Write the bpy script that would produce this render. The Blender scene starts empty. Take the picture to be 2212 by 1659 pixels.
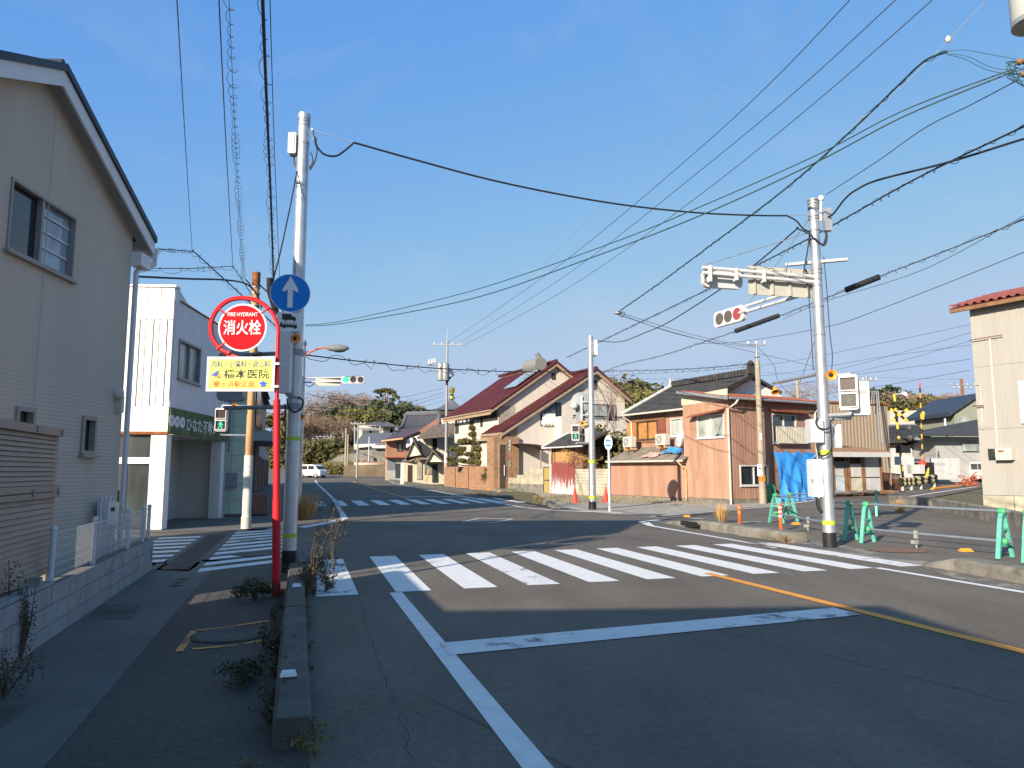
import bpy, bmesh, math, random
from mathutils import Vector, Matrix
random.seed(7)
SC = bpy.context.scene
COL = SC.collection
R_ = math.radians

# ---------------------------------------------------------------- camera
EYE = 1.55
cam_d = bpy.data.cameras.new('camera'); cam = bpy.data.objects.new('camera', cam_d); COL.objects.link(cam)
FPX, HZ = 1600.0, 1018.0                      # focal length and horizon row, in units of a 2212 px wide picture
TILT = math.atan((HZ - 829.5) / FPX)
cam_d.sensor_fit = 'HORIZONTAL'; cam_d.sensor_width = 36.0; cam_d.lens = 36.0 * FPX / 2212.0
cam_d.clip_start = 0.05; cam_d.clip_end = 6000
cam.location = (0, 0, EYE); cam.rotation_euler = (math.pi / 2 + TILT, 0, 0)
SC.camera = cam

# ---------------------------------------------------------------- sky, sun, exposure
SUN_AZ, SUN_EL = 34.0, 21.0                   # shadows run 34 deg right of straight ahead
wd = bpy.data.worlds.new('World'); SC.world = wd; wd.use_nodes = True
wn = wd.node_tree.nodes; wl = wd.node_tree.links
for n in list(wn): wn.remove(n)
wo = wn.new('ShaderNodeOutputWorld'); wb = wn.new('ShaderNodeBackground'); sky = wn.new('ShaderNodeTexSky')
sky.sky_type = 'NISHITA'; sky.sun_disc = False
sky.sun_elevation = R_(SUN_EL); sky.sun_rotation = R_(180 + SUN_AZ)
sky.altitude = 0; sky.air_density = 1.0; sky.dust_density = 1.0; sky.ozone_density = 3.5
wb.inputs['Strength'].default_value = 0.15
# even out the sky's brightness range the way a camera's tone curve does, channel by channel
sep = wn.new('ShaderNodeSeparateColor'); comb = wn.new('ShaderNodeCombineColor'); wl.new(sky.outputs['Color'], sep.inputs[0])
for ch, (k, g, top) in enumerate(((.183, 1.0, .46), (.296, .545, .60), (.305, 1.0, .81))):
    pw = wn.new('ShaderNodeMath'); pw.operation = 'POWER'; pw.inputs[1].default_value = g; wl.new(sep.outputs[ch], pw.inputs[0])
    mu = wn.new('ShaderNodeMath'); mu.operation = 'MULTIPLY'; mu.inputs[1].default_value = k; wl.new(pw.outputs[0], mu.inputs[0])
    sm = wn.new('ShaderNodeMath'); sm.operation = 'SMOOTH_MIN'; sm.inputs[1].default_value = top; sm.inputs[2].default_value = .12; wl.new(mu.outputs[0], sm.inputs[0])
    ex = wn.new('ShaderNodeMath'); ex.operation = 'SUBTRACT'; ex.inputs[1].default_value = 7.0; wl.new(sep.outputs[ch], ex.inputs[0])
    mx = wn.new('ShaderNodeMath'); mx.operation = 'MAXIMUM'; mx.inputs[1].default_value = 0; wl.new(ex.outputs[0], mx.inputs[0])
    ad = wn.new('ShaderNodeMath'); ad.operation = 'MULTIPLY_ADD'; ad.inputs[1].default_value = .07; wl.new(mx.outputs[0], ad.inputs[0]); wl.new(sm.outputs[0], ad.inputs[2]); sm = ad
    sc_ = wn.new('ShaderNodeMath'); sc_.operation = 'MULTIPLY'; sc_.inputs[1].default_value = 1 / (.15 * 2 ** 1.05); wl.new(sm.outputs[0], sc_.inputs[0]); wl.new(sc_.outputs[0], comb.inputs[ch])
tc = wn.new('ShaderNodeTexCoord'); mp_ = wn.new('ShaderNodeMapping'); mp_.inputs['Scale'].default_value = (1.6, 1.1, 3.2); mp_.inputs['Rotation'].default_value = (.3, .5, .9); wl.new(tc.outputs['Generated'], mp_.inputs['Vector'])
cn = wn.new('ShaderNodeTexNoise'); cn.inputs['Scale'].default_value = 1.7; cn.inputs['Detail'].default_value = 7; cn.inputs['Roughness'].default_value = .62; cn.inputs['Distortion'].default_value = .6; wl.new(mp_.outputs[0], cn.inputs['Vector'])
cr_ = wn.new('ShaderNodeMapRange'); cr_.inputs['From Min'].default_value = .52; cr_.inputs['From Max'].default_value = .85; cr_.inputs['To Max'].default_value = .26; wl.new(cn.outputs['Fac'], cr_.inputs['Value'])
cm = wn.new('ShaderNodeMix'); cm.data_type = 'RGBA'; wl.new(cr_.outputs[0], cm.inputs[0]); wl.new(comb.outputs[0], cm.inputs[6]); cm.inputs[7].default_value = tuple(x / (.15 * 2 ** 1.05) for x in (.60, .68, .80)) + (1,)
wl.new(cm.outputs[2], wb.inputs['Color']); wl.new(wb.outputs[0], wo.inputs['Surface'])
sd = bpy.data.lights.new('sun', 'SUN'); sd.energy = 4.3; sd.angle = R_(0.53); sd.color = (1.0, 0.87, 0.70)
sun = bpy.data.objects.new('sun', sd); COL.objects.link(sun)
sdir = Vector((math.sin(R_(SUN_AZ)) * math.cos(R_(SUN_EL)), math.cos(R_(SUN_AZ)) * math.cos(R_(SUN_EL)), -math.sin(R_(SUN_EL))))
sun.rotation_euler = sdir.to_track_quat('-Z', 'Y').to_euler(); sun.location = (-30, -40, 30)
SC.view_settings.view_transform = 'Standard'; SC.view_settings.look = 'None'
SC.view_settings.exposure = 1.05; SC.view_settings.gamma = 1.0

# ---------------------------------------------------------------- surveying helpers
_c, _s = math.cos(TILT), math.sin(TILT)
def ray(u, v):
    x = (u - 1106) / FPX; y = (829.5 - v) / FPX
    return Vector((x, _c - y * _s, _s + y * _c))
def AT(u, v, Y):
    d = ray(u, v); p = d * (Y / d.y); p.z += EYE; return p
def G(u, v, z=0.0):
    d = ray(u, v); p = d * ((z - EYE) / d.z); p.z = z; return p
FR = {'A': (0, 150, 1.8429), 'B': (0, 1450, 1.659), 'C': (500, 1000, 1.65875), 'D': (700, 1050, 2.37), 'E': (0, 2250, 1.58), 'F': (1000, 400, 2.074),
      '1': (1200, 1400, 2.5529), '2': (1700, 1350, 2.37), '3': (2200, 1450, 2.5525), '4': (2800, 1450, 2.37), '5': (3300, 1450, 2.074),
      '6': (2700, 750, 1.951), '7': (3600, 0, 2.764), '8': (2600, 1900, 1.4786), 'K1': (1050, 1900, 1.8433), 'K3': (500, 2000, 2.765),
      'K4': (3700, 1000, 1.276), 'K5': (850, 1600, 2.37), 'K6': (0, 1600, 2.764), 'P': (0, 0, 0.54004)}
def Z(f, x, y):
    a, b, s = FR[f]; return ((a + x / s) * .54004, (b + y / s) * .54004)
class Frame:
    """ground axes of a plot: l runs ang degrees right of straight ahead, d to the right of l"""
    def __init__(self, x, y, ang, z=0.0):
        self.o = Vector((x, y, z)); a = R_(ang); self.ang = a
        self.l = Vector((math.sin(a), math.cos(a), 0)); self.d = Vector((math.cos(a), -math.sin(a), 0))
    def p(self, l, d, z=0.0): return self.o + self.l * l + self.d * d + Vector((0, 0, z))
    def st(self, q): v = Vector((q[0], q[1], 0)) - Vector((self.o.x, self.o.y, 0)); return v.dot(self.l), v.dot(self.d)
    def hit(self, uv, d=0.0):
        r = ray(*uv); n = self.d; k = (self.o.dot(n) + d) / r.dot(n) if True else 0
        p = r * k; p.z += EYE; return (p - self.o).dot(self.l), p.z - self.o.z
    def hitl(self, uv, l=0.0):
        r = ray(*uv); n = self.l; k = (Vector((self.o.x, self.o.y, 0)).dot(n) + l) / r.dot(n)
        p = r * k; p.z += EYE; return (p - self.o).dot(self.d), p.z - self.o.z
RD = Frame(0, 0, -16.2)                        # main road: l along it, d across it to the right
def gz(x, y):
    s, t = RD.st((x, y))
    return .006 * min(max(s - 30, 0), 50) + .03 * min(max(s - 80, 0), 60) + .02 * min(max(t - 19, 0), 30)
def GZ(u, v):
    z = 0.0
    for _ in range(12):
        if v <= HZ + 1: break
        p = G(u, v, z); z = .5 * z + .5 * gz(p.x, p.y)
    p = G(u, v, z); return p

# ---------------------------------------------------------------- materials
MATS = {}
def nt(name):
    m = bpy.data.materials.new(name); m.use_nodes = True; t = m.node_tree
    return m, t, t.nodes, t.links, t.nodes['Principled BSDF']
def noise(N, L, scale, detail=4, vec=None, rough=.6):
    n = N.new('ShaderNodeTexNoise'); n.inputs['Scale'].default_value = scale; n.inputs['Detail'].default_value = detail; n.inputs['Roughness'].default_value = rough
    if vec is not None: L.new(vec, n.inputs['Vector'])
    return n.outputs['Fac']
def ramp(N, L, fac, stops):
    r = N.new('ShaderNodeValToRGB'); L.new(fac, r.inputs['Fac']); e = r.color_ramp.elements
    while len(e) < len(stops): e.new(.5)
    for k, (p, c) in enumerate(stops):
        e[k].position = p; e[k].color = (c[0], c[1], c[2], 1) if hasattr(c, '__len__') else (c, c, c, 1)
    return r.outputs['Color']
def mixc(N, L, fac, a, b, mode='MIX'):
    m = N.new('ShaderNodeMix'); m.data_type = 'RGBA'; m.blend_type = mode
    for s, i in ((fac, 0), (a, 6), (b, 7)):
        if hasattr(s, 'is_linked') or hasattr(s, 'links'): L.new(s, m.inputs[i])
        elif i == 0: m.inputs[0].default_value = s
        else: m.inputs[i].default_value = (s[0], s[1], s[2], 1)
    return m.outputs[2]
def mapped(N, L, scale):
    g = N.new('ShaderNodeNewGeometry'); m = N.new('ShaderNodeVectorMath'); m.operation = 'MULTIPLY'
    L.new(g.outputs['Position'], m.inputs[0]); m.inputs[1].default_value = scale; return m.outputs[0]
def bump(N, L, B, h, strength=.3, dist=.01):
    b = N.new('ShaderNodeBump'); b.inputs['Strength'].default_value = strength; b.inputs['Distance'].default_value = dist
    L.new(h, b.inputs['Height']); L.new(b.outputs[0], B.inputs['Normal'])
def mat(name, col, rough=.6, metal=0.0, var=.12, scale=2.5, bmp=.15, bscale=60, dirt=None, damt=.35, streak=False, spec=.35):
    if name in MATS: return MATS[name]
    m, t, N, L, B = nt(name)
    B.inputs['Roughness'].default_value = rough; B.inputs['Metallic'].default_value = metal; B.inputs['Specular IOR Level'].default_value = spec
    v = mapped(N, L, (scale, scale, scale * (.12 if streak else 1)))
    lo = [c * (1 - var) for c in col]; hi = [min(c * (1 + var), 1) for c in col]
    c = ramp(N, L, noise(N, L, 1.0, 6, v), [(.32, lo), (.68, hi)])
    if dirt:
        v2 = mapped(N, L, (scale * .7, scale * .7, scale * (.1 if streak else .7)))
        f = ramp(N, L, noise(N, L, 1.7, 7, v2, .7), [(.5, 0), (.5 + damt, 1)])
        c = mixc(N, L, f, c, dirt)
    L.new(c, B.inputs['Base Color'])
    if bmp: bump(N, L, B, noise(N, L, bscale, 3, mapped(N, L, (1, 1, 1))), bmp, .006)
    MATS[name] = m; return m
def ribmat(name, col, ang, pitch, dirt=None, depth=.5, rough=.65, var=.15, horiz=False, metal=0.0, damt=.3):
    """sheet with fine ribs (vertical unless horiz) on a wall that runs at ang"""
    if name in MATS: return MATS[name]
    m, t, N, L, B = nt(name); B.inputs['Roughness'].default_value = rough; B.inputs['Metallic'].default_value = metal
    g = N.new('ShaderNodeNewGeometry'); dp = N.new('ShaderNodeVectorMath'); dp.operation = 'DOT_PRODUCT'
    L.new(g.outputs['Position'], dp.inputs[0]); dp.inputs[1].default_value = (0, 0, 1) if horiz else (math.sin(R_(ang)), math.cos(R_(ang)), 0)
    mu = N.new('ShaderNodeMath'); mu.operation = 'MULTIPLY'; L.new(dp.outputs['Value'], mu.inputs[0]); mu.inputs[1].default_value = 2 * math.pi / pitch
    si = N.new('ShaderNodeMath'); si.operation = 'SINE'; L.new(mu.outputs[0], si.inputs[0])
    lo = [c * (1 - var) for c in col]; hi = [min(1, c * (1 + var)) for c in col]
    c = ramp(N, L, noise(N, L, 1, 6, mapped(N, L, (2.2, 2.2, .25))), [(.3, lo), (.7, hi)])
    if dirt:
        f = ramp(N, L, noise(N, L, 1.3, 8, mapped(N, L, (2.0, 2.0, .35)), .72), [(.46, 0), (.46 + damt, 1)])
        c = mixc(N, L, f, c, dirt)
    L.new(c, B.inputs['Base Color']); bump(N, L, B, si.outputs[0], depth, .02)
    MATS[name] = m; return m
def emat(name, col, strength):
    if name in MATS: return MATS[name]
    m, t, N, L, B = nt(name); B.inputs['Base Color'].default_value = (*[c * .25 for c in col], 1); B.inputs['Roughness'].default_value = .4
    B.inputs['Emission Color'].default_value = (*col, 1); B.inputs['Emission Strength'].default_value = strength
    MATS[name] = m; return m
def glassmat(name, col=(.02, .025, .03), rough=.06):
    if name in MATS: return MATS[name]
    m, t, N, L, B = nt(name); B.inputs['Roughness'].default_value = rough; B.inputs['Specular IOR Level'].default_value = .8
    c = ramp(N, L, noise(N, L, 1.5, 2, mapped(N, L, (1, 1, .4))), [(.35, [x * .6 for x in col]), (.65, [x * 1.3 for x in col])]); L.new(c, B.inputs['Base Color'])
    MATS[name] = m; return m
def asphalt(name, col=(.130, .114, .095), dark=.6):
    m, t, N, L, B = nt(name); B.inputs['Roughness'].default_value = .88; B.inputs['Specular IOR Level'].default_value = .3
    big = noise(N, L, .22, 5, mapped(N, L, (1, 1, 1)), .6)
    c = ramp(N, L, big, [(.3, [x * .8 for x in col]), (.7, [x * 1.2 for x in col])])
    fine = noise(N, L, 90, 2, mapped(N, L, (1, 1, 1)))
    c = mixc(N, L, .55, c, ramp(N, L, fine, [(.35, (.25, .25, .25)), (.65, (.8, .79, .77))]), 'OVERLAY')
    mid = noise(N, L, 14, 6, mapped(N, L, (1, 1, 1)), .75)
    c = mixc(N, L, .5, c, ramp(N, L, mid, [(.3, (.28, .28, .28)), (.7, (.74, .73, .72))]), 'OVERLAY')
    trk = noise(N, L, 1.0, 4, mapped(N, L, (1.1, .32, 1)), .6)
    c = mixc(N, L, .35, c, ramp(N, L, trk, [(.35, (.32, .32, .32)), (.65, (.66, .66, .65))]), 'OVERLAY')
    gr = noise(N, L, 150, 1, mapped(N, L, (1, 1, 1)))
    c = mixc(N, L, ramp(N, L, gr, [(.66, 0), (.74, .35)]), c, (.2, .19, .18))
    # wheel-path and patch tone, cracks
    vo = N.new('ShaderNodeTexVoronoi'); vo.feature = 'DISTANCE_TO_EDGE'; vo.inputs['Scale'].default_value = .16
    wv = N.new('ShaderNodeVectorMath'); wv.operation = 'ADD'; L.new(mapped(N, L, (1, 1, 1)), wv.inputs[0])
    ns = N.new('ShaderNodeTexNoise'); ns.inputs['Scale'].default_value = .9; ns.inputs['Detail'].default_value = 5; L.new(ns.outputs['Color'], wv.inputs[1]); L.new(wv.outputs[0], vo.inputs['Vector'])
    cr = ramp(N, L, vo.outputs['Distance'], [(.0, 1), (.0022, 0)])
    msk = ramp(N, L, noise(N, L, .35, 3, mapped(N, L, (1, 1, 1))), [(.5, 0), (.6, 1)])
    mm = N.new('ShaderNodeMath'); mm.operation = 'MULTIPLY'; L.new(cr, mm.inputs[0]); L.new(msk, mm.inputs[1])
    m2 = N.new('ShaderNodeMath'); m2.operation = 'MULTIPLY'; L.new(mm.outputs[0], m2.inputs[0]); m2.inputs[1].default_value = dark
    c = mixc(N, L, m2.outputs[0], c, (.02, .02, .02))
    L.new(c, B.inputs['Base Color']); bump(N, L, B, fine, .5, .006)
    MATS[name] = m; return m
def roadpaint(name, col, wear=.5):
    m, t, N, L, B = nt(name); B.inputs['Roughness'].default_value = .75
    v = mapped(N, L, (1, 1, 1))
    w = noise(N, L, .9, 8, v, .78)
    f = ramp(N, L, w, [(wear, 0), (wear + .05, 1)])
    fine = ramp(N, L, noise(N, L, 45, 3, v), [(.3, .35), (.6, 1)])
    mm = N.new('ShaderNodeMath'); mm.operation = 'MULTIPLY'; L.new(f, mm.inputs[0]); L.new(fine, mm.inputs[1])
    tint = ramp(N, L, noise(N, L, 6, 5, v), [(.3, [x * .84 for x in col]), (.65, col)])
    c = mixc(N, L, mm.outputs[0], tint, (.075, .073, .07))
    L.new(c, B.inputs['Base Color']); bump(N, L, B, noise(N, L, 90, 2, v), .3, .004)
    MATS[name] = m; return m
asphalt('asphalt'); asphalt('asphalt_walk', (.078, .071, .062), .3); asphalt('asphalt_side', (.135, .118, .098))
roadpaint('paint_white', (.74, .735, .72), .66); roadpaint('paint_worn', (.72, .715, .70), .55); roadpaint('paint_orange', (.78, .32, .04), .66); roadpaint('paint_faint', (.5, .48, .45), .42); roadpaint('paint_yellow_old', (.6, .27, .06), .53)
M = lambda n: MATS[n] if isinstance(n, str) else n
mat('galv', (.48, .50, .52), .42, .7, .14, 6, .1, 25)
mat('galv_dull', (.27, .285, .295), .55, .35, .12, 8, .1, 40)
mat('white_metal', (.52, .525, .53), .4, 0, .06, 3, .03, 30)
mat('plastic_white', (.60, .60, .60), .45, 0, .05, 5, .03, 30)
mat('plastic_cream', (.52, .49, .41), .5, 0, .06, 5, .03, 30)
mat('black', (.015, .015, .017), .5, 0, .2, 6, .05)
mat('cable', (.018, .019, .022), .6, 0, .1, 3, 0)
mat('cable_grey', (.06, .065, .07), .6, 0, .1, 3, 0)
mat('red_paint', (.55, .012, .02), .5, 0, .1, 4, .04, 20)
mat('sign_red', (.62, .012, .018), .85, 0, .05, 5, 0, spec=.1)
mat('sign_blue', (.015, .20, .62), .7, 0, .05, 5, 0, spec=.2)
mat('sign_white', (.72, .73, .74), .8, 0, .05, 6, 0, spec=.1)
mat('sign_yellow', (.66, .70, .17), .85, 0, .06, 4, 0, spec=.1)
mat('navy_ink', (.03, .05, .20), .6, 0, .05, 5, 0)
mat('red_ink', (.62, .09, .03), .6, 0, .05, 5, 0)
mat('blue_ink', (.02, .09, .50), .6, 0, .05, 5, 0)
mat('dark_ink', (.03, .035, .03), .6, 0, .05, 5, 0)
mat('orange_plastic', (.75, .28, .02), .45, 0, .1, 6, .03)
mat('cone_red', (.70, .05, .03), .5, 0, .1, 6, .05)
mat('lime_band', (.38, .50, .03), .6, 0, .1, 6, .03)
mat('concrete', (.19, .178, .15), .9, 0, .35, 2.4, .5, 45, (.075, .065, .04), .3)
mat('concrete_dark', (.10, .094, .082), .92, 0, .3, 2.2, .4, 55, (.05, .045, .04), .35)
mat('concrete_walk', (.135, .13, .12), .92, 0, .16, 1.1, .3, 70, (.11, .105, .095), .45)
mat('block_grey', (.30, .305, .30), .92, 0, .14, 2.0, .3, 55, (.13, .125, .11), .45)
mat('block_old', (.42, .39, .30), .92, 0, .18, 2.0, .3, 40, (.17, .15, .10), .4)
mat('mortar', (.16, .16, .155), .95, 0, .1, 4, .1)
mat('rust', (.24, .085, .03), .85, 0, .4, 5, .3, 40, (.09, .03, .015), .3)
mat('steel_grate', (.075, .055, .045), .7, .4, .3, 3, .2, 40)
mat('soil', (.15, .115, .075), .95, 0, .3, .7, .5, 30, (.09, .085, .04), .35)
mat('gravel', (.36, .33, .28), .95, 0, .3, 2.5, .7, 60, (.2, .17, .12), .35)
mat('terrain', (.13, .115, .06), .95, 0, .35, .25, .4, 8, (.06, .065, .03), .4)
mat('bark', (.12, .085, .06), .9, 0, .3, 6, .5, 30)
mat('twig', (.22, .17, .14), .9, 0, .2, 4, 0)
mat('dark_void', (.012, .012, .013), .9, 0, .3, 3, 0)
mat('tile_black', (.05, .05, .052), .85, 0, .35, 2.2, .15, 30)
mat('tile_red', (.085, .022, .024), .45, 0, .25, 2.0, .1, 30)
mat('wood_brown', (.20, .105, .055), .7, 0, .25, 3, .2, 40)
mat('wood_dark', (.06, .04, .03), .75, 0, .3, 3, .2, 40)
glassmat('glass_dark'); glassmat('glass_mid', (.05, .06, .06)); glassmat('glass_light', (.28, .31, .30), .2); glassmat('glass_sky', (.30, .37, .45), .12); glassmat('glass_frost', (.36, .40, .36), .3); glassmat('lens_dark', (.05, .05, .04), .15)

# ---------------------------------------------------------------- mesh builder
class MB:
    def __init__(self): self.v = []; self.f = []
    def add(self, vs, fs):
        b = len(self.v); self.v += [Vector(x) for x in vs]; self.f += [tuple(b + i for i in f) for f in fs]; return self
    def quad(self, *p): return self.add(p, [tuple(range(len(p)))])
    def hexa(self, p): return self.add(p, [(0, 3, 2, 1), (4, 5, 6, 7), (0, 1, 5, 4), (1, 2, 6, 5), (2, 3, 7, 6), (3, 0, 4, 7)])
    def fbox(self, fr, l0, l1, d0, d1, z0, z1):
        q = lambda z: [fr.p(l0, d0, z), fr.p(l0, d1, z), fr.p(l1, d1, z), fr.p(l1, d0, z)]
        return self.hexa(q(z0) + q(z1))
    def obox(self, c, e, n, w, dp, h):
        """box centred at c: width w along e, depth dp along n, height h"""
        u = Vector((0, 0, 1)) if abs(Vector(e).z) < .9 and abs(Vector(n).z) < .9 else Vector(e).cross(Vector(n)); c = Vector(c); e = Vector(e); n = Vector(n)
        q = lambda s: [c - e * w / 2 - n * dp / 2 + u * s, c + e * w / 2 - n * dp / 2 + u * s, c + e * w / 2 + n * dp / 2 + u * s, c - e * w / 2 + n * dp / 2 + u * s]
        return self.hexa(q(-h / 2) + q(h / 2))
    def prism(self, pts, vec):
        n = len(pts); vec = Vector(vec); a = [Vector(p) for p in pts]
        return self.add(a + [p + vec for p in a], [tuple(range(n))[::-1], tuple(range(n, 2 * n))] + [(i, (i + 1) % n, n + (i + 1) % n, n + i) for i in range(n)])
    def tube(self, p0, p1, r0, r1=None, n=8, caps=True):
        r1 = r0 if r1 is None else r1; p0 = Vector(p0); p1 = Vector(p1); ax = (p1 - p0)
        if ax.length < 1e-6: return self
        ax.normalize(); a = ax.orthogonal().normalized(); b = ax.cross(a)
        vs = [p + (a * math.cos(2 * math.pi * i / n) + b * math.sin(2 * math.pi * i / n)) * r for p, r in ((p0, r0), (p1, r1)) for i in range(n)]
        fs = [(i, (i + 1) % n, n + (i + 1) % n, n + i) for i in range(n)]
        if caps: fs += [tuple(range(n))[::-1], tuple(range(n, 2 * n))]
        return self.add(vs, fs)
    def path(self, pts, r, n=6, closed=False, caps=True):
        pts = [Vector(p) for p in pts]; m = len(pts); rings = []
        t0 = (pts[1] - pts[0]).normalized(); a = t0.orthogonal().normalized(); vs = []
        rr = r if hasattr(r, '__len__') else [r] * m
        for i, p in enumerate(pts):
            if closed: t = (pts[(i + 1) % m] - pts[i - 1])
            else: t = pts[min(i + 1, m - 1)] - pts[max(i - 1, 0)]
            if t.length < 1e-9: t = t0.copy()
            t.normalize(); a = (a - t * a.dot(t))
            if a.length < 1e-6: a = t.orthogonal()
            a.normalize(); b = t.cross(a)
            vs += [p + (a * math.cos(2 * math.pi * k / n) + b * math.sin(2 * math.pi * k / n)) * rr[i] for k in range(n)]
        fs = []
        for i in range(m if closed else m - 1):
            j = (i + 1) % m
            fs += [(i * n + k, i * n + (k + 1) % n, j * n + (k + 1) % n, j * n + k) for k in range(n)]
        if caps and not closed: fs += [tuple(range(n))[::-1], tuple(range((m - 1) * n, m * n))]
        return self.add(vs, fs)
    def disc(self, c, nrm, r, th, n=32, rx=None):
        nrm = Vector(nrm).normalized(); up = Vector((0, 0, 1)); e = up.cross(nrm)
        e = e.normalized() if e.length > 1e-4 else Vector((1, 0, 0)); u = nrm.cross(e)
        pts = [Vector(c) + e * math.cos(2 * math.pi * i / n) * (rx or r) + u * math.sin(2 * math.pi * i / n) * r for i in range(n)]
        return self.prism(pts, nrm * th)
    def lathe(self, base, prof, n=16, axis=(0, 0, 1)):
        ax = Vector(axis).normalized(); a = ax.orthogonal().normalized(); b = ax.cross(a); base = Vector(base); m = len(prof)
        vs = [base + ax * h + (a * math.cos(2 * math.pi * k / n) + b * math.sin(2 * math.pi * k / n)) * max(r, 1e-4) for r, h in prof for k in range(n)]
        fs = [(i * n + k, i * n + (k + 1) % n, (i + 1) * n + (k + 1) % n, (i + 1) * n + k) for i in range(m - 1) for k in range(n)]
        return self.add(vs, fs + [tuple(range(n))[::-1], tuple(range((m - 1) * n, m * n))])
    def ball(self, c, r, n=10, m=6, sq=(1, 1, 1)):
        c = Vector(c); vs = []; fs = []
        for i in range(m + 1):
            th = math.pi * i / m
            for k in range(n): vs.append(c + Vector((math.sin(th) * math.cos(2 * math.pi * k / n) * sq[0], math.sin(th) * math.sin(2 * math.pi * k / n) * sq[1], math.cos(th) * sq[2])) * r)
        for i in range(m): fs += [(i * n + k, (i + 1) * n + k, (i + 1) * n + (k + 1) % n, i * n + (k + 1) % n) for k in range(n)]
        return self.add(vs, fs)
    def mesh(self, name, base):
        me = bpy.data.meshes.new(name); me.from_pydata([tuple(p - base) for p in self.v], [], self.f); return me
    def build(self, name, m, parent=None, smooth=False, base=None):
        if parent is not None: base = ROOT[parent.name]
        elif base is None:
            xs = [p.x for p in self.v]; ys = [p.y for p in self.v]; base = Vector(((min(xs) + max(xs)) / 2, (min(ys) + max(ys)) / 2, min(p.z for p in self.v)))
        me = self.mesh(name, base); o = bpy.data.objects.new(name, me); COL.objects.link(o)
        me.materials.append(M(m) if isinstance(m, str) else m)
        if smooth:
            me.polygons.foreach_set('use_smooth', [True] * len(me.polygons)); me.set_sharp_from_angle(angle=R_(38))
        if parent is not None: o.parent = parent
        else: o.location = base
        ROOT[o.name] = base; return o
ROOT = {}
def tag(o, label=None, cat=None, group=None, kind=None):
    if label: o['label'] = label
    if cat: o['category'] = cat
    if group: o['group'] = group
    if kind: o['kind'] = kind
    return o
def thing(name, loc, label, cat, group=None):
    o = bpy.data.objects.new(name, None); COL.objects.link(o); o.location = loc; o.empty_display_size = .2
    ROOT[o.name] = Vector(loc); return tag(o, label, cat, group)
def inst(src_me, name, m4, parent):
    o = bpy.data.objects.new(name, src_me); COL.objects.link(o); o.parent = parent
    o.matrix_local = Matrix.Translation(-ROOT[parent.name]) @ m4; ROOT[o.name] = ROOT[parent.name]; return o
def basis(o, x, y, z):
    m = Matrix((x, y, z)).transposed().to_4x4(); m.translation = o; return m
def copy_tree(o, parent=None):
    c = o.copy(); COL.objects.link(c)
    if parent is not None: c.parent = parent
    for ch in list(o.children): copy_tree(ch, c)
    return c
def join_mesh(name, src, mats4, base):
    mb = MB(); vs = [v.co.copy() for v in src.vertices]; fs = [tuple(p.vertices) for p in src.polygons]
    for m4 in mats4: mb.add([m4 @ v for v in vs], fs)
    return mb
def sheet(name, pts, m, dz=0.0, parent=None, kind=None, is_st=False):
    """a flat polygon laid on the gently rising ground, cut where the ground bends"""
    bm = bmesh.new(); P3 = [RD.p(p[0], p[1]) if is_st else Vector((p[0], p[1], 0)) for p in pts]
    for p in P3: p.z = 0
    f = bm.faces.new([bm.verts.new(p) for p in P3]); bmesh.ops.triangulate(bm, faces=[f])
    for n, off in ((RD.l, 30), (RD.l, 80), (RD.l, 140), (RD.d, 19), (RD.d, 49)):
        bmesh.ops.bisect_plane(bm, geom=bm.verts[:] + bm.edges[:] + bm.faces[:], plane_co=n * off, plane_no=n)
    for v in bm.verts: v.co.z = gz(v.co.x, v.co.y) + dz
    bmesh.ops.recalc_face_normals(bm, faces=bm.faces[:])
    for f in bm.faces:
        if f.normal.z < 0: f.normal_flip()
    me = bpy.data.meshes.new(name); base = ROOT[parent.name] if parent is not None else Vector((0, 0, 0))
    for v in bm.verts: v.co -= base
    bm.to_mesh(me); bm.free(); me.materials.append(M(m) if isinstance(m, str) else m)
    o = bpy.data.objects.new(name, me); COL.objects.link(o)
    if parent is not None: o.parent = parent
    ROOT[o.name] = base
    if kind: o['kind'] = kind
    return o
# lettering, made once as flat meshes while the scene is still small
def text_me(body, size=1.0, thick=0.0, width=1.0):
    cu = bpy.data.curves.new('lettering', 'FONT'); cu.body = body; cu.size = size; cu.align_x = 'CENTER'; cu.align_y = 'CENTER'; cu.offset = thick; cu.resolution_u = 3
    o = bpy.data.objects.new('lettering', cu); COL.objects.link(o)
    me = bpy.data.meshes.new_from_object(o); bpy.data.objects.remove(o)
    xs = [v.co.x for v in me.vertices]; ys = [v.co.y for v in me.vertices]
    cx, cy = (min(xs) + max(xs)) / 2, (min(ys) + max(ys)) / 2
    for v in me.vertices: v.co.x = (v.co.x - cx) * width; v.co.y -= cy
    me['w'] = (max(xs) - min(xs)) * width; me['h'] = max(ys) - min(ys); return me
def lettering(body, c, e, up, w, h, m, parent, name='lettering', thick=0.0):
    """flat writing, w by h metres, centred at c, reading along e"""
    me = text_me(body, 1.0, thick); sx, sy = w / me['w'], h / me['h']; e = Vector(e); up = Vector(up)
    b = ROOT[parent.name]
    for v in me.vertices: v.co = Vector(c) + e * (v.co.x * sx) + up * (v.co.y * sy) - b
    me.materials.append(M(m)); o = bpy.data.objects.new(name, me); COL.objects.link(o); o.parent = parent; ROOT[o.name] = b; return o
UP = Vector((0, 0, 1))

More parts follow.
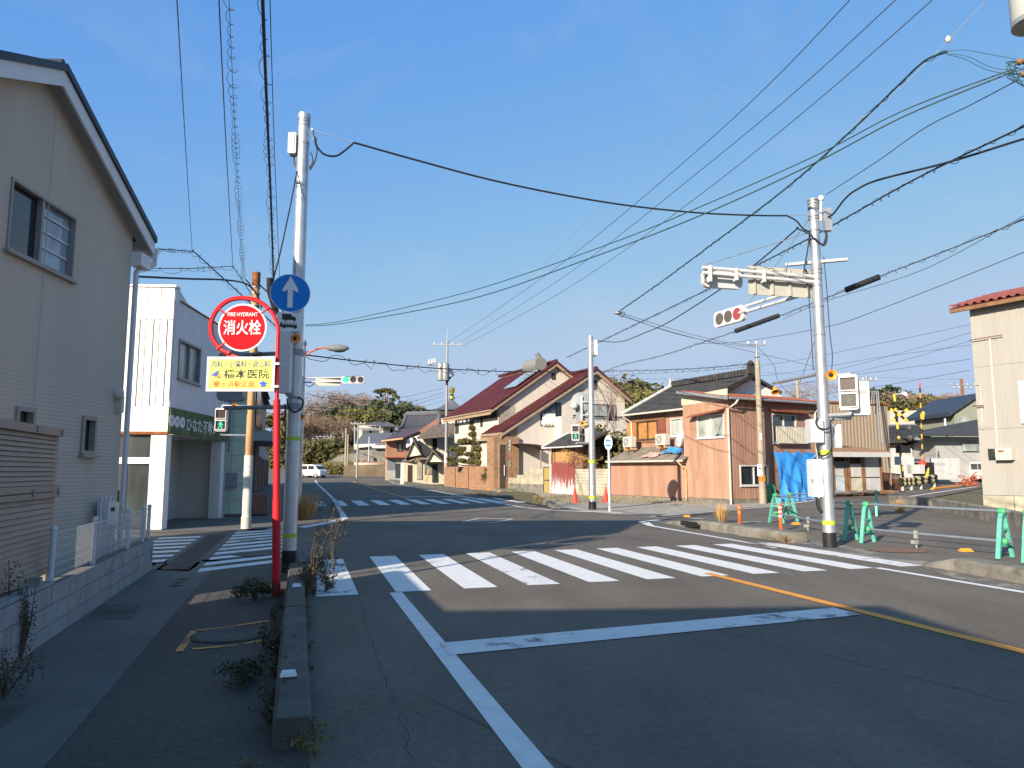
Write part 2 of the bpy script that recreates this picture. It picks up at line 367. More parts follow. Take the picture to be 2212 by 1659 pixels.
# ================================================================ GROUND, ROADS, MARKINGS
def big_ground():
    c = [-2500, -900, -300, -120, -60, -20, 0, 10, 19, 30, 49, 60, 80, 100, 120, 140, 180, 260, 400, 700, 1200, 2500]; bm = bmesh.new()
    g = [[bm.verts.new(RD.p(s, t)) for t in c] for s in c]
    for r in g:
        for v in r: v.co.z = gz(v.co.x, v.co.y) - .05
    for i in range(len(c) - 1):
        for j in range(len(c) - 1): bm.faces.new((g[i][j], g[i][j + 1], g[i + 1][j + 1], g[i + 1][j]))
    bmesh.ops.recalc_face_normals(bm, faces=bm.faces[:])
    me = bpy.data.meshes.new('ground'); bm.to_mesh(me); bm.free(); me.materials.append(M('terrain'))
    o = bpy.data.objects.new('ground', me); COL.objects.link(o); o['kind'] = 'structure'; ROOT[o.name] = Vector()
big_ground()
road = sheet('main_road', [(-60, 0.12), (-60, 10.5), (15, 10.6), (21, 10.9), (26, 10.9), (30, 10.4), (140, 12.5), (140, 0.4), (23.6, 0.12)], 'asphalt', 0, None, 'structure', True)
side = sheet('side_road', [(8.0, 10.4), (7, 13.5), (14.5, 18.6), (28, 27.0), (33.5, 36), (47, 57), (53, 53.5), (38, 34), (31.4, 22.5), (28.2, 13.5), (27.2, 10.3)], 'asphalt_side', -.006, None, 'structure', True)
street = sheet('side_street', [(14.4, .3), (14.4, -50), (21.0, -50), (21.0, -.8), (22.5, -.2), (23.9, .3)], 'asphalt', -.004, None, 'structure', True)
walk = sheet('pavement', [(-60, -1.25), (-60, .3), (14.6, .3), (14.6, -1.25)], 'asphalt_walk', -.003, None, 'structure', True)
gut = sheet('pavement_edge_strip', [(-60, -2.2), (-60, -1.22), (14.0, -1.22), (14.0, -2.2)], 'concrete_walk', .001, None, 'structure', True)
far_walk = sheet('far_pavement', [(21.0, -.9), (21.0, -9), (70, -9), (140, -3), (140, .5), (23.5, .2), (22.4, -.2)], 'concrete_walk', .004, None, 'structure', True)
grav = sheet('gravel_verge', [GZ(*p)[:2] for p in [(1182, 1083), (1212, 1096), (1258, 1104), (1330, 1111), (1452, 1111), (1620, 1096), (1770, 1079), (1790, 1066), (1560, 1066), (1318, 1055), (1145, 1058)]], 'gravel', .003, None, 'structure')
lot = sheet('house_plot', [HP for HP in [(-60, -2.3), (13.0, -2.3), (13.0, -30), (-60, -30)]], 'concrete_walk', .0, None, 'structure', True)

# --- zebra crossings (each bar a part of the road)
def stripe(par, pts, m='paint_white', name='crossing_bar', dz=.004): return sheet(name, pts, m, dz, par, None, True)
for i in range(10):
    t0 = 1.30 + .905 * i; s0 = 9.84 + .03 * i; s1 = 13.96 + .035 * i
    if i == 9: t0 += .12
    stripe(road, [(s0, t0), (s0, t0 + .46), (s1 + .02, t0 + .52), (s1, t0 + .05)], 'paint_worn' if i in (9, 2) else 'paint_white')
stripe(road, [(9.75, .30), (9.78, .82), (13.75, .86), (13.75, .42)], 'paint_worn')
for i in range(11):                            # the crossing beyond the junction
    t0 = .85 + .96 * i; s0 = 33.8 + .13 * i; s1 = 38.8 + .15 * i
    stripe(road, [(s0, t0), (s0 + .02, t0 + .5), (s1 + .02, t0 + .52), (s1, t0)], 'paint_worn' if i in (0, 2, 9, 10) else 'paint_white')
for i in range(11):                            # bars across the side street mouth, either side of the drain
    s0 = 12.6 + .815 * i; stripe(street, [(s0, -1.41), (s0 + .43, -1.41), (s0 + 1.4, -.2), (s0 + .97, -.2)], 'paint_worn' if i in (4, 6) else 'paint_white')
    if 0 < i < 8: stripe(street, [(s0 + .75, -2.12), (s0 + 1.15, -2.12), (s0 + .95, -3.0), (s0 + .55, -3.0)])
L_ = lambda pts, m='paint_white', n='edge_line', dz=.004, par=None: sheet(n, pts, m, dz, par or road, None, True)
L_([(-30, 1.10), (-30, 1.26), (9.8, 1.37), (9.8, 1.21)])
L_([(-30, 5.96), (-30, 6.12), (10.3, 6.17), (10.3, 6.02)], 'paint_orange', 'centre_line', .006)
L_([(6.38, 1.3), (6.84, 1.3), (7.32, 5.95), (6.88, 5.95)], 'paint_worn', 'stop_line', .007)
L_([(-30, 8.98), (-30, 9.12), (10.1, 9.14), (10.1, 9.0)])
L_([(13.2, 9.36), (13.2, 9.46), (14.6, 9.5), (19.6, 9.74), (21.2, 10.2), (21.9, 11.2), (21.6, 11.25), (20.9, 10.45), (19.5, 9.9), (14.6, 9.62)])
L_([(34.4, 2.02), (41, 2.1), (88, 2.3), (88, 2.14), (41, 1.95), (34.4, 1.86)])
L_([(33.6, 1.75), (28, 1.62), (25.6, 1.5), (23.8, 1.0), (21.9, .1), (21.5, .3), (23.4, 1.25), (25.3, 1.72), (28, 1.8), (33.6, 1.92)])
L_([(26.3, 12.0), (27.2, 10.9), (28.6, 10.0), (31, 9.55), (36, 9.5), (85, 10.25), (85, 10.1), (36, 9.33), (31, 9.38), (28.4, 9.85), (26.9, 10.75), (26.0, 11.9)])
L_([(40, 6.0), (85, 6.3), (85, 6.18), (40, 5.86)], 'paint_orange', 'centre_line', .006)
L_([(43, 6.1), (43, 9.4), (43.4, 9.4), (43.4, 6.1)], 'paint_white', 'stop_line', .008)
dm = [G(997, 1127), G(1035, 1119), G(1110, 1121), G(1070, 1129)]    # give-way diamond
dc = sum(dm, Vector()) / 4
for i in range(4):
    a, b = dm[i], dm[(i + 1) % 4]
    sheet('diamond_mark_line', [a[:2], b[:2], (b + (dc - b) * .12)[:2], (a + (dc - a) * .12)[:2]], 'paint_white', .004, road)
for a, b, w in [((1405, 1116), (1650, 1095), .16), ((1650, 1095), (1762, 1081), .18), ((1935, 1077), (2110, 1051), .2)]:
    p, q = GZ(*a), GZ(*b); n = (q - p).cross(UP).normalized() * w / 2
    sheet('edge_line', [(p + n)[:2], (q + n)[:2], (q - n)[:2], (p - n)[:2]], 'paint_white', .004, side)
for a, b, w in [((1320, 1112), (1440, 1115), .3), ((1380, 1118), (1480, 1122), .35), ((1395, 1126), (1460, 1131), .25), ((1490, 1119), (1560, 1124), .3), ((1600, 1128), (1790, 1122), .3), ((1640, 1113), (1790, 1118), .22), ((1850, 1133), (1960, 1128), .2)]:
    p, q = GZ(*a), GZ(*b); n = (q - p).cross(UP).normalized() * w / 2
    sheet('worn_marking', [(p + n)[:2], (q + n)[:2], (q - n)[:2], (p - n)[:2]], 'paint_faint', .004, side)
# rusty stain, manholes and covers
def disc_cover(c, r, m, name, par, dz=.006, ring='concrete_dark'):
    sheet(name + '_rim', [(c.x + r * 1.12 * math.cos(a * math.pi / 14), c.y + r * 1.12 * math.sin(a * math.pi / 14)) for a in range(28)], ring, dz, par)
    sheet(name, [(c.x + r * math.cos(a * math.pi / 14), c.y + r * math.sin(a * math.pi / 14)) for a in range(28)], m, dz + .004, par)
disc_cover(GZ(*Z('E', 1455, 457)), .32, 'concrete_dark', 'hydrant_cover', walk, .004, 'asphalt_walk')
disc_cover(GZ(*Z('K1', 500, 450)), .42, 'concrete_dark', 'manhole_cover', road, .004, 'asphalt_walk')
disc_cover(GZ(*Z('K3', 1460, 595)), .42, 'concrete_dark', 'manhole_cover', street, .008)
c = GZ(*Z('8', 1470, 447)); sheet('rust_stain', [(c.x +   .55 * math.cos(a * .2243) * (1 + .1 * math.sin(3 * a)), c.y + .4 * math.sin(a * .2243)) for a in range(28)], roadpaint('paint_rust', (.20, .11, .06), .62), .004, side)
for a, b in [((1230, 432), (1480, 405)), ((1490, 402), (1700, 368)), ((1130, 565), (1230, 430)), ((1215, 548), (1500, 522)), ((1540, 515), (1670, 492))]:
    p, q = GZ(*Z('E', *a)), GZ(*Z('E', *b)); n = (q - p).cross(UP).normalized() * .035
    sheet('yellow_mark', [(p + n)[:2], (q + n)[:2], (q - n)[:2], (p - n)[:2]], 'paint_yellow_old', .003, walk)
# gutter covers and drain grating
def grating(par, corners, nb):
    a, b, c, d = [GZ(*x) for x in corners]
    sheet('grate_pit', [a[:2], b[:2], c[:2], d[:2]], 'steel_grate', .003, par)
    mb = MB()
    for i in range(nb + 1):
        k = i / nb; p = a.lerp(b, k); q = d.lerp(c, k)
        mb.tube(p + UP * .012, q + UP * .012, .007, None, 4)
    mb.build('grate_bars', 'concrete_walk', par)
g1 = sheet('grate_frame', [GZ(*x)[:2] for x in (Z('K3', 335, 775), Z('K3', 905, 372), Z('K3', 1190, 365), Z('K3', 775, 745), Z('K3', 700, 790))], 'concrete_walk', .001, street)
grating(street, (Z('K3', 395, 770), Z('K3', 700, 772), Z('K3', 1135, 375), Z('K3', 940, 380)), 7)
for q in [((640, 270), (900, 262), (830, 355), (545, 355)), ((0, 905), (200, 905), (0, 1060), (0, 1060))]:
    sheet('gutter_cover', [GZ(*Z('E', *x))[:2] for x in q[:3 if q[2] == q[3] else 4]], 'concrete_dark', .004, gut)
for x in [(1130, 128), (1110, 150), (1155, 108)]:
    c = GZ(*Z('E', *x)); sheet('kerb_gap', [(c.x - .1, c.y - .03), (c.x + .02, c.y - .08), (c.x + .1, c.y + .04), (c.x - .02, c.y + .07)], 'dark_void', .005, gut)

gs = sheet('gutter_strip', [(-60, .13), (-60, .80), (9.6, .86), (9.6, .13)], 'asphalt_side', .002, road, None, True)
roadpaint('grit', (.30, .265, .21), .47)
for P in ([(1440, 1136), (1530, 1147), (1725, 1178), (1800, 1192), (1990, 1222), (2005, 1212), (1860, 1186), (1720, 1160), (1600, 1146)], [(1990, 1224), (2100, 1242), (2212, 1264), (2212, 1276), (2080, 1254)]): sheet('grit', [GZ(*q)[:2] for q in P], 'grit', .003, side if P[0][0] < 1500 else road)
def crack(P, w, par=road):
    pts = [GZ(*q) for q in P]; rn = random.Random(len(P)); fine = []
    for a, b in zip(pts[:-1], pts[1:]): fine += [a.lerp(b, k / 7) + Vector((rn.gauss(0, .018), rn.gauss(0, .018), 0)) for k in range(7)]
    fine.append(pts[-1])
    for a, b in zip(fine[:-1], fine[1:]): n = (b - a).cross(UP).normalized() * w * rn.uniform(.4, 1.2); sheet('crack', [(a - n)[:2], (b - n)[:2], (b + n)[:2], (a + n)[:2]], 'dark_void', .003, par)
crack([(775, 1288), (800, 1390), (850, 1500), (890, 1640)], .0025); crack([(1500, 1348), (1650, 1392), (1800, 1420), (2000, 1470), (2190, 1520)], .003); crack([(280, 1640), (420, 1600), (600, 1570)], .002, walk)
crack([(1110, 1130), (1250, 1155), (1420, 1168)], .008)
# --- kerbs
def kerb(name, pts, w, h, m, label, seg=2.0, taper=False):
    k = tag(thing(name, pts[0], label, 'kerb'), None, None)
    n = 0
    for a, b in zip(pts[:-1], pts[1:]):
        a, b = Vector(a), Vector(b); Ln = (b - a).length; cnt = max(1, round(Ln / seg)); e = (b - a).normalized(); nn = Vector((e.y, -e.x, 0))
        for i in range(cnt):
            p = a + (b - a) * (i / cnt) + e * .006; q = a + (b - a) * ((i + 1) / cnt) - e * .006; j = random.uniform(-.008, .008)
            mb = MB(); zb = -.04; c = w * .12
            prof = lambda o, hh: [o - nn * w / 2 + UP * zb, o + nn * w / 2 + UP * zb, o + nn * w / 2 + UP * (hh - c), o + nn * (w / 2 - c) + UP * hh, o - nn * (w / 2 - c) + UP * hh, o - nn * w / 2 + UP * (hh - c)]
            h0 = h1 = h + j
            if taper and a is not None and i == 0 and n == 0: h0 = .05
            A, B = prof(p, h0), prof(q, h1)
            mb.add(A + B, [tuple(range(6))[::-1], tuple(range(6, 12))] + [(x, (x + 1) % 6, 6 + (x + 1) % 6, 6 + x) for x in range(6)])
            mb.build('kerb_block', m, k); n += 1
    return k
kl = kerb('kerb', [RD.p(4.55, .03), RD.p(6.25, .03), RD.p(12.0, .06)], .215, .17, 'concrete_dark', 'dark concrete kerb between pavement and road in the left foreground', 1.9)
for px, nm in ((Z('E', 1822, 715), 'a'), (Z('E', 1875, 152), 'b')):
    p = G(*px, .18); e = RD.d; mb = MB()
    mb.hexa([p - e * .055 - RD.l * .03 + UP * z for z in ()] or [p + e * sx * .055 + RD.l * sy * .035 for sx, sy in ((-1, -1), (1, -1), (1, 1), (-1, 1))] + [p + e * sx * .042 + RD.l * sy * .015 + UP * .035 for sx, sy in ((-1, -1), (1, -1), (1, 1), (-1, 1))])
    mb.build('reflector', 'sign_white', kl)
kr = kerb('kerb', [GZ(1452, 1130), GZ(1530, 1142), GZ(1722, 1172)], .5, .22, 'concrete', 'old concrete kerb island with a drain slot before the orange posts', 1.5, True)
mb = MB(); q = GZ(1503, 1141); e = (GZ(1530, 1142) - GZ(1452, 1130)).normalized(); mb.obox(q + UP * .12 + Vector((e.y, -e.x, 0)) * .2, e, Vector((e.y, -e.x, 0)), .75, .14, .12); mb.build('drain_slot', 'dark_void', kr)
k2 = kerb('kerb', [GZ(2018, 1222), GZ(2085, 1233), GZ(2300, 1272)], .42, .2, 'concrete', 'concrete kerb end with a yellow reflector at the right edge of the road', 1.6, True)
k3 = kerb('kerb', [GZ(1203, 1098), GZ(1180, 1089)], .35, .2, 'concrete', 'short broken kerb stub before the bare gravel corner', 1.5, True)
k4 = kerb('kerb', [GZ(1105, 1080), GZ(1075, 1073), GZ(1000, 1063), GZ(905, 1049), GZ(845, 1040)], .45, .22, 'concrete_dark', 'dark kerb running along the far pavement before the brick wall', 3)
for px in [(1484, 1127), (1720, 1150 - 4), (2088, 1213), (1076, 1066), (1055, 1059)]:
    p = GZ(px[0], px[1] + 4); p.z += .2; mb = MB()
    mb.hexa([p + Vector((sx * .1, sy * .07, 0)) for sx, sy in ((-1, -1), (1, -1), (1, 1), (-1, 1))] + [p + Vector((sx * .07, sy * .03, .05)) for sx, sy in ((-1, -1), (1, -1), (1, 1), (-1, 1))])
    mb.build('reflector', 'orange_plastic', kr if px[0] > 1400 and px[0] < 1800 else k2 if px[0] > 1800 else k4)
# low retaining kerb in front of the tan warehouse
kw = kerb('kerb', [GZ(1925, 1092), GZ(2020, 1099), GZ(2230, 1144), GZ(2420, 1190)], .22, .42, 'concrete', 'low sunlit concrete kerb wall before the tan warehouse', 3)

# ================================================================ HOUSE-BUILDING HELPERS
def wall_open(mb, fr, side, off, a0, a1, z0, z1, ops, depth=.09, inward=1):
    """upright wall sheet with real openings. side 'l': runs along l at d=off; side 'd': runs along d at l=off. inward = sign of the way in"""
    P = (lambda a, z, k=0: fr.p(a, off + k * inward, z)) if side == 'l' else (lambda a, z, k=0: fr.p(off + k * inward, a, z))
    xs = sorted({a0, a1} | {x for o in ops for x in (o[0], o[1])}); zs = sorted({z0, z1} | {z for o in ops for z in (o[2], o[3])})
    xs = [x for x in xs if a0 - 1e-6 <= x <= a1 + 1e-6]; zs = [z for z in zs if z0 - 1e-6 <= z <= z1 + 1e-6]
    for i in range(len(xs) - 1):
        for j in range(len(zs) - 1):
            cx, cz = (xs[i] + xs[i + 1]) / 2, (zs[j] + zs[j + 1]) / 2
            if any(o[0] < cx < o[1] and o[2] < cz < o[3] for o in ops): continue
            mb.quad(P(xs[i], zs[j]), P(xs[i + 1], zs[j]), P(xs[i + 1], zs[j + 1]), P(xs[i], zs[j + 1]))
    for x0, x1, y0, y1 in [o[:4] for o in ops]:
        for p, q in (((x0, y0), (x1, y0)), ((x1, y0), (x1, y1)), ((x1, y1), (x0, y1)), ((x0, y1), (x0, y0))):
            mb.quad(P(*p), P(*q), P(*q, depth), P(*p, depth))
    return mb
def window(root, fr, side, off, a0, a1, z0, z1, panes=2, fm='white_metal', gm='glass_dark', inward=1, fw=.05, sill=True, proud=.025, depth=.06, split=None, bars=0, gms=None):
    P = (lambda a, z, k=0: fr.p(a, off + k * inward, z)) if side == 'l' else (lambda a, z, k=0: fr.p(off + k * inward, a, z))
    def bar(mb, x0, x1, y0, y1, k0=-proud, k1=depth * .8): mb.hexa([P(x0, y0, k0), P(x1, y0, k0), P(x1, y0, k1), P(x0, y0, k1), P(x0, y1, k0), P(x1, y1, k0), P(x1, y1, k1), P(x0, y1, k1)])
    mb = MB(); o = fw * .5
    bar(mb, a0 - o, a1 + o, z0 - o, z0 + fw - o); bar(mb, a0 - o, a1 + o, z1 - fw + o, z1 + o); bar(mb, a0 - o, a0 + fw - o, z0 + fw - o, z1 - fw + o); bar(mb, a1 - fw + o, a1 + o, z0 + fw - o, z1 - fw + o)
    w = mb.build('window', fm, root)
    n = panes; xs = [a0 + (a1 - a0) * i / n for i in range(n + 1)]
    if split: xs = [a0, a0 + (a1 - a0) * split, a1]; n = 2
    for i in range(n):
        mb = MB(); mb.quad(P(xs[i], z0, depth), P(xs[i + 1], z0, depth), P(xs[i + 1], z1, depth), P(xs[i], z1, depth)); mb.build('pane', (gms or [gm] * n)[i], w)
        if i: mb = MB(); bar(mb, xs[i] - .025, xs[i] + .025, z0 + fw - o, z1 - fw + o, -.005, depth * .95); mb.build('mullion', fm, w)
    for b in range(bars):
        zz = z0 + (z1 - z0) * (b + 1) / (bars + 1); mb = MB(); bar(mb, a0 + fw - o, a1 - fw + o, zz - .015, zz + .015, .02, depth * .95); mb.build('glazing_bar', fm, w)
    if sill: mb = MB(); bar(mb, a0 - .06, a1 + .06, z0 - o - .045, z0 - o - .003, -proud - .05, .02); mb.build('sill', fm, w)
    return w
def gutter(root, p, q, r=.05, m='plastic_cream'):
    mb = MB(); mb.tube(p, q, r, None, 8); return mb.build('gutter', m, root, True)
def pipe(root, pts, r=.035, m='plastic_cream', name='downpipe'):
    mb = MB(); mb.path(pts, r, 8); o = mb.build(name, m, root, True)
    return o

# ================================================================ LEFT HOUSE WITH THE GABLE
mat('frame_taupe', (.30, .27, .235), .5, 0, .05, 2, 0)
ribmat('siding', (.50, .43, .355), 0, .052, None, .13, .8, .06, True)
mat('fascia_white', (.70, .70, .70), .6, 0, .05, 2, .03)
mat('soffit', (.40, .39, .37), .8, 0, .05, 2, .03)
mat('slate_roof', (.035, .045, .065), .5, 0, .25, 4, .15)
HL = Frame(-6.2, 11.75, -3.5)
hl = thing('gabled_house', HL.p(-2.75, -3.5), 'cream sided house with white gable trim at the left edge', 'house')
NEAR, EZ, PITCH, AP = -4.95, 5.44, .475, 6.66
apl = -2.68; EN = AP - (AP - EZ) * (apl - NEAR) / abs(apl)
w1 = [HL.hit(Z('A', *q)) for q in ((105, 1075), (350, 1640))]; tl = HL.hit(Z('A', 90, 1040)); br = HL.hit(Z('A', 555, 1340)); bl = HL.hit(Z('A', 60, 1555))
ops = [(tl[0], br[0], bl[1], tl[1])]
s1a = HL.hit(Z('K6', 190, 0)); s1b = HL.hit(Z('K6', 325, 240)); s2a = HL.hit(Z('K6', 915, 195)); s2b = HL.hit(Z('K6', 1022, 585))
ops += [(s2a[0], s2b[0], s2b[1], s2a[1]), (s1a[0], s1a[0] + (s2b[0] - s2a[0]), s2b[1], s2a[1])]
mb = MB(); wall_open(mb, HL, 'l', 0, NEAR, 0, .12, EZ, ops, .1, -1)
mb.quad(HL.p(NEAR, 0, EZ), HL.p(0, 0, EZ), HL.p(apl, 0, AP), HL.p(NEAR, 0, EN))
mb.quad(HL.p(0, 0, .12), HL.p(0, -7, .12), HL.p(0, -7, EZ), HL.p(0, 0, EZ)); mb.quad(HL.p(NEAR, 0, .12), HL.p(NEAR, -7, .12), HL.p(NEAR, -7, EN), HL.p(NEAR, 0, EN)); mb.quad(HL.p(NEAR, -7, .12), HL.p(0, -7, .12), HL.p(0, -7, EZ), HL.p(apl, -7, AP), HL.p(NEAR, -7, EN))
mb.build('wall', 'siding', hl)
mb = MB(); mb.fbox(HL, NEAR + .02, -.02, -6.98, -.015, 0, .5); mb.build('foundation', 'concrete', hl)
for x in (-2.42,):
    mb = MB(); mb.fbox(HL, x - .006, x + .006, -.004, .004, .6, AP - .3); mb.build('siding_joint', 'soffit', hl)
OV = .2
for sgn, e0 in ((1, .32), (-1, NEAR - .12)):
    ez = AP - abs(e0 - apl) * (AP - EZ) / abs(apl)
    mb = MB(); up = .16
    mb.hexa([HL.p(e0, OV + .06, ez + .062), HL.p(e0, -7.4, ez + .062), HL.p(apl, -7.4, AP + .062), HL.p(apl, OV + .06, AP + .062), HL.p(e0, OV + .06, ez + up), HL.p(e0, -7.4, ez + up), HL.p(apl, -7.4, AP + up), HL.p(apl, OV + .06, AP + up)])
    mb.build('roof', 'slate_roof', hl)
    mb = MB(); mb.hexa([HL.p(e0, OV - .01, ez - .15), HL.p(e0, OV + .025, ez - .15), HL.p(apl, OV + .025, AP - .15), HL.p(apl, OV - .01, AP - .15), HL.p(e0, OV - .01, ez + .06), HL.p(e0, OV + .025, ez + .06), HL.p(apl, OV + .025, AP + .06), HL.p(apl, OV - .01, AP + .06)]); mb.build('barge_board', 'fascia_white', hl)
    mb = MB(); mb.quad(HL.p(e0, .0, ez - .06), HL.p(apl, .0, AP - .06), HL.p(apl, OV - .012, AP - .06), HL.p(e0, OV - .012, ez - .06)); mb.build('soffit', 'soffit', hl)
    mb = MB(); mb.fbox(HL, min(e0, e0 + .03 * sgn), max(e0, e0 + .03 * sgn), -7.4, OV, ez - .2, ez + .06); mb.build('fascia', 'fascia_white', hl)
    gutter(hl, HL.p(e0 + .09 * sgn, OV + .04, ez - .06), HL.p(e0 + .09 * sgn, -7.3, ez - .06), .06, 'fascia_white')
ezf = AP - (.32 - apl) * (AP - EZ) / abs(apl)
mb = MB(); mb.fbox(HL, -.05, .33, .0, OV - .02, ezf - .42, ezf - .2); mb.build('eave_box', 'fascia_white', hl)
pipe(hl, [HL.p(.4, OV, ezf - .1), HL.p(.4, OV, ezf - .28), HL.p(.2, .06, ezf - .42), HL.p(.06, .06, ezf - .5), HL.p(.06, .06, .1)], .042, 'plastic_white')
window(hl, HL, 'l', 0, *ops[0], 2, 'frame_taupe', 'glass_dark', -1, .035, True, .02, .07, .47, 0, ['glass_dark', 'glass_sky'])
for k in range(3):
    zz = ops[0][2] + (ops[0][3] - ops[0][2]) * (.3 + .25 * k); mb = MB(); xa = ops[0][0] + (ops[0][1] - ops[0][0]) * .5; mb.fbox(HL, xa, ops[0][1] - .03, -.06, -.05, zz - .012, zz + .012); mb.build('glazing_bar', 'plastic_white', hl)
for o in ops[1:]: window(hl, HL, 'l', 0, *o, 1, 'frame_taupe', 'glass_mid', -1, .055, True, .035, .07)
v = HL.hit(Z('B', 768, 205)); mb = MB(); mb.lathe(HL.p(v[0], .0, v[1]), [(.1, 0), (.1, .05), (.07, .1), (.02, .12)], 14, HL.d); mb.build('vent_hood', 'plastic_cream', hl, True)
v = HL.hit(Z('B', 775, 290)); mb = MB(); mb.fbox(HL, v[0] - .05, v[0] + .05, 0, .09, v[1] - .1, v[1] + .16); mb.build('cable_box', 'plastic_cream', hl)
for k in range(1):                             # solar panels on the near slope
    l0 = apl - .45 - 1.02 * k; f = lambda l, d, h: HL.p(l, d, AP - abs(l - apl) * (AP - EZ) / abs(apl) + h)
    mb = MB(); mb.hexa([f(l0, -.5, .24), f(l0, -5.5, .24), f(l0 - .98, -5.5, .24), f(l0 - .98, -.5, .24), f(l0, -.5, .28), f(l0, -5.5, .28), f(l0 - .98, -5.5, .28), f(l0 - .98, -.5, .28)]); mb.build('solar_panel', 'glass_dark', hl)
    for d in (-.7, -5.2): mb = MB(); mb.hexa([f(l0, d, .17), f(l0, d - .05, .17), f(l0 - .98, d - .05, .17), f(l0 - .98, d, .17), f(l0, d, .238), f(l0, d - .05, .238), f(l0 - .98, d - .05, .238), f(l0 - .98, d, .238)]); mb.build('panel_rail', 'galv_dull', hl)
mb = MB(); mb.tube(HL.p(apl, OV, AP + .17), HL.p(apl, -7.4, AP + .17), .05, None, 8); mb.build('ridge_cap', 'slate_roof', hl, True)
# gas meter on the house wall
gm = thing('gas_meter', HL.p(-.95, .14, .5), 'white gas meter with pipes on the gabled house wall behind the mesh fence', 'meter')
c = HL.p(-.62, .15, .93); mb = MB(); mb.obox(c, HL.l, HL.d, .26, .16, .34); mb.build('meter_body', 'plastic_white', gm)
for k in (-.08, .08): mb = MB(); mb.path([c + HL.l * k + UP * .17, c + HL.l * k + UP * .24, c + HL.l * (k * 2.4) + UP * .24, c + HL.l * k * 2.4 - UP * .8], .018, 8); mb.build('pipe', 'plastic_white', gm, True)
mb = MB(); mb.obox(c + HL.d * .082 + UP * .06, HL.l, HL.d, .12, .006, .06); mb.build('dial', 'black', gm)

# neighbouring house behind the viewer: it throws the shade over the near road
H0 = Frame(*RD.p(-1.35, -3.75)[:2], -3.5)
h0 = thing('hip_roofed_house', H0.p(-5, -4), 'two storey cream house standing behind the viewer out of the picture', 'house')
mb = MB(); mb.fbox(H0, -9, -.45, -8.5, -.45, 0, 5.0); mb.build('wall', 'siding', h0)
mb = MB(); zz = 5.02; e = [H0.p(-9.4, 0, zz), H0.p(0, 0, zz), H0.p(0, -9, zz), H0.p(-9.4, -9, zz)]; r0, r1 = H0.p(-5.0, -4.5, 6.3), H0.p(-4.4, -4.5, 6.3); t = [p + UP * .16 for p in e]
mb.add(e + t + [r0, r1], [(3, 2, 1, 0), (0, 1, 5, 4), (1, 2, 6, 5), (2, 3, 7, 6), (3, 0, 4, 7), (4, 5, 9, 8), (6, 7, 8, 9), (5, 6, 9), (7, 4, 8)]); mb.build('roof', 'slate_roof', h0)
for l in (-7, -3): window(h0, H0, 'l', -.45, l - .8, l + .8, 3.2, 4.3, 2, 'plastic_cream', 'glass_dark', -1, .06, True, .03, -.005)

# ================================================================ SLAT SCREEN, BLOCK WALL, MESH FENCE
mat('slat_brown', (.33, .26, .205), .6, 0, .07, 3, .05, 30)
sf = thing('slat_screen', RD.p(7.0, -2.32, .5), 'brown horizontal slat privacy screen standing behind the block wall', 'fence')
for z0, z1, n in ((1.42, 1.90, 11), (.62, 1.30, 13)):
    for i in range(n):
        za = z0 + (z1 - z0) * i / n; hgt = (z1 - z0) / n; mb = MB()
        mb.hexa([RD.p(-3, -2.34, za), RD.p(-3, -2.315, za), RD.p(8.56, -2.315, za), RD.p(8.56, -2.34, za), RD.p(-3, -2.35, za + hgt - .006), RD.p(-3, -2.33, za + hgt - .006), RD.p(8.56, -2.33, za + hgt - .006), RD.p(8.56, -2.35, za + hgt - .006)])
        mb.build('slat', 'slat_brown', sf)
for za, zb in ((1.90, 1.975), (1.355, 1.415), (1.295, 1.345), (.56, .62)):
    mb = MB(); mb.fbox(RD, -3, 8.6, -2.35, -2.29, za, zb); mb.build('rail', 'slat_brown', sf)
mb = MB(); mb.fbox(RD, -3, 8.54, -2.353, -2.351, .6, 1.93); mb.build('sun_block_sheet', 'slat_brown', sf)  # added sheet: stops sunlight streaking through the slat gaps
for l in (8.53, 5.5, 2.4, -.6):
    mb = MB(); mb.fbox(RD, l, l + .06, -2.42, -2.354, .4, 1.97); mb.build('post', 'slat_brown', sf)
for l in (8.5, 7.75, 5.4):
    for z in (1.94, 1.35): mb = MB(); mb.fbox(RD, l, l + .025, -2.29, -2.275, z - .03, z + .03); mb.build('bracket', 'galv_dull', sf)
bw = thing('block_wall', RD.p(8, -2.2), 'low grey concrete block retaining wall along the left pavement', 'wall')
mb = MB(); mb.fbox(RD, -6, 13.17, -2.26, -2.155, -.05, .49); mb.build('mortar_core', 'mortar', bw)
tm = []
for row in range(3):
    for i in range(48):
        l0 = 13.19 - .4 * i - (.2 if row % 2 else 0)
        if l0 < 2.6: continue
        l1 = min(13.19, l0); mb = MB(); z0 = -.03 + row * .175; j = random.uniform(-.003, .003)
        mb.fbox(RD, l1 - .392 if l1 == l0 else l1 - .19, l1, -2.27, -2.14 + j, z0, z0 + .168); mb.build('block', 'block_grey', bw)
mb = MB(); mb.fbox(RD, 13.192, 13.21, -2.27, -2.15, 0, .48); mb.build('end_face', 'block_grey', bw)
mb = MB(); mb.fbox(RD, -6, 8.05, -2.265, -2.15, .497, .53); mb.build('coping', 'block_grey', bw)
mb = MB(); mb.fbox(RD, 7.72, 7.8, -2.26, -2.17, .53, .6); mb.build('stub', 'block_grey', bw)
mf = thing('mesh_fence', RD.p(10.5, -2.2, .49), 'white wire mesh fence on top of the block wall', 'fence')
posts = [8.14, 9.68, 11.5, 12.55, 13.02]
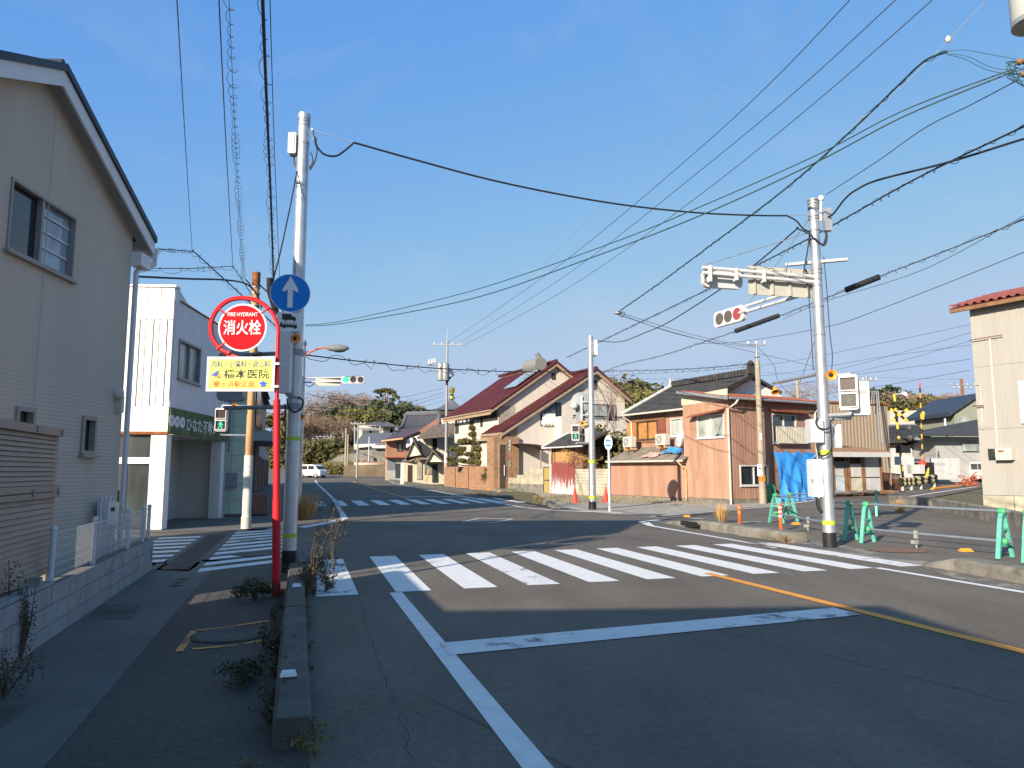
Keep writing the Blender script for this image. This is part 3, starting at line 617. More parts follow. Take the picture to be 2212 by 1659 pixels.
for k, l in enumerate(posts):
    mb = MB(); mb.tube(RD.p(l, -2.2, .45), RD.p(l, -2.2, 1.0), .028, None, 10); po = mb.build('post', 'plastic_white', mf, True)
    mb = MB(); mb.ball(RD.p(l, -2.2, 1.0), .034, 10, 6); mb.build('cap', 'plastic_white', po, True)
mb = MB()
for z in (.58, .66, .74, .82, .90, .965): mb.tube(RD.p(8.14, -2.17, z), RD.p(13.02, -2.17, z), .0035 if z < .95 else .006, None, 4)
mb.build('horizontal_wires', 'plastic_white', mf)
mb = MB(); l = 8.18
while l < 13: mb.tube(RD.p(l, -2.167, .55), RD.p(l, -2.167, .975), .0022, None, 3); l += .05
tag(mb.build('vertical_wires', 'plastic_white', mf), kind='stuff')
mb = MB()
for z in (.58, .72, .86, .965): mb.tube(RD.p(13.02, -2.2, z), RD.p(12.9, -6, z), .005, None, 4)
mb.build('return_wires', 'plastic_white', mf)

# ================================================================ WHITE SHOP BUILDING
WB = Frame(-9.25, 19.9, -4.0)
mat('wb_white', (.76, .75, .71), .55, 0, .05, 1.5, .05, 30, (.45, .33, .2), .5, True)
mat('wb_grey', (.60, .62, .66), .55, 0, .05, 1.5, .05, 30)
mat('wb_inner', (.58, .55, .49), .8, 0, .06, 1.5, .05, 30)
wbld = thing('corner_shop', WB.p(4, -3), 'white ribbed two storey shop with a green sign board and open porch', 'building')
TOPZ = WB.hit(Z('C', 322, 225))[1]; SZ1 = WB.hit(Z('C', 280, 1040))[1]; SZ0 = WB.hit(Z('C', 272, 1218))[1]
LEN = 5.15
# front (facing the viewer) panels, ribbed
n = 16
for i in range(n):
    d0 = -.36 * (i + 1); mb = MB()
    mb.fbox(WB, 0, .06, d0 + .012, d0 + .348, SZ1 + .02, TOPZ - .95); mb.fbox(WB, -.03, .0, d0 + .15, d0 + .2, SZ1 + .03, TOPZ - .97)
    mb.fbox(WB, 0, .06, d0 + .012, d0 + .348, TOPZ - .55, TOPZ - .06); mb.build('panel', 'wb_white', wbld)
for k, (za, zb) in enumerate(((TOPZ - .95, TOPZ - .75), (TOPZ - .745, TOPZ - .55), (SZ1 - .2, SZ1 + .015), (SZ1 - .43, SZ1 - .205), (SZ0 + .06, SZ1 - .435))):
    mb = MB(); mb.fbox(WB, -.03 if k < 2 else -.01, .06, -5.8, .0, za, zb - .004); mb.build('band', 'wb_white', wbld)
mb = MB(); mb.fbox(WB, -.05, .3, -5.8, .04, TOPZ - .06, TOPZ); mb.build('parapet_cap', 'wb_white', wbld)
mb = MB(); mb.fbox(WB, -.05, .0, -5.8, .02, SZ0 - .02, SZ0 + .055); mb.build('flashing', 'rust', wbld)
# side wall above the sign, fine vertical ribs, with its window
wa = WB.hit(Z('C', 362, 595)); wbq = WB.hit(Z('C', 488, 890))
mb = MB(); wall_open(mb, WB, 'l', 0, .06, LEN, SZ1, TOPZ - .4, [(wa[0], wbq[0], wbq[1], wa[1] - .0)], .1, -1)
mb.quad(WB.p(LEN, 0, 0), WB.p(LEN, -6, 0), WB.p(LEN, -6, TOPZ), WB.p(LEN, 0, TOPZ))
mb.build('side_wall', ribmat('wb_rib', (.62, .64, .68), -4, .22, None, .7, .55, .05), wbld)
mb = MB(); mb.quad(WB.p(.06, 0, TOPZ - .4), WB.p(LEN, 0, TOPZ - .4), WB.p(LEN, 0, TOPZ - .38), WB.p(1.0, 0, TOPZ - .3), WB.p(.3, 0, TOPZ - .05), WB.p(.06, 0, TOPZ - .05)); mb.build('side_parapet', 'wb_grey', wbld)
mb = MB(); mb.fbox(WB, .4, LEN, -5.8, .03, TOPZ - .38, TOPZ - .34); mb.build('roof', 'rust', wbld)
window(wbld, WB, 'l', 0, wa[0], wbq[0], wbq[1], wa[1], 2, 'galv_dull', 'glass_light', -1, .06, True, .03, .07)
# ground floor: pillars, recessed porch, glass door bay
for l0, l1, d0, d1 in ((-.0, .36, -.42, -.02), (LEN - .5, LEN - .15, -.35, -.02)):
    mb = MB(); mb.fbox(WB, l0, l1, d0, d1, .02, SZ0 - .02); mb.build('pillar', 'wb_white', wbld)
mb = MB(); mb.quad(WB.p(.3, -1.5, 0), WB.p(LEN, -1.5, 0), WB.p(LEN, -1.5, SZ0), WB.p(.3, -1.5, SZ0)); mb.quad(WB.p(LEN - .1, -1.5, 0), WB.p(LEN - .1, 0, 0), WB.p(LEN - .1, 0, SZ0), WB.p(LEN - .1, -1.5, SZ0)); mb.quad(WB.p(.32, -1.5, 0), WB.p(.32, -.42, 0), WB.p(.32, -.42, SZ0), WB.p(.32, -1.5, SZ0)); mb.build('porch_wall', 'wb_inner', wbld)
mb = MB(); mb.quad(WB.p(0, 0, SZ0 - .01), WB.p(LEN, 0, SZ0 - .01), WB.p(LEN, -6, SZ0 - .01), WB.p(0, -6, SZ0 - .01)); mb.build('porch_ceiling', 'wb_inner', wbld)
lb = WB.hit(Z('C', 398, 1503), -1.36), WB.hit(Z('C', 480, 1555), -1.36); mb = MB(); mb.fbox(WB, lb[0][0], lb[1][0], -1.5, -1.36, lb[1][1], lb[0][1]); mb.build('letter_box', 'wood_dark', wbld)
for k in range(5):
    mb = MB(); mb.fbox(WB, .1, .16, -.44 - .62 * (k + 1), -.44 - .62 * k - .02, .1, 1.75); mb.build('glass_door', 'glass_mid', wbld)
    mb = MB(); mb.fbox(WB, .07, .1, -.44 - .62 * (k + 1) - .03, -.44 - .62 * (k + 1) + .03, .1, 1.75); mb.build('door_stile', 'galv_dull', wbld)
mb = MB(); mb.fbox(WB, .02, .12, -5.8, -.42, 1.75, 1.92); mb.build('transom', 'wb_white', wbld)
mb = MB(); mb.fbox(WB, .1, .14, -5.8, -.44, 1.92, SZ0 - .03); mb.build('transom_glass', 'glass_mid', wbld)
mb = MB(); mb.fbox(WB, .06, .09, -1.35, -1.22, .75, 1.05); mb.build('door_handle', 'black', wbld)
# green sign board
mb = MB(); mb.fbox(WB, .02, LEN - .1, -.02, .05, SZ0, SZ1); sgb = mb.build('sign_board', mat('sign_green', (.035, .085, .03), .6, 0, .25, 3, .05, 30, (.24, .25, .10), .3), wbld)
sgb['label'] = 'green weathered sign board with white writing'
zc = (SZ0 + SZ1) / 2
for k in range(3):
    c = WB.p(WB.hit(Z('C', 311 + 35 * k, 1130 + 7 * k), .05)[0], .052, zc); mb = MB(); mb.disc(c, WB.d, .16, .004, 24, .19); q = mb.build('sign_dot', 'sign_white', sgb)
    lettering(('売買', '賃貸', '管理')[k], c + WB.d * .006, WB.l, UP, .2, .1, 'sign_green', sgb)
la_, lb_ = WB.hit(Z('C', 410, 1150), .05)[0], WB.hit(Z('C', 612, 1190), .05)[0]; lettering('ひなた不動産', WB.p((la_ + lb_) / 2, .054, zc - .02), WB.l, UP, lb_ - la_, .40, 'sign_white', sgb, 'lettering', .014)
mb = MB(); mb.fbox(WB, LEN + .02, LEN + .1, .02, .08, 2.2, TOPZ - .6); mb.build('downpipe', 'galv_dull', wbld)

# ================================================================ PALE GREEN TILED BUILDING AND THE ROW BEYOND
mat('tile_green', (.55, .64, .48), .5, 0, .06, 2, 0)
GB = Frame(*WB.p(LEN + .7, .5)[:2], -16.2)
gb = thing('tiled_shop', GB.p(3, -2), 'pale green tiled shop with dark shutters past the white shop', 'building')
mb = MB(); mb.fbox(GB, .02, 8, -8, -.05, 0, 6.55); mb.build('core', 'mortar', gb)
for i in range(5):
    for j in range(13):
        mb = MB(); d1 = -.02 - .5 * i; mb.fbox(GB, -.03, .015, d1 - .49, d1, .1 + .5 * j, .59 + .5 * j); mb.build('tile', 'tile_green', gb)
for j in range(13):
    mb = MB(); mb.fbox(GB, .02, .9, -.05, 0, .1 + .5 * j, .59 + .5 * j); mb.build('tile', 'tile_green', gb)
for l0, l1, z0, z1, m in ((1.0, 4.2, .1, 2.6, 'dark_void'), (4.4, 7.8, .1, 2.6, 'wood_dark'), (1.0, 3.0, 3.2, 5.2, 'glass_mid'), (4.0, 7.6, 3.4, 5.0, 'glass_dark')):
    mb = MB(); mb.fbox(GB, l0, l1, -.05, .03, z0, z1); mb.build('shutter' if z0 < 1 else 'window', m, gb)
mb = MB(); mb.fbox(GB, .95, 7.9, -.05, .75, 2.65, 3.0); mb.build('canopy', mat('canopy_grey', (.33, .35, .36), .7, 0, .1, 2, .1), gb)
mb = MB(); mb.fbox(GB, -.2, -.03, -.8, -.3, 1.0, 1.5); mb.build('meter_box', 'galv_dull', gb)
mb = MB(); mb.fbox(GB, .4, 1.8, .05, .7, .05, .75); mb.build('planter', mat('brick_dull', (.26, .13, .10), .9, 0, .2, 5, .2), gb)
mat('wall_dull', (.36, .36, .35), .85, 0, .12, .8, .1, 20, (.2, .19, .17), .4)
for k, (l0, l1, h, d, lab) in enumerate(((9, 17, 5.6, -.3, 'narrow grey shop front beside the pale green tiled shop'), (18.5, 30, 6.0, -.6, 'dull grey two storey house third past the white shop'), (32, 46, 4.4, -.8, 'low dark roofed house at the far end of the left row'))):
    t = thing('row_house', GB.p((l0 + l1) / 2, d - 3), lab, 'house'); z = .006 * max(0, l0 - 2)
    mb = MB(); mb.fbox(GB, l0, l1, d - 7, d, z - .2, z + h); mb.build('wall', 'wall_dull', t)
    mb = MB(); mb.prism([GB.p(l0 - .3, d + .4, z + h), GB.p(l0 - .3, d - 7.5, z + h), GB.p(l0 - .3, d - 3.5, z + h + 1.4)], GB.l * (l1 - l0 + .6)); mb.build('roof', 'tile_black', t)
    for q in range(3):
        a = l0 + .6 + q * (l1 - l0 - .6) / 3; ww = (l1 - l0) / 4
        mb = MB(); mb.fbox(GB, a, a + ww, d, d + .05, z + .1, z + 2.3); mb.build('shutter', 'wood_dark', t)
        mb = MB(); mb.fbox(GB, a, a + ww, d, d + .05, z + 3.2, z + 4.1); mb.build('window', 'glass_dark', t)

# ================================================================ POLES, SIGNALS, SIGNS
def band(root, x, y, z0, z1, r, m, name='band', n=20):
    mb = MB(); mb.tube((x, y, z0), (x, y, z1), r, None, n); return mb.build(name, m, root, True)
def pole_body(root, x, y, h, r0, r1, m='galv', z=0, n=20, name='pole'):
    mb = MB(); mb.tube((x, y, z - .1), (x, y, z + h), r0, r1, n); return mb.build(name, m, root, True)
def loop(root, pts, r=.014, m='cable', name='cable'):
    """smooth cable through points"""
    P = [Vector(p) for p in pts]; out = []
    Q = [P[0]] + P + [P[-1]]
    for i in range(1, len(Q) - 2):
        for k in range(6):
            t = k / 6; a, b, c, d = Q[i - 1], Q[i], Q[i + 1], Q[i + 2]
            out.append(.5 * ((2 * b) + (c - a) * t + (2 * a - 5 * b + 4 * c - d) * t * t + (3 * b - a - 3 * c + d) * t ** 3))
    out.append(P[-1]); mb = MB(); mb.path(out, r, 6); return mb.build(name, m, root, True)
def rbox(mb, c, e, n, w, dp, h, r=.05, k=4):
    """box with rounded corners in its w-h face"""
    pts = []
    for cx, cz, a0 in ((1, 1, 0), (-1, 1, 90), (-1, -1, 180), (1, -1, 270)):
        for i in range(k + 1):
            a = R_(a0 + 90 * i / k); pts.append(Vector(c) + e * (cx * (w / 2 - r) + math.cos(a) * r) + UP * (cz * (h / 2 - r) + math.sin(a) * r) - n * dp / 2)
    return mb.prism(pts, n * dp)
def walking_man(root, c, e, n, h, m):
    """figure of the green man, striding"""
    mb = MB(); s = h / 10.0; T = lambda x, z: Vector(c) + e * x * s + UP * z * s
    mb.disc(T(0, 4.1), n, .95 * s, .004, 14)
    for pts in ([(-1.3, 2.9), (1.3, 2.9), (1.1, -.6), (-1.1, -.6)], [(-1.2, 2.9), (-1.0, 1.6), (-2.4, .4), (-3.0, 1.1)], [(1.2, 2.9), (2.1, 1.2), (2.9, -.2), (2.2, -.6), (1.2, 1.0)], [(-1.1, -.5), (.1, -.5), (-.9, -2.6), (-2.6, -4.9), (-3.4, -4.4), (-1.9, -2.2)], [(.0, -.5), (1.1, -.5), (1.5, -2.4), (2.7, -4.9), (1.7, -5.1), (.6, -2.6)]):
        mb.prism([T(*q) for q in pts], n * .004)
    return mb.build('green_man', m, root)
mat('lens_red_off', (.035, .02, .017), .4, 0, .1, 20, .2, 200)
mat('lens_off', (.025, .025, .022), .35, 0, .2, 30, .2, 200)
emat('lamp_green', (.01, .62, .33), .9); emat('lamp_cyan', (.01, .62, .30), .85); emat('lamp_red_dim', (.42, .07, .06), .5)
def ped_signal(root, c, n, h=.78, lit='green'):
    """two-lens pedestrian signal head, centre c, facing n"""
    n = Vector(n).normalized(); e = UP.cross(n).normalized(); w = h * .5
    mb = MB(); rbox(mb, Vector(c), e, n, w, h * .2, h, .05); hd = mb.build('signal_head', 'white_metal', root)
    for k, (zz, man) in enumerate(((h * .24, 'red'), (-h * .23, 'green'))):
        cc = Vector(c) + UP * zz + n * h * .1
        mb = MB(); o = w * .46; hh = h * .205
        for pts in ([(-o, -hh), (o, -hh), (o * .86, -hh * .86), (-o * .86, -hh * .86)], [(o, -hh), (o, hh), (o * .86, hh * .86), (o * .86, -hh * .86)], [(o, hh), (-o, hh), (-o * .86, hh * .86), (o * .86, hh * .86)], [(-o, hh), (-o, -hh), (-o * .86, -hh * .86), (-o * .86, hh * .86)]):
            mb.prism([cc + e * x + UP * z for x, z in pts], n * (.05 if k == 0 else .035))
        mb.build('hood', 'white_metal', hd)
        mb = MB(); rbox(mb, cc + n * .003, e, n, o * 1.72, .006, hh * 1.74, .03); mb.build('lens', 'lens_red_off' if man == 'red' else 'lens_off', hd)
        if man == 'green' and lit == 'green': walking_man(hd, cc + n * .007, e, n, hh * 1.6, 'lamp_green')
        elif man == 'green': walking_man(hd, cc + n * .007, e, n, hh * 1.5, mat('man_off', (.08, .08, .05), .5, 0, .1, 9, 0))
    return hd
def speaker(root, c, n, r=.07, m='orange_plastic'):
    mb = MB(); mb.lathe(Vector(c) - Vector(n).normalized() * .07, [(r * .45, 0), (r * .5, .04), (r, .12), (r * 1.02, .13), (r * .85, .125), (r * .3, .07)], 16, n); o = mb.build('speaker', m, root, True)
    mb = MB(); mb.ball(Vector(c) + Vector(n).normalized() * .005, r * .45, 8, 5); mb.build('speaker_cone', 'black', o, True); return o
FACE = -RD.l                                   # towards traffic coming up the road
EAST = Vector((1, 0, 0))

# ---- red hydrant sign post
fb = RD.p(10.05, -.18); FY = fb.y
hs = thing('fire_hydrant_sign', fb, 'red hydrant sign post with round sign and yellow clinic advertisement plate', 'sign')
def atF(f, x, y, dy=0): return AT(*Z(f, x, y), FY + dy)
PT = atF('D', 966, 1300); mb = MB(); mb.tube(fb - UP * .05, PT, .045, None, 16); mb.build('pole', 'red_paint', hs, True)
zk = atF('K5', 608, 940).z; zj = atF('D', 965, 1290).z
mb = MB(); mb.tube(fb - UP * .04, fb.lerp(PT, zk / PT.z), .052, None, 16); mb.build('sleeve', 'red_paint', hs, True)
ring = [atF('D', *q) for q in ((966, 1300), (970, 1000), (975, 760), (978, 640), (960, 560), (915, 470), (850, 405), (760, 355), (640, 338), (530, 352), (440, 405), (378, 480), (345, 560), (340, 640), (358, 720), (400, 785), (455, 835), (520, 862))]
loop(hs, [Vector((p.x, FY, p.z)) for p in ring], .030, 'red_paint', 'hoop')
mb = MB(); mb.prism([atF('D', *q) for q in ((455, 825), (520, 860), (600, 885), (600, 895), (495, 890))], (0, .03, 0)); mb.build('gusset', 'red_paint', hs)
dcn = (atF('D', 418, 620) + atF('D', 876, 620)) / 2; dcn.y = FY - .03; dr = (atF('D', 876, 620) - atF('D', 418, 620)).x / 2
mb = MB(); mb.disc(dcn + Vector((0, .012, 0)), (0, -1, 0), dr, .012, 48); dsc = mb.build('sign_disc', 'sign_white', hs)
mb = MB(); mb.disc(dcn + Vector((0, -.001, 0)), (0, -1, 0), dr * .93, .003, 48); mb.build('red_face', 'sign_red', dsc)
lettering('FIRE HYDRANT', dcn + Vector((0, -.007, dr * .55)), EAST, UP, dr * 1.25, dr * .16, 'sign_white', dsc, 'lettering', .012)
lettering('消火栓', dcn + Vector((0, -.007, 0)), EAST, UP, dr * 1.56, dr * .62, 'sign_white', dsc, 'lettering', .014)
for a in (38, 142, 222):
    mb = MB(); q = Vector((math.cos(R_(a)), 0, math.sin(R_(a)))); mb.tube(dcn + q * dr * .95, dcn + q * (dr * 1.38), .012, None, 8); mb.build('strut', 'red_paint', hs)
A, B, C_, D_ = atF('D', 313, 1222), atF('D', 957, 1230), atF('D', 957, 905), atF('D', 322, 893)
pc = (A + B + C_ + D_) / 4; pc.y = FY - .045; pe = (B - A); pe.y = 0; pw = pe.length; pe.normalize(); pu = Vector((0, 0, 1)); ph = ((C_ - B).length + (D_ - A).length) / 2; pn = Vector((0, -1, 0))
mb = MB(); mb.obox(pc, EAST, pn, pw, .03, ph); pl = mb.build('advertisement_plate', 'white_metal', hs)
mb = MB(); mb.obox(pc + pn * .0165, EAST, pn, pw * .925, .003, ph * .84); mb.build('yellow_face', 'sign_yellow', pl)
q = pc + pn * .020; PW = pw
lettering('内科・小児科・皮ふ科', q + Vector((0, 0, ph * .285)), EAST, UP, PW * .86, ph * .19, 'navy_ink', pl, 'lettering', .016)
lettering('橋本医院', q + Vector((PW * .09, 0, 0)), EAST, UP, PW * .67, ph * .28, 'dark_ink', pl, 'lettering', .016)
lettering('櫛ヶ浜駅正面', q + Vector((-PW * .09, 0, -ph * .29)), EAST, UP, PW * .6, ph * .18, 'red_ink', pl, 'lettering', .016)
T = lambda x, z: q + Vector((x * PW, 0, z * ph))
mb = MB(); mb.prism([T(*p) for p in ((.305, -.37), (.375, -.37), (.375, -.29), (.415, -.29), (.34, -.2), (.265, -.29), (.305, -.29))], (0, -.003, 0)); mb.build('arrow', 'blue_ink', pl)
mb = MB(); mb.prism([T(*p) for p in ((-.435, -.06), (-.41, .0), (-.33, .10), (-.355, .02), (-.385, -.04))], (0, -.003, 0)); mb.prism([T(*p) for p in ((-.385, -.085), (-.375, -.02), (-.30, .12), (-.335, .0), (-.35, -.065))], (0, -.003, 0)); mb.build('emblem_stroke', 'blue_ink', pl)
mb = MB(); mb.disc(T(-.315, -.06), (0, -1, 0), .03, .003, 18); mb.build('emblem_dot', 'red_ink', pl)
mb = MB(); mb.prism([T(*p) for p in ((-.315, -.075), (-.27, -.07), (-.29, -.04), (-.32, -.04))], (0, -.005, 0)); mb.build('emblem_cut', 'sign_yellow', pl)
for f, x, y in (('D', 967, 965), ('D', 965, 1180)):
    z = atF(f, x, y).z; mb = MB(); mb.obox((B.x + .0, FY - .02, z), EAST, pn, .1, .09, .03); mb.build('clamp', 'white_metal', hs)

# ---- galvanised signal pole on the left, with the mandatory direction sign
lp = RD.p(12.27, -.05); LY = lp.y; PR = .108
ls = thing('signal_pole', lp, 'galvanised pole with blue arrow sign at the left kerb', 'pole')
pole_body(ls, lp.x, lp.y, 7.45, .112, .094, 'galv', 0, 24)
def atL(f, x, y, dy=0): return AT(*Z(f, x, y), LY + dy)
band(ls, lp.x, lp.y, 7.38, 7.47, .104, 'galv', 'top_cap')
band(ls, lp.x, lp.y, -.02, .33, .116, 'black', 'base_wrap')
for f, x, y in (('K5', 728, 1282), ('K5', 765, 367)):
    z = atL(f, x, y).z; band(ls, lp.x, lp.y, z - .03, z + .03, .1125, 'lime_band', 'reflective_band')
for y in (185, 215, 365): z = atL('F', 450, y).z; band(ls, lp.x, lp.y, z - .015, z + .015, .1, 'galv_dull', 'strap')
# junction box near the top
c = (atL('F', 362, 280) + atL('F', 362, 470)) / 2; mb = MB(); rbox(mb, Vector((c.x, LY - .02, c.z)), EAST, Vector((0, -1, 0)), .13, .16, .36, .02); jb = mb.build('junction_box', 'white_metal', ls)
mb = MB(); mb.obox((c.x + .02, LY - .103, c.z), EAST, Vector((0, -1, 0)), .04, .01, .3); mb.build('cover_strip', 'galv_dull', jb)
for z in (-.1, .1): mb = MB(); mb.tube((c.x, LY, c.z + z), (lp.x, LY, c.z + z), .02, None, 8); mb.build('bracket', 'galv_dull', jb)
loop(ls, [atL('F', 362, 470), atL('F', 365, 520), atL('F', 390, 560), atL('F', 405, 570)], .022, 'cable_grey', 'conduit')
loop(ls, [atL('F', q[0], q[1], -.06) for q in ((520, 250), (535, 330), (555, 420), (540, 500), (505, 565), (490, 575))], .014)
loop(ls, [atL('F', q[0], q[1], -.05) for q in ((500, 435), (520, 480), (515, 530), (490, 560))], .012)
mb = MB(); mb.tube(atL('F', 515, 235), atL('F', 538, 320), .016, None, 8); mb.ball(atL('F', 538, 318), .035, 8, 5); mb.build('insulator', 'plastic_white', ls, True)
# round blue sign
bc = (atL('D', 945, 318) + atL('D', 1308, 318)) / 2; br_ = (atL('D', 1308, 318) - atL('D', 945, 318)).x / 2; bc.y = LY - .19
mb = MB(); mb.disc(bc, FACE, br_, .012, 48); bs = mb.build('round_sign', 'sign_white', ls); bs['label'] = 'round blue sign with a white arrow pointing up'
mb = MB(); mb.disc(bc + FACE * .012, FACE, br_ * .965, .003, 48); mb.build('blue_face', 'sign_blue', bs)
e = UP.cross(FACE).normalized(); T = lambda x, z: bc + FACE * .016 + e * x * br_ + UP * z * br_
mb = MB(); mb.prism([T(*p) for p in ((-.13, -.76), (.13, -.76), (.13, .17), (.38, .04), (.38, .2), (0, .88), (-.38, .2), (-.38, .04), (-.13, .17))], FACE * .003); mb.build('arrow', 'sign_white', bs)
c = (atL('D', 993, 490) + atL('D', 1238, 680)) / 2; c.y = LY - .19; mb = MB(); rbox(mb, c, e, FACE, .375, .012, .30, .03); sp = mb.build('supplementary_plate', 'sign_white', ls); sp['label'] = 'white plate with a lorry and a bus drawn in black'
T = lambda x, z: c + FACE * .008 + e * x + UP * z
mb = MB(); mb.prism([T(*p) for p in ((-.11, .04), (-.11, .125), (.035, .125), (.035, .09), (.075, .09), (.105, .055), (.105, .03), (-.11, .03))], FACE * .003); mb.disc(T(-.05, .028), FACE, .018, .003, 12); mb.disc(T(.075, .028), FACE, .018, .003, 12); mb.build('lorry_mark', 'dark_ink', sp)
mb = MB(); mb.prism([T(*p) for p in ((-.135, -.09), (-.135, -.03), (-.12, -.015), (.12, -.015), (.125, -.09))], FACE * .003); mb.disc(T(-.07, -.092), FACE, .019, .004, 12); mb.disc(T(.09, -.092), FACE, .019, .004, 12); bm_ = mb.build('bus_mark', 'dark_ink', sp)
for k in range(6): mb = MB(); x = -.105 + .04 * k; mb.prism([T(x, -.045), T(x + .03, -.045), T(x + .03, -.022), T(x, -.022)], FACE * .005); mb.build('bus_window_mark', 'sign_white', sp)
for z in (bc.z - .05, c.z): mb = MB(); mb.tube((lp.x, LY - .1, z), (bc.x, bc.y + .01, z), .02, None, 8); mb.build('sign_bracket', 'galv_dull', ls)
# control box, speaker and the two arms with the side street's signal
c0, c1 = atL('C', 1057, 612), atL('C', 1118, 905); mb = MB(); rbox(mb, Vector(((c0.x + c1.x) / 2, LY - .2, (c0.z + c1.z) / 2)), EAST, Vector((0, -1, 0)), .2, .16, .98, .04); mb.build('control_box', 'plastic_white', ls)
for z in (c1.z + .12, c0.z - .15): mb = MB(); mb.tube((c1.x, LY - .15, z), (lp.x, LY, z), .022, None, 8); mb.build('box_bracket', 'galv_dull', ls)
speaker(ls, Vector((lp.x + .02, LY - .2, atL('C', 1150, 602).z)), (.7, -.7, -.05), .075)
sa = -RD.d * 1.0
for y, ln in ((682, 1.12), (1040, 1.2)):
    z = atL('C', 1100, y).z; mb = MB(); mb.tube((lp.x, LY, z), Vector((lp.x, LY, z)) - EAST * ln + Vector((0, .25, 0)), .035, None, 10); mb.build('arm', 'galv_dull', ls, True)
    band(ls, lp.x, lp.y, z - .05, z + .05, .122, 'galv_dull', 'arm_clamp')
zt, zb = atL('C', 740, 668).z, atL('C', 740, 995).z; c = Vector((lp.x - 1.1, LY + .25, (zt + zb) / 2)); mb = MB(); rbox(mb, c, EAST, Vector((0, 1, 0)), .42, .2, abs(zt - zb), .08); mb.build('vehicle_signal_back', 'galv_dull', ls)
speaker(ls, Vector((lp.x - .62, LY + .05, atL('C', 960, 700).z)), (-.2, -.6, -.7), .08, 'rust')
loop(ls, [atL('C', 1075, 985, -.15), atL('C', 1085, 1040, -.15), atL('C', 1125, 1075, -.15), atL('C', 1170, 1050, -.15), atL('C', 1180, 1000, -.15), atL('C', 1150, 975, -.15)], .014)
loop(ls, [atL('C', 1060, 1020, -.15), atL('C', 1065, 1080, -.15), atL('C', 1045, 1125, -.15), atL('C', 1020, 1110, -.15), atL('C', 1018, 1070, -.1)], .014)
mb = MB(); mb.tube(atL('C', 1075, 910, -.14), atL('C', 1075, 965, -.14), .03, None, 8); mb.tube(atL('C', 1075, 965, -.14), atL('C', 1160, 985, -.05), .028, None, 8); mb.build('conduit', 'galv_dull', ls, True)
loop(ls, [atL('F', 390, 590, -.1), atL('F', 340, 850, -.4), atL('F', 250, 1270, -1.0), atL('F', 180, 1530, -1.5)], .012)

# ---- rusty utility pole with the pedestrian light
rp = RD.p(21.67, -1.24); RY = rp.y
def atR(f, x, y, dy=0): return AT(*Z(f, x, y), RY + dy)
rs = thing('rusty_pole', rp, 'rusted steel pole carrying the green pedestrian light outside the white shop', 'pole')
zr1, zr2, ztop = atR('K5', 350, 525).z, atR('C', 895, 240).z, atR('C', 895, 150).z
band(rs, rp.x, rp.y, -.1, atR('K5', 320, 1105).z, .135, 'plastic_cream', 'lower_sleeve')
band(rs, rp.x, rp.y, atR('K5', 320, 1105).z, zr1, .118, mat('pole_cream', (.62, .60, .53), .6, 0, .1, 4, .1, 20, (.3, .2, .1), .35), 'painted_section')
mat('rusty_paint', (.46, .27, .13), .7, 0, .3, 5, .2, 30, (.22, .075, .025), .25, True)
band(rs, rp.x, rp.y, zr1, zr2, .10, 'rusty_paint', 'rusted_section'); band(rs, rp.x, rp.y, zr2, ztop, .115, 'rust', 'rusted_top')
c = (atR('C', 622, 1055) + atR('C', 705, 1205)) / 2; c.y = RY - .25
ped_signal(rs, c, (.12, -1, -.04), (atR('C', 660, 1055) - atR('C', 660, 1208)).z * 1.0)
for y0 in (1036, 1230): z = atR('C', 700, y0).z; mb = MB(); mb.path([(c.x, c.y, z - (.06 if y0 < 1100 else -.02)), (c.x, c.y + .02, z), (rp.x, RY, z)], .028, 8); mb.build('arm', 'galv', rs, True)
speaker(rs, atR('C', 730, 1040, -.3), (.1, -1, -.1), .085)
for k, y in enumerate((250, 290, 330, 370)):
    z = atR('C', 890, y).z; band(rs, rp.x, rp.y, z - .02, z + .02, .125, 'galv_dull', 'strap')
mb = MB(); mb.tube(atR('C', 850, 330), atR('C', 850, 365), .05, None, 10); mb.build('junction_can', 'plastic_white', rs, True)
loop(rs, [atR('C', 800, 195), atR('C', 830, 230), atR('C', 850, 280), atR('C', 862, 320)], .02)

# ---- second galvanised pole with the green vehicle signal and a street lamp
p2 = RD.p(27.2, .12); Y2 = p2.y
def at2(f, x, y, dy=0): return AT(*Z(f, x, y), Y2 + dy)
g2 = thing('signal_pole', p2, 'galvanised pole with green vehicle signal and red lamp arm behind the blue arrow sign', 'pole')
pole_body(g2, p2.x, p2.y, at2('D', 1235, 735).z, .125, .10, 'galv', 0, 20)
for y in (770, 860): z = at2('D', 1235, y).z; band(g2, p2.x, p2.y, z - .06, z + .06, .125, 'galv_dull', 'clamp')
zs = at2('1', 110, 310).z; x0 = p2.x
for dz in (-.07, .07): mb = MB(); mb.tube((x0, Y2, zs + dz), (at2('1', 460, 300).x, Y2 - .25, zs + dz), .03, None, 8); mb.build('arm', 'galv', g2, True)
a, b = at2('1', 172, 285), at2('1', 418, 370); mb = MB(); rbox(mb, Vector(((a.x + b.x) / 2, Y2 - .12, (a.z + b.z) / 2)), EAST, Vector((0, -1, 0)), b.x - a.x, .02, a.z - b.z, .05); mb.build('name_plate', mat('plate_back', (.42, .41, .36), .5, 0, .06, 3, .03), g2)
a, b = at2('1', 448, 276), at2('1', 678, 354); c = Vector(((a.x + b.x) / 2, Y2 - .3, (a.z + b.z) / 2)); w, h = b.x - a.x, a.z - b.z
mb = MB(); rbox(mb, c, EAST, Vector((0, -1, 0)), w, .1, h, h * .35); vs = mb.build('vehicle_signal', 'white_metal', g2); vs['label'] = 'horizontal vehicle signal showing green'
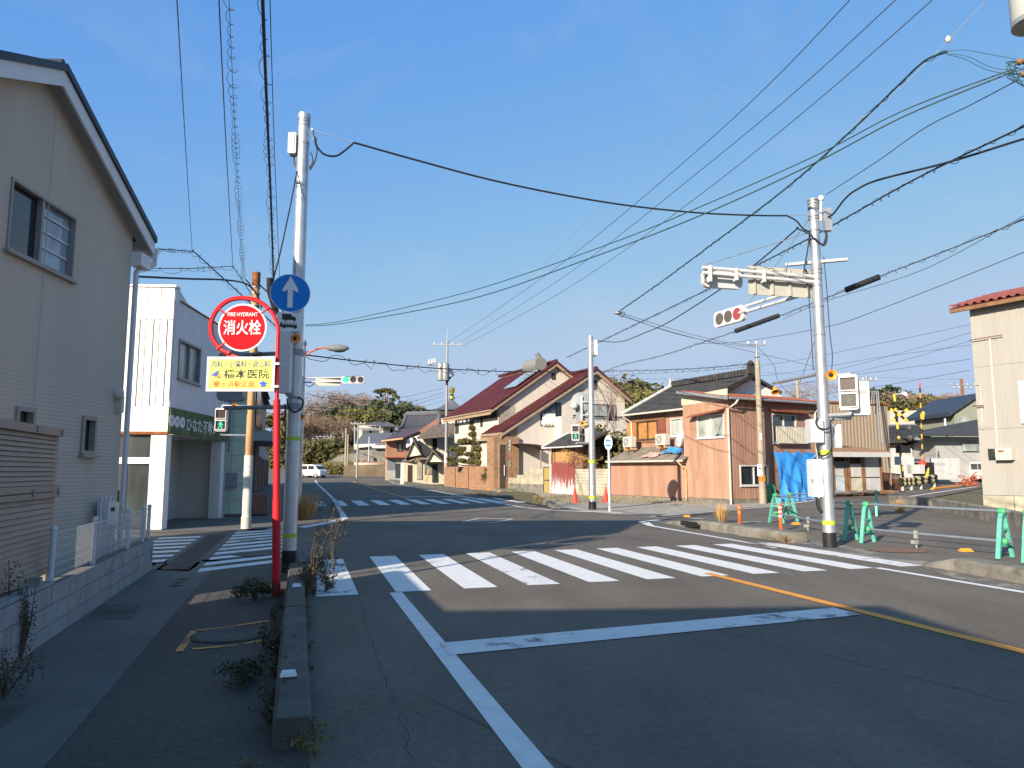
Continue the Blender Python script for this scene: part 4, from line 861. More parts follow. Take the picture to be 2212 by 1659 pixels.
for k, m in enumerate(('lamp_cyan', 'lens_off', 'lens_off')):
    mb = MB(); mb.disc(c + Vector((w * (-.315 + .32 * k), -.05, 0)), (0, -1, 0), h * .39, .012, 24); mb.build('lens', m, vs)
mat('lamp_grey', (.16, .165, .165), .6, 0, .1, 3, .03); la = [at2('D', 1255, 875), at2('D', 1290, 845), at2('D', 1350, 820), at2('D', 1420, 806), at2('D', 1490, 802)]
loop(g2, la, .035, mat('arm_red', (.5, .14, .09), .5, 0, .1, 4, .05), 'lamp_arm')
c = at2('D', 1542, 812); mb = MB(); mb.ball(c, 1.0, 14, 8, (.42, .14, .13)); mb.build('lamp_head', 'lamp_grey', g2, True)
mb = MB(); mb.ball(c + Vector((.06, 0, -.06)), 1.0, 12, 6, (.27, .11, .1)); mb.build('lamp_glass', 'glass_mid', g2, True)
z = at2('D', 1205, 1465).z; speaker(g2, Vector((x0 + .05, Y2 - .2, z)), (.3, -.9, -.3), .12)
a, b = at2('D', 1185, 1550), at2('D', 1225, 1659); mb = MB(); rbox(mb, Vector((x0, Y2 - .2, (a.z + b.z) / 2 - .25)), EAST, Vector((0, -1, 0)), .28, .15, .9, .05); mb.build('control_box', 'plastic_white', g2)
loop(g2, [at2('1', 60, 350), at2('1', 90, 375), at2('1', 130, 355), at2('1', 155, 325)], .014)

# ---- pole on the far right corner with pedestrian light, mirror back
mp = GZ(1280, 1101); MY = mp.y
def atM(f, x, y, dy=0): return AT(*Z(f, x, y), MY + dy)
ms = thing('signal_pole', mp, 'galvanised pole with mirror and green pedestrian light on the gravel corner', 'pole')
pole_body(ms, mp.x, mp.y, AT(1276, 726, MY).z - mp.z, .15, .105, 'galv', mp.z, 20)
band(ms, mp.x, mp.y, mp.z - .03, mp.z + .32, .158, 'black', 'base_wrap')
for f, y in (('3', 1012), ('3', 1377)): z = atM(f, 430, y).z; band(ms, mp.x, mp.y, z - .06, z + .06, .15, 'lime_band', 'reflective_band')
c = (atM('3', 218, 640) + atM('3', 298, 800)) / 2; c.y = MY - .2; hgt = (atM('3', 218, 640) - atM('3', 218, 802)).z
ped_signal(ms, c, (-.15, -1, 0), hgt)
e2 = Vector((1, 0, 0)); c2 = atM('3', 368, 740, .05); ped_signal(ms, c2, (-.95, -.3, 0), hgt, 'off')
for y in (612, 823): z = atM('3', 300, y).z; mb = MB(); mb.path([(c.x, c.y, z - .05), (c.x + .05, c.y, z), (mp.x, MY, z)], .035, 8); mb.build('arm', 'galv', ms, True)
speaker(ms, atM('3', 332, 622, -.25), (-.1, -1, -.1), .11)
a = atM('3', 318, 405, .3); mb = MB(); mb.lathe(a + Vector((0, .02, 0)), [(.42, 0), (.42, .05), (.3, .1), (.1, .13)], 28, (-.1, -1, .1)); mr = mb.build('mirror_back', mat('mirror_grey', (.24, .26, .27), .6, .1, .06, 3, .03), ms, True)
mb = MB(); mb.tube(atM('3', 325, 345, .15), atM('3', 325, 585, .15), .05, None, 8); mb.build('mirror_strut', 'galv', ms, True)
a, b = atM('3', 262, 478, .3), atM('3', 385, 592, .3); mb = MB(); mb.obox((a + b) / 2, EAST, Vector((0, 1, 0)), (b - a).x, .03, (a - b).z); mb.build('mirror_plate', 'mirror_grey', ms)
for y in (402, 535): z = atM('3', 340, y).z; mb = MB(); mb.tube((atM('3', 325, y).x, MY + .15, z), (mp.x, MY, z), .03, None, 8); mb.build('mirror_arm', 'galv', ms, True)
mb = MB(); mb.ball(atM('3', 247, 440, .1), .16, 12, 8); mb.build('round_lamp', 'white_metal', ms, True)
a = atM('2', 1610, 100); mb = MB(); mb.obox((mp.x + .2, MY - .1, a.z), EAST, Vector((0, 1, 0)), .14, .12, .62); mb.build('junction_box', 'white_metal', ms)
loop(ms, [atM('2', 1595, 145), atM('2', 1610, 180), atM('2', 1618, 140)], .02)

# ---- small oval-looking round sign on a white post, seen from the side
op = GZ(1317, 1105); OY = op.y
os_ = thing('round_sign_post', op, 'white post with a pale round sign showing a blue lorry and bus', 'sign')
zt = AT(*Z('3', 595, 750), OY).z; pole_body(os_, op.x, op.y, zt - op.z - .05, .045, .045, 'plastic_white', op.z, 12)
a, b = AT(*Z('3', 557, 820), OY), AT(*Z('3', 633, 820), OY); hh = AT(*Z('3', 595, 745), OY).z - AT(*Z('3', 595, 895), OY).z
on = Vector((-.82, -.57, 0)).normalized(); c = Vector(((a.x + b.x) / 2, OY - .06, AT(*Z('3', 595, 820), OY).z))
on = Vector((-.42, -.9, 0)).normalized(); oe = UP.cross(on).normalized()
mb = MB(); mb.disc(c, on, hh / 2, .015, 36, (b - a).x / 2 / abs(oe.x)); od = mb.build('sign_disc', 'sign_white', os_)
T = lambda x, z: c + on * .017 + oe * x + UP * z
mb = MB(); mb.prism([T(*p) for p in ((-.11, .04), (-.11, .14), (.03, .14), (.03, .11), (.09, .11), (.12, .07), (.12, .04))], on * .004); mb.build('lorry_mark', 'sign_blue', od)
mb = MB(); mb.prism([T(*p) for p in ((-.11, -.14), (-.11, -.06), (.11, -.06), (.11, -.14))], on * .004); mb.build('bus_mark', 'sign_blue', od)

# ================================================================ RIGHT SIGNAL POLE
rq = G(1793, 1182); QY = rq.y
def atQ(f, x, y, dy=0): return AT(*Z(f, x, y), QY + dy)
qs = thing('signal_pole', rq, 'tall galvanised pole with signal arms and grey boxes beside the barricades', 'pole')
zq = AT(1761, 432, QY).z; pole_body(qs, rq.x, rq.y, zq, .128, .098, 'galv', 0, 24)
band(qs, rq.x, rq.y, -.02, .3, .134, 'black', 'base_wrap')
for f, y in (('5', 1328), ('4', 852)): z = atQ(f, 40 if f == '5' else 1190, y).z; band(qs, rq.x, rq.y, z - .045, z + .045, .13, 'lime_band', 'reflective_band')
for y in (100, 125, 150, 165, 225, 245, 335, 640, 670, 930, 1150): z = atQ('6', 1110, y).z; band(qs, rq.x, rq.y, z - .018, z + .018, .118, 'galv_dull', 'strap')
mb = MB(); z = atQ('6', 1160, 583).z; mb.obox((rq.x, QY, z), (.94, -.34, 0), (.34, .94, 0), 1.25, .09, .06); mb.build('cross_arm', 'galv_dull', qs)
z1 = atQ('6', 1100, 700).z; z1b = atQ('6', 1100, 740).z
def arm_pair(end_uv, za, zb_, root):
    e1 = G(*end_uv, za); o = Vector((rq.x, QY, za)); out = []
    d = (e1 - o); d.z = 0
    for z in (za, zb_):
        mb = MB(); mb.tube(Vector((rq.x, QY, z)), Vector((rq.x + d.x, QY + d.y, z + .05)), .045, .038, 10); root_o = mb.build('arm', 'white_metal', root, True)
    return o, o + d, d.normalized()
o1, a1, d1 = arm_pair(Z('6', 215, 642), z1, z1b, qs)
n1 = Vector((d1.y, -d1.x, 0))
n1 = n1 if n1.y > 0 else -n1                   # away from the viewer
# vehicle signal seen from behind, at the end of the first arm
c = a1 + d1 * -.25 + n1 * .22 + Vector((0, 0, -.12)); L1 = (atQ('6', 495, 700) - atQ('6', 135, 700)).length * .92
mb = MB(); rbox(mb, c - d1 * .3, d1, n1, L1, .1, .38, .12); vb = mb.build('vehicle_signal', 'white_metal', qs); vb['label'] = 'white horizontal vehicle signal seen from behind'
for k in range(3): mb = MB(); mb.disc(c - d1 * .3 + d1 * (k - 1) * L1 * .31 + n1 * .05, n1, .135, .015, 24); mb.build('lens', 'lens_off', vb)
mb = MB(); mb.obox(c + d1 * (L1 / 2 - .38) + UP * .06 - n1 * .1, d1, n1, .12, .12, .3); mb.build('hinge_bracket', 'galv_dull', vb)
for z in (z1 - .08,): mb = MB(); mb.obox(Vector((a1.x, a1.y, z)) - d1 * .15, d1, n1, .05, .14, .34); mb.build('arm_clip', 'white_metal', qs)
for k in (.38, .62): mb = MB(); mb.obox(o1.lerp(a1, k + .1) - UP * .06, d1, n1, .05, .14, .26); mb.build('arm_clip', 'white_metal', qs)
# back of the street name plate
pa, pb = atQ('6', 598, 645), atQ('6', 962, 810); c = o1.lerp(a1, .30) + n1 * .13 - UP * .12; pwid = 1.68 * .95
mb = MB(); mb.obox(c, d1, n1, 1.5, .02, .62); npb = mb.build('name_plate_back', 'plate_back', qs); npb['label'] = 'beige back of a street name plate'
for k in range(4): mb = MB(); mb.obox(c + d1 * (-.63 + .42 * k) - n1 * .03, d1, n1, .05, .035, .6); mb.build('stiffener', 'plate_back', npb)
# second arm with the signal facing the side road
z2 = atQ('6', 1100, 745).z - .02
o2, a2, d2 = arm_pair(Z('6', 560, 940), z2, z2 - .14, qs)
ctr = AT(*Z('6', 412, 962), a2.y + .3); ctr.z = z2 - .06
L2 = 1.15; n2 = Vector((-d2.y, d2.x, 0)); n2 = n2 if n2.y < 0 else -n2
ctr = a2 + d2 * .72 - UP * .07
n2 = Vector((-.92, -.39, 0)).normalized(); e2 = UP.cross(n2).normalized()
mb = MB(); rbox(mb, ctr, e2, n2, L2, .1, .40, .1); vs2 = mb.build('vehicle_signal', 'white_metal', qs); vs2['label'] = 'slanted white vehicle signal with its red lamp at the right'
for k, m in enumerate(('lens_dark2', 'lens_dark2', 'lamp_red_dim')):
    mat('lens_dark2', (.09, .085, .07), .5, 0, .1, 30, .2, 200); mb = MB(); mb.disc(ctr + e2 * (k - 1) * .34 + n2 * .05, n2, .15, .012, 28); mb.build('lens', m, vs2)
mb = MB(); mb.tube(a2 - UP * .05, ctr - n2 * .04, .05, None, 8); mb.build('signal_bracket', 'white_metal', qs, True)
for p, q_, r in ((AT(*Z('6', 1050, 350), QY), a1 + UP * .08, .009), (AT(*Z('6', 1050, 240), QY), a2 + UP * .05, .008), (Vector((rq.x - .6, QY, atQ('6', 985, 590).z)), o1.lerp(a1, .3) + UP * .05, .01)):
    mb = MB(); mb.tube(p, q_, r, None, 5); mb.build('stay_wire', 'galv_dull', qs)
# top boxes and cable loops
c = atQ('6', 1172, 265); mb = MB(); mb.obox((c.x, QY - .1, c.z), EAST, (0, 1, 0), .15, .14, .5); mb.build('junction_box', 'galv', qs)
loop(qs, [atQ('6', *q) for q in ((1050, 350), (1055, 420), (1062, 465), (1070, 420), (1060, 350))], .02)
loop(qs, [atQ('6', q[0], q[1], -.15) for q in ((1175, 330), (1185, 390), (1170, 445), (1140, 440), (1060, 370))], .02)
loop(qs, [atQ('6', q[0], q[1], -.1) for q in ((1165, 335), (1180, 370), (1165, 430), (1150, 455))], .017)
loop(qs, [atQ('6', q[0], q[1], -.05) for q in ((1050, 380), (1030, 520), (1010, 630), (1030, 660), (1020, 640), (1005, 650), (1010, 690))], .015)
loop(qs, [atQ('6', q[0], q[1], -.05) for q in ((1035, 750), (1055, 1000), (1075, 1350), (1082, 1430))], .009)
loop(qs, [atQ('6', q[0], q[1], -.05) for q in ((1160, 540), (1185, 800), (1210, 1150), (1228, 1300), (1222, 1440))], .009)
mb = MB(); mb.ball(atQ('6', 1140, 85, -.05), .07, 10, 6); mb.tube(atQ('6', 1140, 100, -.05), atQ('6', 1135, 260, -.05), .025, None, 8); mb.build('insulator', 'plastic_white', qs, True)
# beeper arm to the left, pedestrian head to the right
zb = atQ('4', 1120, 100).z; e1_ = atQ('4', 690, 195); e1_ = G(*Z('4', 690, 195), zb - .0)
mb = MB(); mb.tube((rq.x, QY, zb), (e1_.x, e1_.y, zb), .045, .04, 10); mb.build('beeper_arm', 'galv', qs, True)
speaker(qs, Vector((e1_.x + .05, e1_.y, zb - .17)), (.0, -.5, -.85), .10)
speaker(qs, atQ('4', 1240, 118, -.25), (-.1, -1, -.1), .11)
mb = MB(); mb.tube((e1_.x + .6, e1_.y - .1, zb), AT(*Z('6', 1100, 1170), QY), .008, None, 5); mb.build('stay_wire', 'galv_dull', qs)
cc = atQ('4', 1410, 285, -.35); hgt = (atQ('4', 1410, 120) - atQ('4', 1410, 450)).z; nn = Vector((-.5, -.86, 0)).normalized()
ped_signal(qs, cc, nn, hgt * .98, 'off')
mb = MB(); c3 = atQ('4', 1518, 345, -.15); rbox(mb, c3, Vector((.94, -.34, 0)), Vector((.34, .94, 0)), .32, .4, hgt * .95, .04); mb.build('rear_head', 'white_metal', qs)
mb = MB(); mb.obox(c3 + Vector((-.02, -.205, .12)), (.94, -.34, 0), (.34, .94, 0), .24, .01, .08); mb.build('vent_strip', 'galv_dull', qs)
for y, dy in ((120, -.25), (495, -.3), (535, -.1)):
    p = atQ('4', 1430, y, dy); mb = MB(); mb.path([(rq.x, QY, p.z), (p.x, p.y, p.z + .02), (p.x + .02, p.y, p.z - (.12 if y < 200 else -.12))], .04, 8); mb.build('signal_arm', 'galv', qs, True)
# control boxes
for (x0, x1, y0, y1, dy, m) in ((1020, 1150, 540, 762, -.05, 'white_metal'), (1035, 1165, 918, 1272, .1, 'galv_box'), (1250, 1318, 590, 812, .1, 'white_metal')):
    mat('galv_box', (.62, .65, .66), .5, .1, .06, 3, .05, 30); p, q = atQ('4', x0, y0, dy), atQ('4', x1, y1, dy); mb = MB(); mb.obox(((p.x + q.x) / 2, QY + dy, (p.z + q.z) / 2), EAST, (0, 1, 0), q.x - p.x, .3, p.z - q.z); cb = mb.build('control_box', m, qs)
    mb = MB(); mb.obox(((p.x + q.x) / 2, QY + dy - .155, (p.z + q.z) / 2), EAST, (0, 1, 0), (q.x - p.x) * .94, .01, (p.z - q.z) * .95); dr_ = mb.build('box_door', m, cb)
    if y0 == 918: lettering('9033', Vector(((p.x + q.x) / 2 - .05, QY + dy - .164, p.z - .45)), EAST, UP, .26, .09, 'galv_dull', cb)
loop(qs, [atQ('4', q[0], q[1], -.25) for q in ((1115, 520), (1100, 570), (1130, 620), (1190, 632), (1235, 610), (1240, 560), (1270, 530))], .018)
loop(qs, [atQ('4', q[0], q[1], -.22) for q in ((1105, 765), (1120, 850), (1155, 885), (1205, 870), (1240, 830), (1250, 780))], .018)
loop(qs, [atQ('4', q[0], q[1], 0) for q in ((1115, 1285), (1118, 1350), (1140, 1405), (1165, 1415))], .035)
loop(qs, [atQ('4', q[0], q[1], -.12) for q in ((1235, 560), (1248, 800), (1262, 1000), (1270, 1290))], .012)

# ================================================================ BARRICADES AND POSTS
mat('barricade_green', (.11, .42, .33), .5, 0, .15, 5, .06, 30, (.05, .25, .17), .4)
mat('green_bright', (.06, .36, .15), .5, 0, .1, 5, .03)
mat('pipe_steel', (.40, .44, .47), .4, .7, .1, 6, .05)
bproto = None
def barricade(p, ang, label, hb=.83):
    global bproto
    if bproto is None:
        b = thing('barricade_stand', (0, 0, 0), label, 'barricade', 'green A-frame barricade stands'); w = .31
        for s in (-1, 1):
            pts = [Vector((s * w, 0, 0)), Vector((s * .115, 0, .64)), Vector((s * .09, 0, .715)), Vector((s * .05, 0, .765)), Vector((0, 0, .785))]
            mb = MB()
            for i in range(4):
                a, c = pts[i], pts[i + 1]; t = (c - a).normalized(); nrm = Vector((t.z, 0, -t.x)); k = .028
                mb.hexa([a - nrm * k - Vector((0, .036, 0)), a + nrm * k - Vector((0, .036, 0)), a + nrm * k + Vector((0, .036, 0)), a - nrm * k + Vector((0, .036, 0)), c - nrm * k - Vector((0, .036, 0)), c + nrm * k - Vector((0, .036, 0)), c + nrm * k + Vector((0, .036, 0)), c - nrm * k + Vector((0, .036, 0))])
            mb.build('leg', 'barricade_green', b)
        for z, ww in ((.22, .24), (.50, .16)): mb = MB(); mb.obox((0, 0, z), (1, 0, 0), (0, 1, 0), ww * 2, .05, .035); mb.build('rung', 'barricade_green', b)
        for z in (.83, .29):
            mb = MB(); mb.lathe((0, -.06, z), [(.05, 0), (.062, .02), (.062, .1), (.05, .12)], 14, (0, 1, 0)); k = mb.build('pipe_clamp', 'green_bright', b, True)
            mb = MB(); mb.ball((.06, 0, z + .02), .03, 8, 5); mb.build('knob', 'green_bright', k, True)
        bproto = b; o = b
    else: o = copy_tree(bproto); o['label'] = label
    o.location = p; o.rotation_euler = (0, 0, -R_(ang)); return o
BS = [((1677, 1130), 70, 'green barricade stand nearest the orange posts'), ((1708, 1126), 70, 'green barricade stand second from the orange posts, against the blue sheet'), ((1838, 1167), -40, 'green barricade stand just right of the tall signal pole'), ((1875, 1172), -40, 'dark green barricade stand second right of the tall signal pole'), ((2172, 1205), -36, 'green barricade stand holding the right end of the pipes'), ((2228, 1214), -36, 'green barricade stand cut off by the right picture edge'), ((1895, 1115), -60, 'green barricade stand farthest back before the white shack')]
bpos = []
for (u, v), a, lab in BS:
    p = GZ(u, v); p.z = gz(p.x, p.y); bpos.append(p); barricade(p, a, lab)
def bpipe(i, j, label, ext=.25):
    t = thing('barricade_pipe', bpos[i] + Vector((0, 0, .2)), label, 'pipe')
    return t
for i, j, lab in ((0, 2, 'pair of steel pipes between the orange posts and the tall signal pole'), (3, 4, 'pair of steel pipes right of the tall signal pole'), (1, 6, 'pair of steel pipes at the back of the barricade')):
    for h in ((.83, .29) if j != 6 else (.83,)):
        a, b = bpos[i] + UP * h, bpos[j] + UP * h; d = (b - a).normalized(); mb = MB(); mb.tube(a - d * .12, b + d * .15, .026, None, 10)
        tag(mb.build('barricade_pipe', 'pipe_steel', None, True), lab.replace('pair of steel pipes', ('upper' if h > .5 else 'lower') + ' steel pipe'), 'pipe')
for (u, v, lab) in ((1749, 1143, 'grey plastic clip on the lower pipe left of the signal pole'), (1985, 1173, 'grey plastic clip on the lower pipe right of the signal pole')):
    i, j = ((0, 2), (3, 4))[u > 1800]; a, b = bpos[i] + UP * .29, bpos[j] + UP * .29; k = .5 if u < 1800 else .40; c = a.lerp(b, k); d = (b - a).normalized()
    t = thing('pipe_clip', c - UP * .29, lab, 'clip'); nn = Vector((d.y, -d.x, 0))
    mb = MB(); mb.obox(c - UP * .02, d, nn, .07, .05, .16); mb.build('body', mat('clip_grey', (.27, .275, .255), .6, 0, .1, 5, .05), t)
    mb = MB(); mb.obox(c - UP * .17 + nn * .05, d, nn, .07, .13, .07); mb.build('foot', 'clip_grey', t); mb = MB(); mb.tube(c - UP * .2 + nn * .02, c - UP * .29, .02, None, 8); mb.build('peg', 'clip_grey', t)
def delineator(u, v, hpx, lab, base):
    p = GZ(u, v); hgt = AT(u, v - hpx, p.y).z - p.z
    t = thing('orange_post', p, lab, 'post', 'orange flexible posts')
    mb = MB(); mb.lathe(p, [(.045, 0), (.045, hgt - .03), (.04, hgt), (.01, hgt + .005)], 14); mb.build('tube', 'cone_orange', t, True)
    if base: mb = MB(); mb.lathe(p, [(.13, 0), (.13, .02), (.06, .05)], 18); mb.build('base', 'cone_red', t, True)
    for k in ((.55, .72, .88) if base else (.62, .86)):
        mb = MB(); mb.tube(p + UP * (hgt * k - .025), p + UP * (hgt * k + .025), .0465, None, 14); mb.build('band', 'sign_white' if base else 'orange_plastic', t, True)
mat('cone_orange', (.75, .10, .015), .5, 0, .08, 5, .03)
delineator(1598, 1134, 44, 'plain orange flexible post nearer the house corner', False); delineator(1687, 1147, 58, 'orange post with white bands in front of the green barricade', True)
def cone(u, v, h, lab):
    p = GZ(u, v); t = thing('traffic_cone', p, lab, 'cone', 'traffic cones')
    mb = MB(); mb.lathe(p + UP * .03, [(.15 * h / .7, 0), (.03, h), (.015, h + .01)], 16); mb.build('body', 'cone_red', t, True)
    mb = MB(); mb.obox(p + UP * .02, EAST, (0, 1, 0), .38, .38, .035); mb.build('base', 'cone_red', t)
    mb = MB(); mb.lathe(p + UP * .03, [(.152 * h / .7 * .72, h * .3), (.152 * h / .7 * .42, h * .62)], 16); mb.build('white_sleeve', 'cone_white', t, True)
mat('cone_white', (.72, .45, .42), .5, 0, .45, 14, .03)
cone(1242, 1086, .72, 'red traffic cone left of the pole on the gravel corner'); cone(1309, 1085, .72, 'red traffic cone right of the pole beside the round sign post')
pa, pb = GZ(1242, 1086) + UP * .45, GZ(1309, 1085) + UP * .45
mb = MB(); pts = [pa.lerp(pb, i / 16) - UP * (.36 * (1 - (2 * i / 16 - 1) ** 2)) for i in range(17)]; mb.path(pts, .012, 5); tag(mb.build('chain', 'galv_dull'), 'thin sagging chain strung between the two red cones', 'chain')

# ================================================================ BROWN CORRUGATED HOUSE AND THE PLOTS ALONG ITS LINE
BF = Frame(10.27, 35.1, -27.0)                 # l: along the street wall away from us; d: into the plot (right wall runs +d)
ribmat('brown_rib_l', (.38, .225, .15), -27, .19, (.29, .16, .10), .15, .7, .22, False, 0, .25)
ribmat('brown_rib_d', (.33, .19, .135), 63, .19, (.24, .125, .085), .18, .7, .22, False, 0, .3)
mat('brown_sheet', (.37, .205, .14), .7, 0, .22, 1.6, .08, 12, (.27, .19, .145), .3, True)
mat('rust_roof', (.24, .075, .04), .75, 0, .25, 1.5, .15, 20, (.12, .05, .035), .4)
bh = thing('brown_house', BF.p(4, 3), 'old two storey house clad in rusty brown corrugated sheets', 'house')
H3 = lambda x, y, d=0.0: BF.hit(Z('3', x, y), d)
H4 = lambda x, y, l=0.0: BF.hitl(Z('4', x, y), l)
EAV = H4(290, 345)[1]; WT = EAV - .05; RW = 6.0
SPL = H3(1490, 700)[0]                          # where the tall right part ends and the lean-to begins
LEND = 9.8; SETB = 1.3
w = [H3(1505, 550), H3(1780, 755)]; up_r = (w[1][0], w[0][0], w[1][1], w[0][1])
SPU = H3(1362, 700)[0]
mb = MB(); wall_open(mb, BF, 'l', 0, 0, SPU, .25, WT, [up_r], .1, 1); mb.build('street_wall', 'brown_rib_l', bh)
wd = [H4(378, 978), H4(648, 1160)]; wu = [H4(678, 490), H4(915, 765)]
lowd = (wd[0][0], wd[1][0], wd[1][1], wd[0][1]); upd = (wu[0][0], wu[1][0], wu[1][1], wu[0][1]); tarp0, tarp1 = H4(668, 850)[0], H4(1060, 860)[0]
mb = MB(); wall_open(mb, BF, 'd', 0, 0, RW, .25, WT, [lowd, upd], .1, 1); mb.build('side_wall', 'brown_rib_d', bh)
mb = MB(); mb.fbox(BF, .02, LEND - .02, .03, RW - .02, -.2, .28); mb.build('foundation', 'concrete', bh)
mb = MB(); mb.quad(BF.p(0, RW, 0), BF.p(9.5, RW, 0), BF.p(9.5, RW, WT), BF.p(0, RW, WT)); mb.quad(BF.p(9.5, SETB, 0), BF.p(9.5, RW, 0), BF.p(9.5, RW, WT), BF.p(9.5, SETB, WT)); mb.build('rear_wall', 'brown_sheet', bh)
# upper wall set back over the lean-to, with timber window and narrow window
HS = lambda x, y: BF.hit(Z('3', x, y), SETB)
a, b = HS(893, 610), HS(1100, 775); o1w = (b[0], a[0], b[1], a[1]); a, b = HS(1235, 580), HS(1350, 745); o2w = (b[0], a[0], b[1], a[1])
UPT = HS(1000, 530)[1]
mb = MB(); wall_open(mb, BF, 'l', SETB, SPU, HS(788, 700)[0], 2.2, UPT, [o1w, o2w], .1, 1); mb.quad(BF.p(SPU, 0, .25), BF.p(SPU, SETB, .25), BF.p(SPU, SETB, WT), BF.p(SPU, 0, WT)); mb.build('upper_wall', 'brown_sheet', bh)
window(bh, BF, 'l', SETB, *o1w, 2, 'wood_dark', mat('amber_panel', (.42, .20, .07), .35, 0, .3, 2, .1), 1, .06, True, .05, .05)
window(bh, BF, 'l', SETB, *o2w, 1, 'white_metal', 'glass_frost', 1, .06, True, .04, .06)
window(bh, BF, 'l', 0, *up_r, 2, 'white_metal', 'glass_frost', 1, .06, True, .04, .07)
window(bh, BF, 'd', 0, *lowd, 2, 'white_metal', 'glass_dark', 1, .06, True, .04, .07)
window(bh, BF, 'd', 0, *upd, 2, 'white_metal', 'glass_mid', 1, .06, True, .04, .07)
# timber trims
for z, l0, l1 in ((o1w[3] + .12, o1w[0] - .7, o1w[1] + 1.0), (o1w[2] - .1, o1w[0] - .2, o1w[1] + .1)): mb = MB(); mb.fbox(BF, l0, l1, SETB - .07, SETB - .002, z - .1, z + .05); mb.build('timber_trim', 'wood_brown', bh)
mb = MB(); mb.fbox(BF, o1w[0] - .75, o1w[0] - .08, SETB - .05, SETB - .003, o1w[2] - .1, o1w[3] + .1); mb.build('shutter_box', mat('shutter_red', (.19, .065, .045), .7, 0, .2, 4, .1), bh)
mb = MB(); mb.fbox(BF, o1w[1] + .08, o1w[1] + 1.0, SETB - .04, SETB - .003, 2.7, o1w[3] + .05); mb.build('orange_panel', 'amber_panel', bh)
# cream gable strip above the tall wall, shed roof of rusty sheets
A = H3(1475, 330); 
gz_l = H3(1380, 310); RT = H3(1478, 335)[1]
mb = MB(); mb.quad(BF.p(.0, 0, WT), BF.p(SPU + .1, 0, WT), BF.p(SPU + .1, 0, RT), BF.p(0, 0, WT + .55)); mb.build('cream_gable', mat('cream_plaster', (.56, .50, .36), .85, 0, .12, 1.2, .1, 20, (.3, .26, .18), .45), bh)
RL = H3(1380, 305)[0] + .1; r_z0 = H3(1825, 372)[1] + .03; r_z1 = H3(1380, 305)[1]
nsh = 14
for i in range(nsh):                            # roofing sheets run down towards the side wall's eave
    d0, d1 = -.45 + (RW + .7) * i / nsh, -.45 + (RW + .7) * (i + 1) / nsh - .02
    mb = MB(); q = lambda l, z: [BF.p(l, d0, z), BF.p(l, d1, z)]
    za, zb_ = EAV + .02, EAV + .02 + (RL + .5) * .17
    mb.hexa([BF.p(-.5, d0, za), BF.p(-.5, d1, za), BF.p(RL, d1, zb_), BF.p(RL, d0, zb_), BF.p(-.5, d0, za + .03), BF.p(-.5, d1, za + .03), BF.p(RL, d1, zb_ + .03), BF.p(RL, d0, zb_ + .03)]); mb.tube(BF.p(-.5, d1 + .01, za + .04), BF.p(RL, d1 + .01, zb_ + .04), .025, None, 5)
    mb.build('roof_sheet', 'rust_roof', bh)
mb = MB(); za, zb_ = EAV - .1, EAV - .1 + (RL + .5) * .17; mb.hexa([BF.p(-.5, -.46, za), BF.p(-.5, -.5, za), BF.p(RL, -.5, zb_), BF.p(RL, -.46, zb_), BF.p(-.5, -.46, za + .14), BF.p(-.5, -.5, za + .14), BF.p(RL, -.5, zb_ + .14), BF.p(RL, -.46, zb_ + .14)]); mb.build('barge_board', 'galv_dull', bh)
mb = MB(); mb.fbox(BF, -.02, .0, 0, RW, WT, EAV + .06); mb.build('eave_board', 'wood_dark', bh)
gutter(bh, BF.p(-.56, -.4, EAV - .02), BF.p(-.56, RW + .2, EAV - .05), .06, 'galv')
pipe(bh, [BF.p(-.56, .1, EAV - .08), BF.p(-.5, .02, EAV - .25), BF.p(-.07, -.08, EAV - .5), BF.p(-.07, -.08, .0)], .05, 'plastic_cream')
pipe(bh, [BF.p(-.56, RW - .3, EAV - .08), BF.p(-.3, RW - .3, EAV - .3), BF.p(-.08, RW - .25, EAV - .5), BF.p(-.08, RW - .25, .2)], .05, 'plastic_white')
# window awnings
a, b = up_r[0] - .15, up_r[1] + .35; zt = up_r[3] + .12
mb = MB(); mb.hexa([BF.p(a, -.45, zt - .02), BF.p(b, -.45, zt - .2), BF.p(b, 0, zt - .06), BF.p(a, 0, zt + .12), BF.p(a, -.45, zt + .02), BF.p(b, -.45, zt - .16), BF.p(b, 0, zt - .02), BF.p(a, 0, zt + .16)]); mb.build('awning', 'rust_roof', bh)
mb = MB(); zt = upd[3] + .1; mb.hexa([BF.p(-.45, upd[0] - .2, zt), BF.p(-.45, upd[1] + .6, zt - .03), BF.p(0, upd[1] + .6, zt + .1), BF.p(0, upd[0] - .2, zt + .13), BF.p(-.45, upd[0] - .2, zt + .04), BF.p(-.45, upd[1] + .6, zt + .01), BF.p(0, upd[1] + .6, zt + .14), BF.p(0, upd[0] - .2, zt + .17)]); mb.build('awning', 'rust_roof', bh)
# window balcony railing
za, zb_ = H4(680, 765)[1], H4(680, 610)[1]; da, db = H4(680, 700)[0], H4(960, 700)[0]
n = 19
for i in range(n):
    d = da + (db - da) * i / (n - 1); mb = MB(); mb.fbox(BF, -.34, -.31, d - .03, d + .03, za, zb_); mb.build('baluster', 'plastic_cream', bh)
for z in (za, zb_ - .02): mb = MB(); mb.fbox(BF, -.31, -.27, da, db, z, z + .05); mb.build('rail', 'galv_dull', bh)
for d in (da, db): mb = MB(); mb.fbox(BF, -.31, 0, d - .02, d + .02, za, za + .05); mb.build('bracket', 'galv_dull', bh)
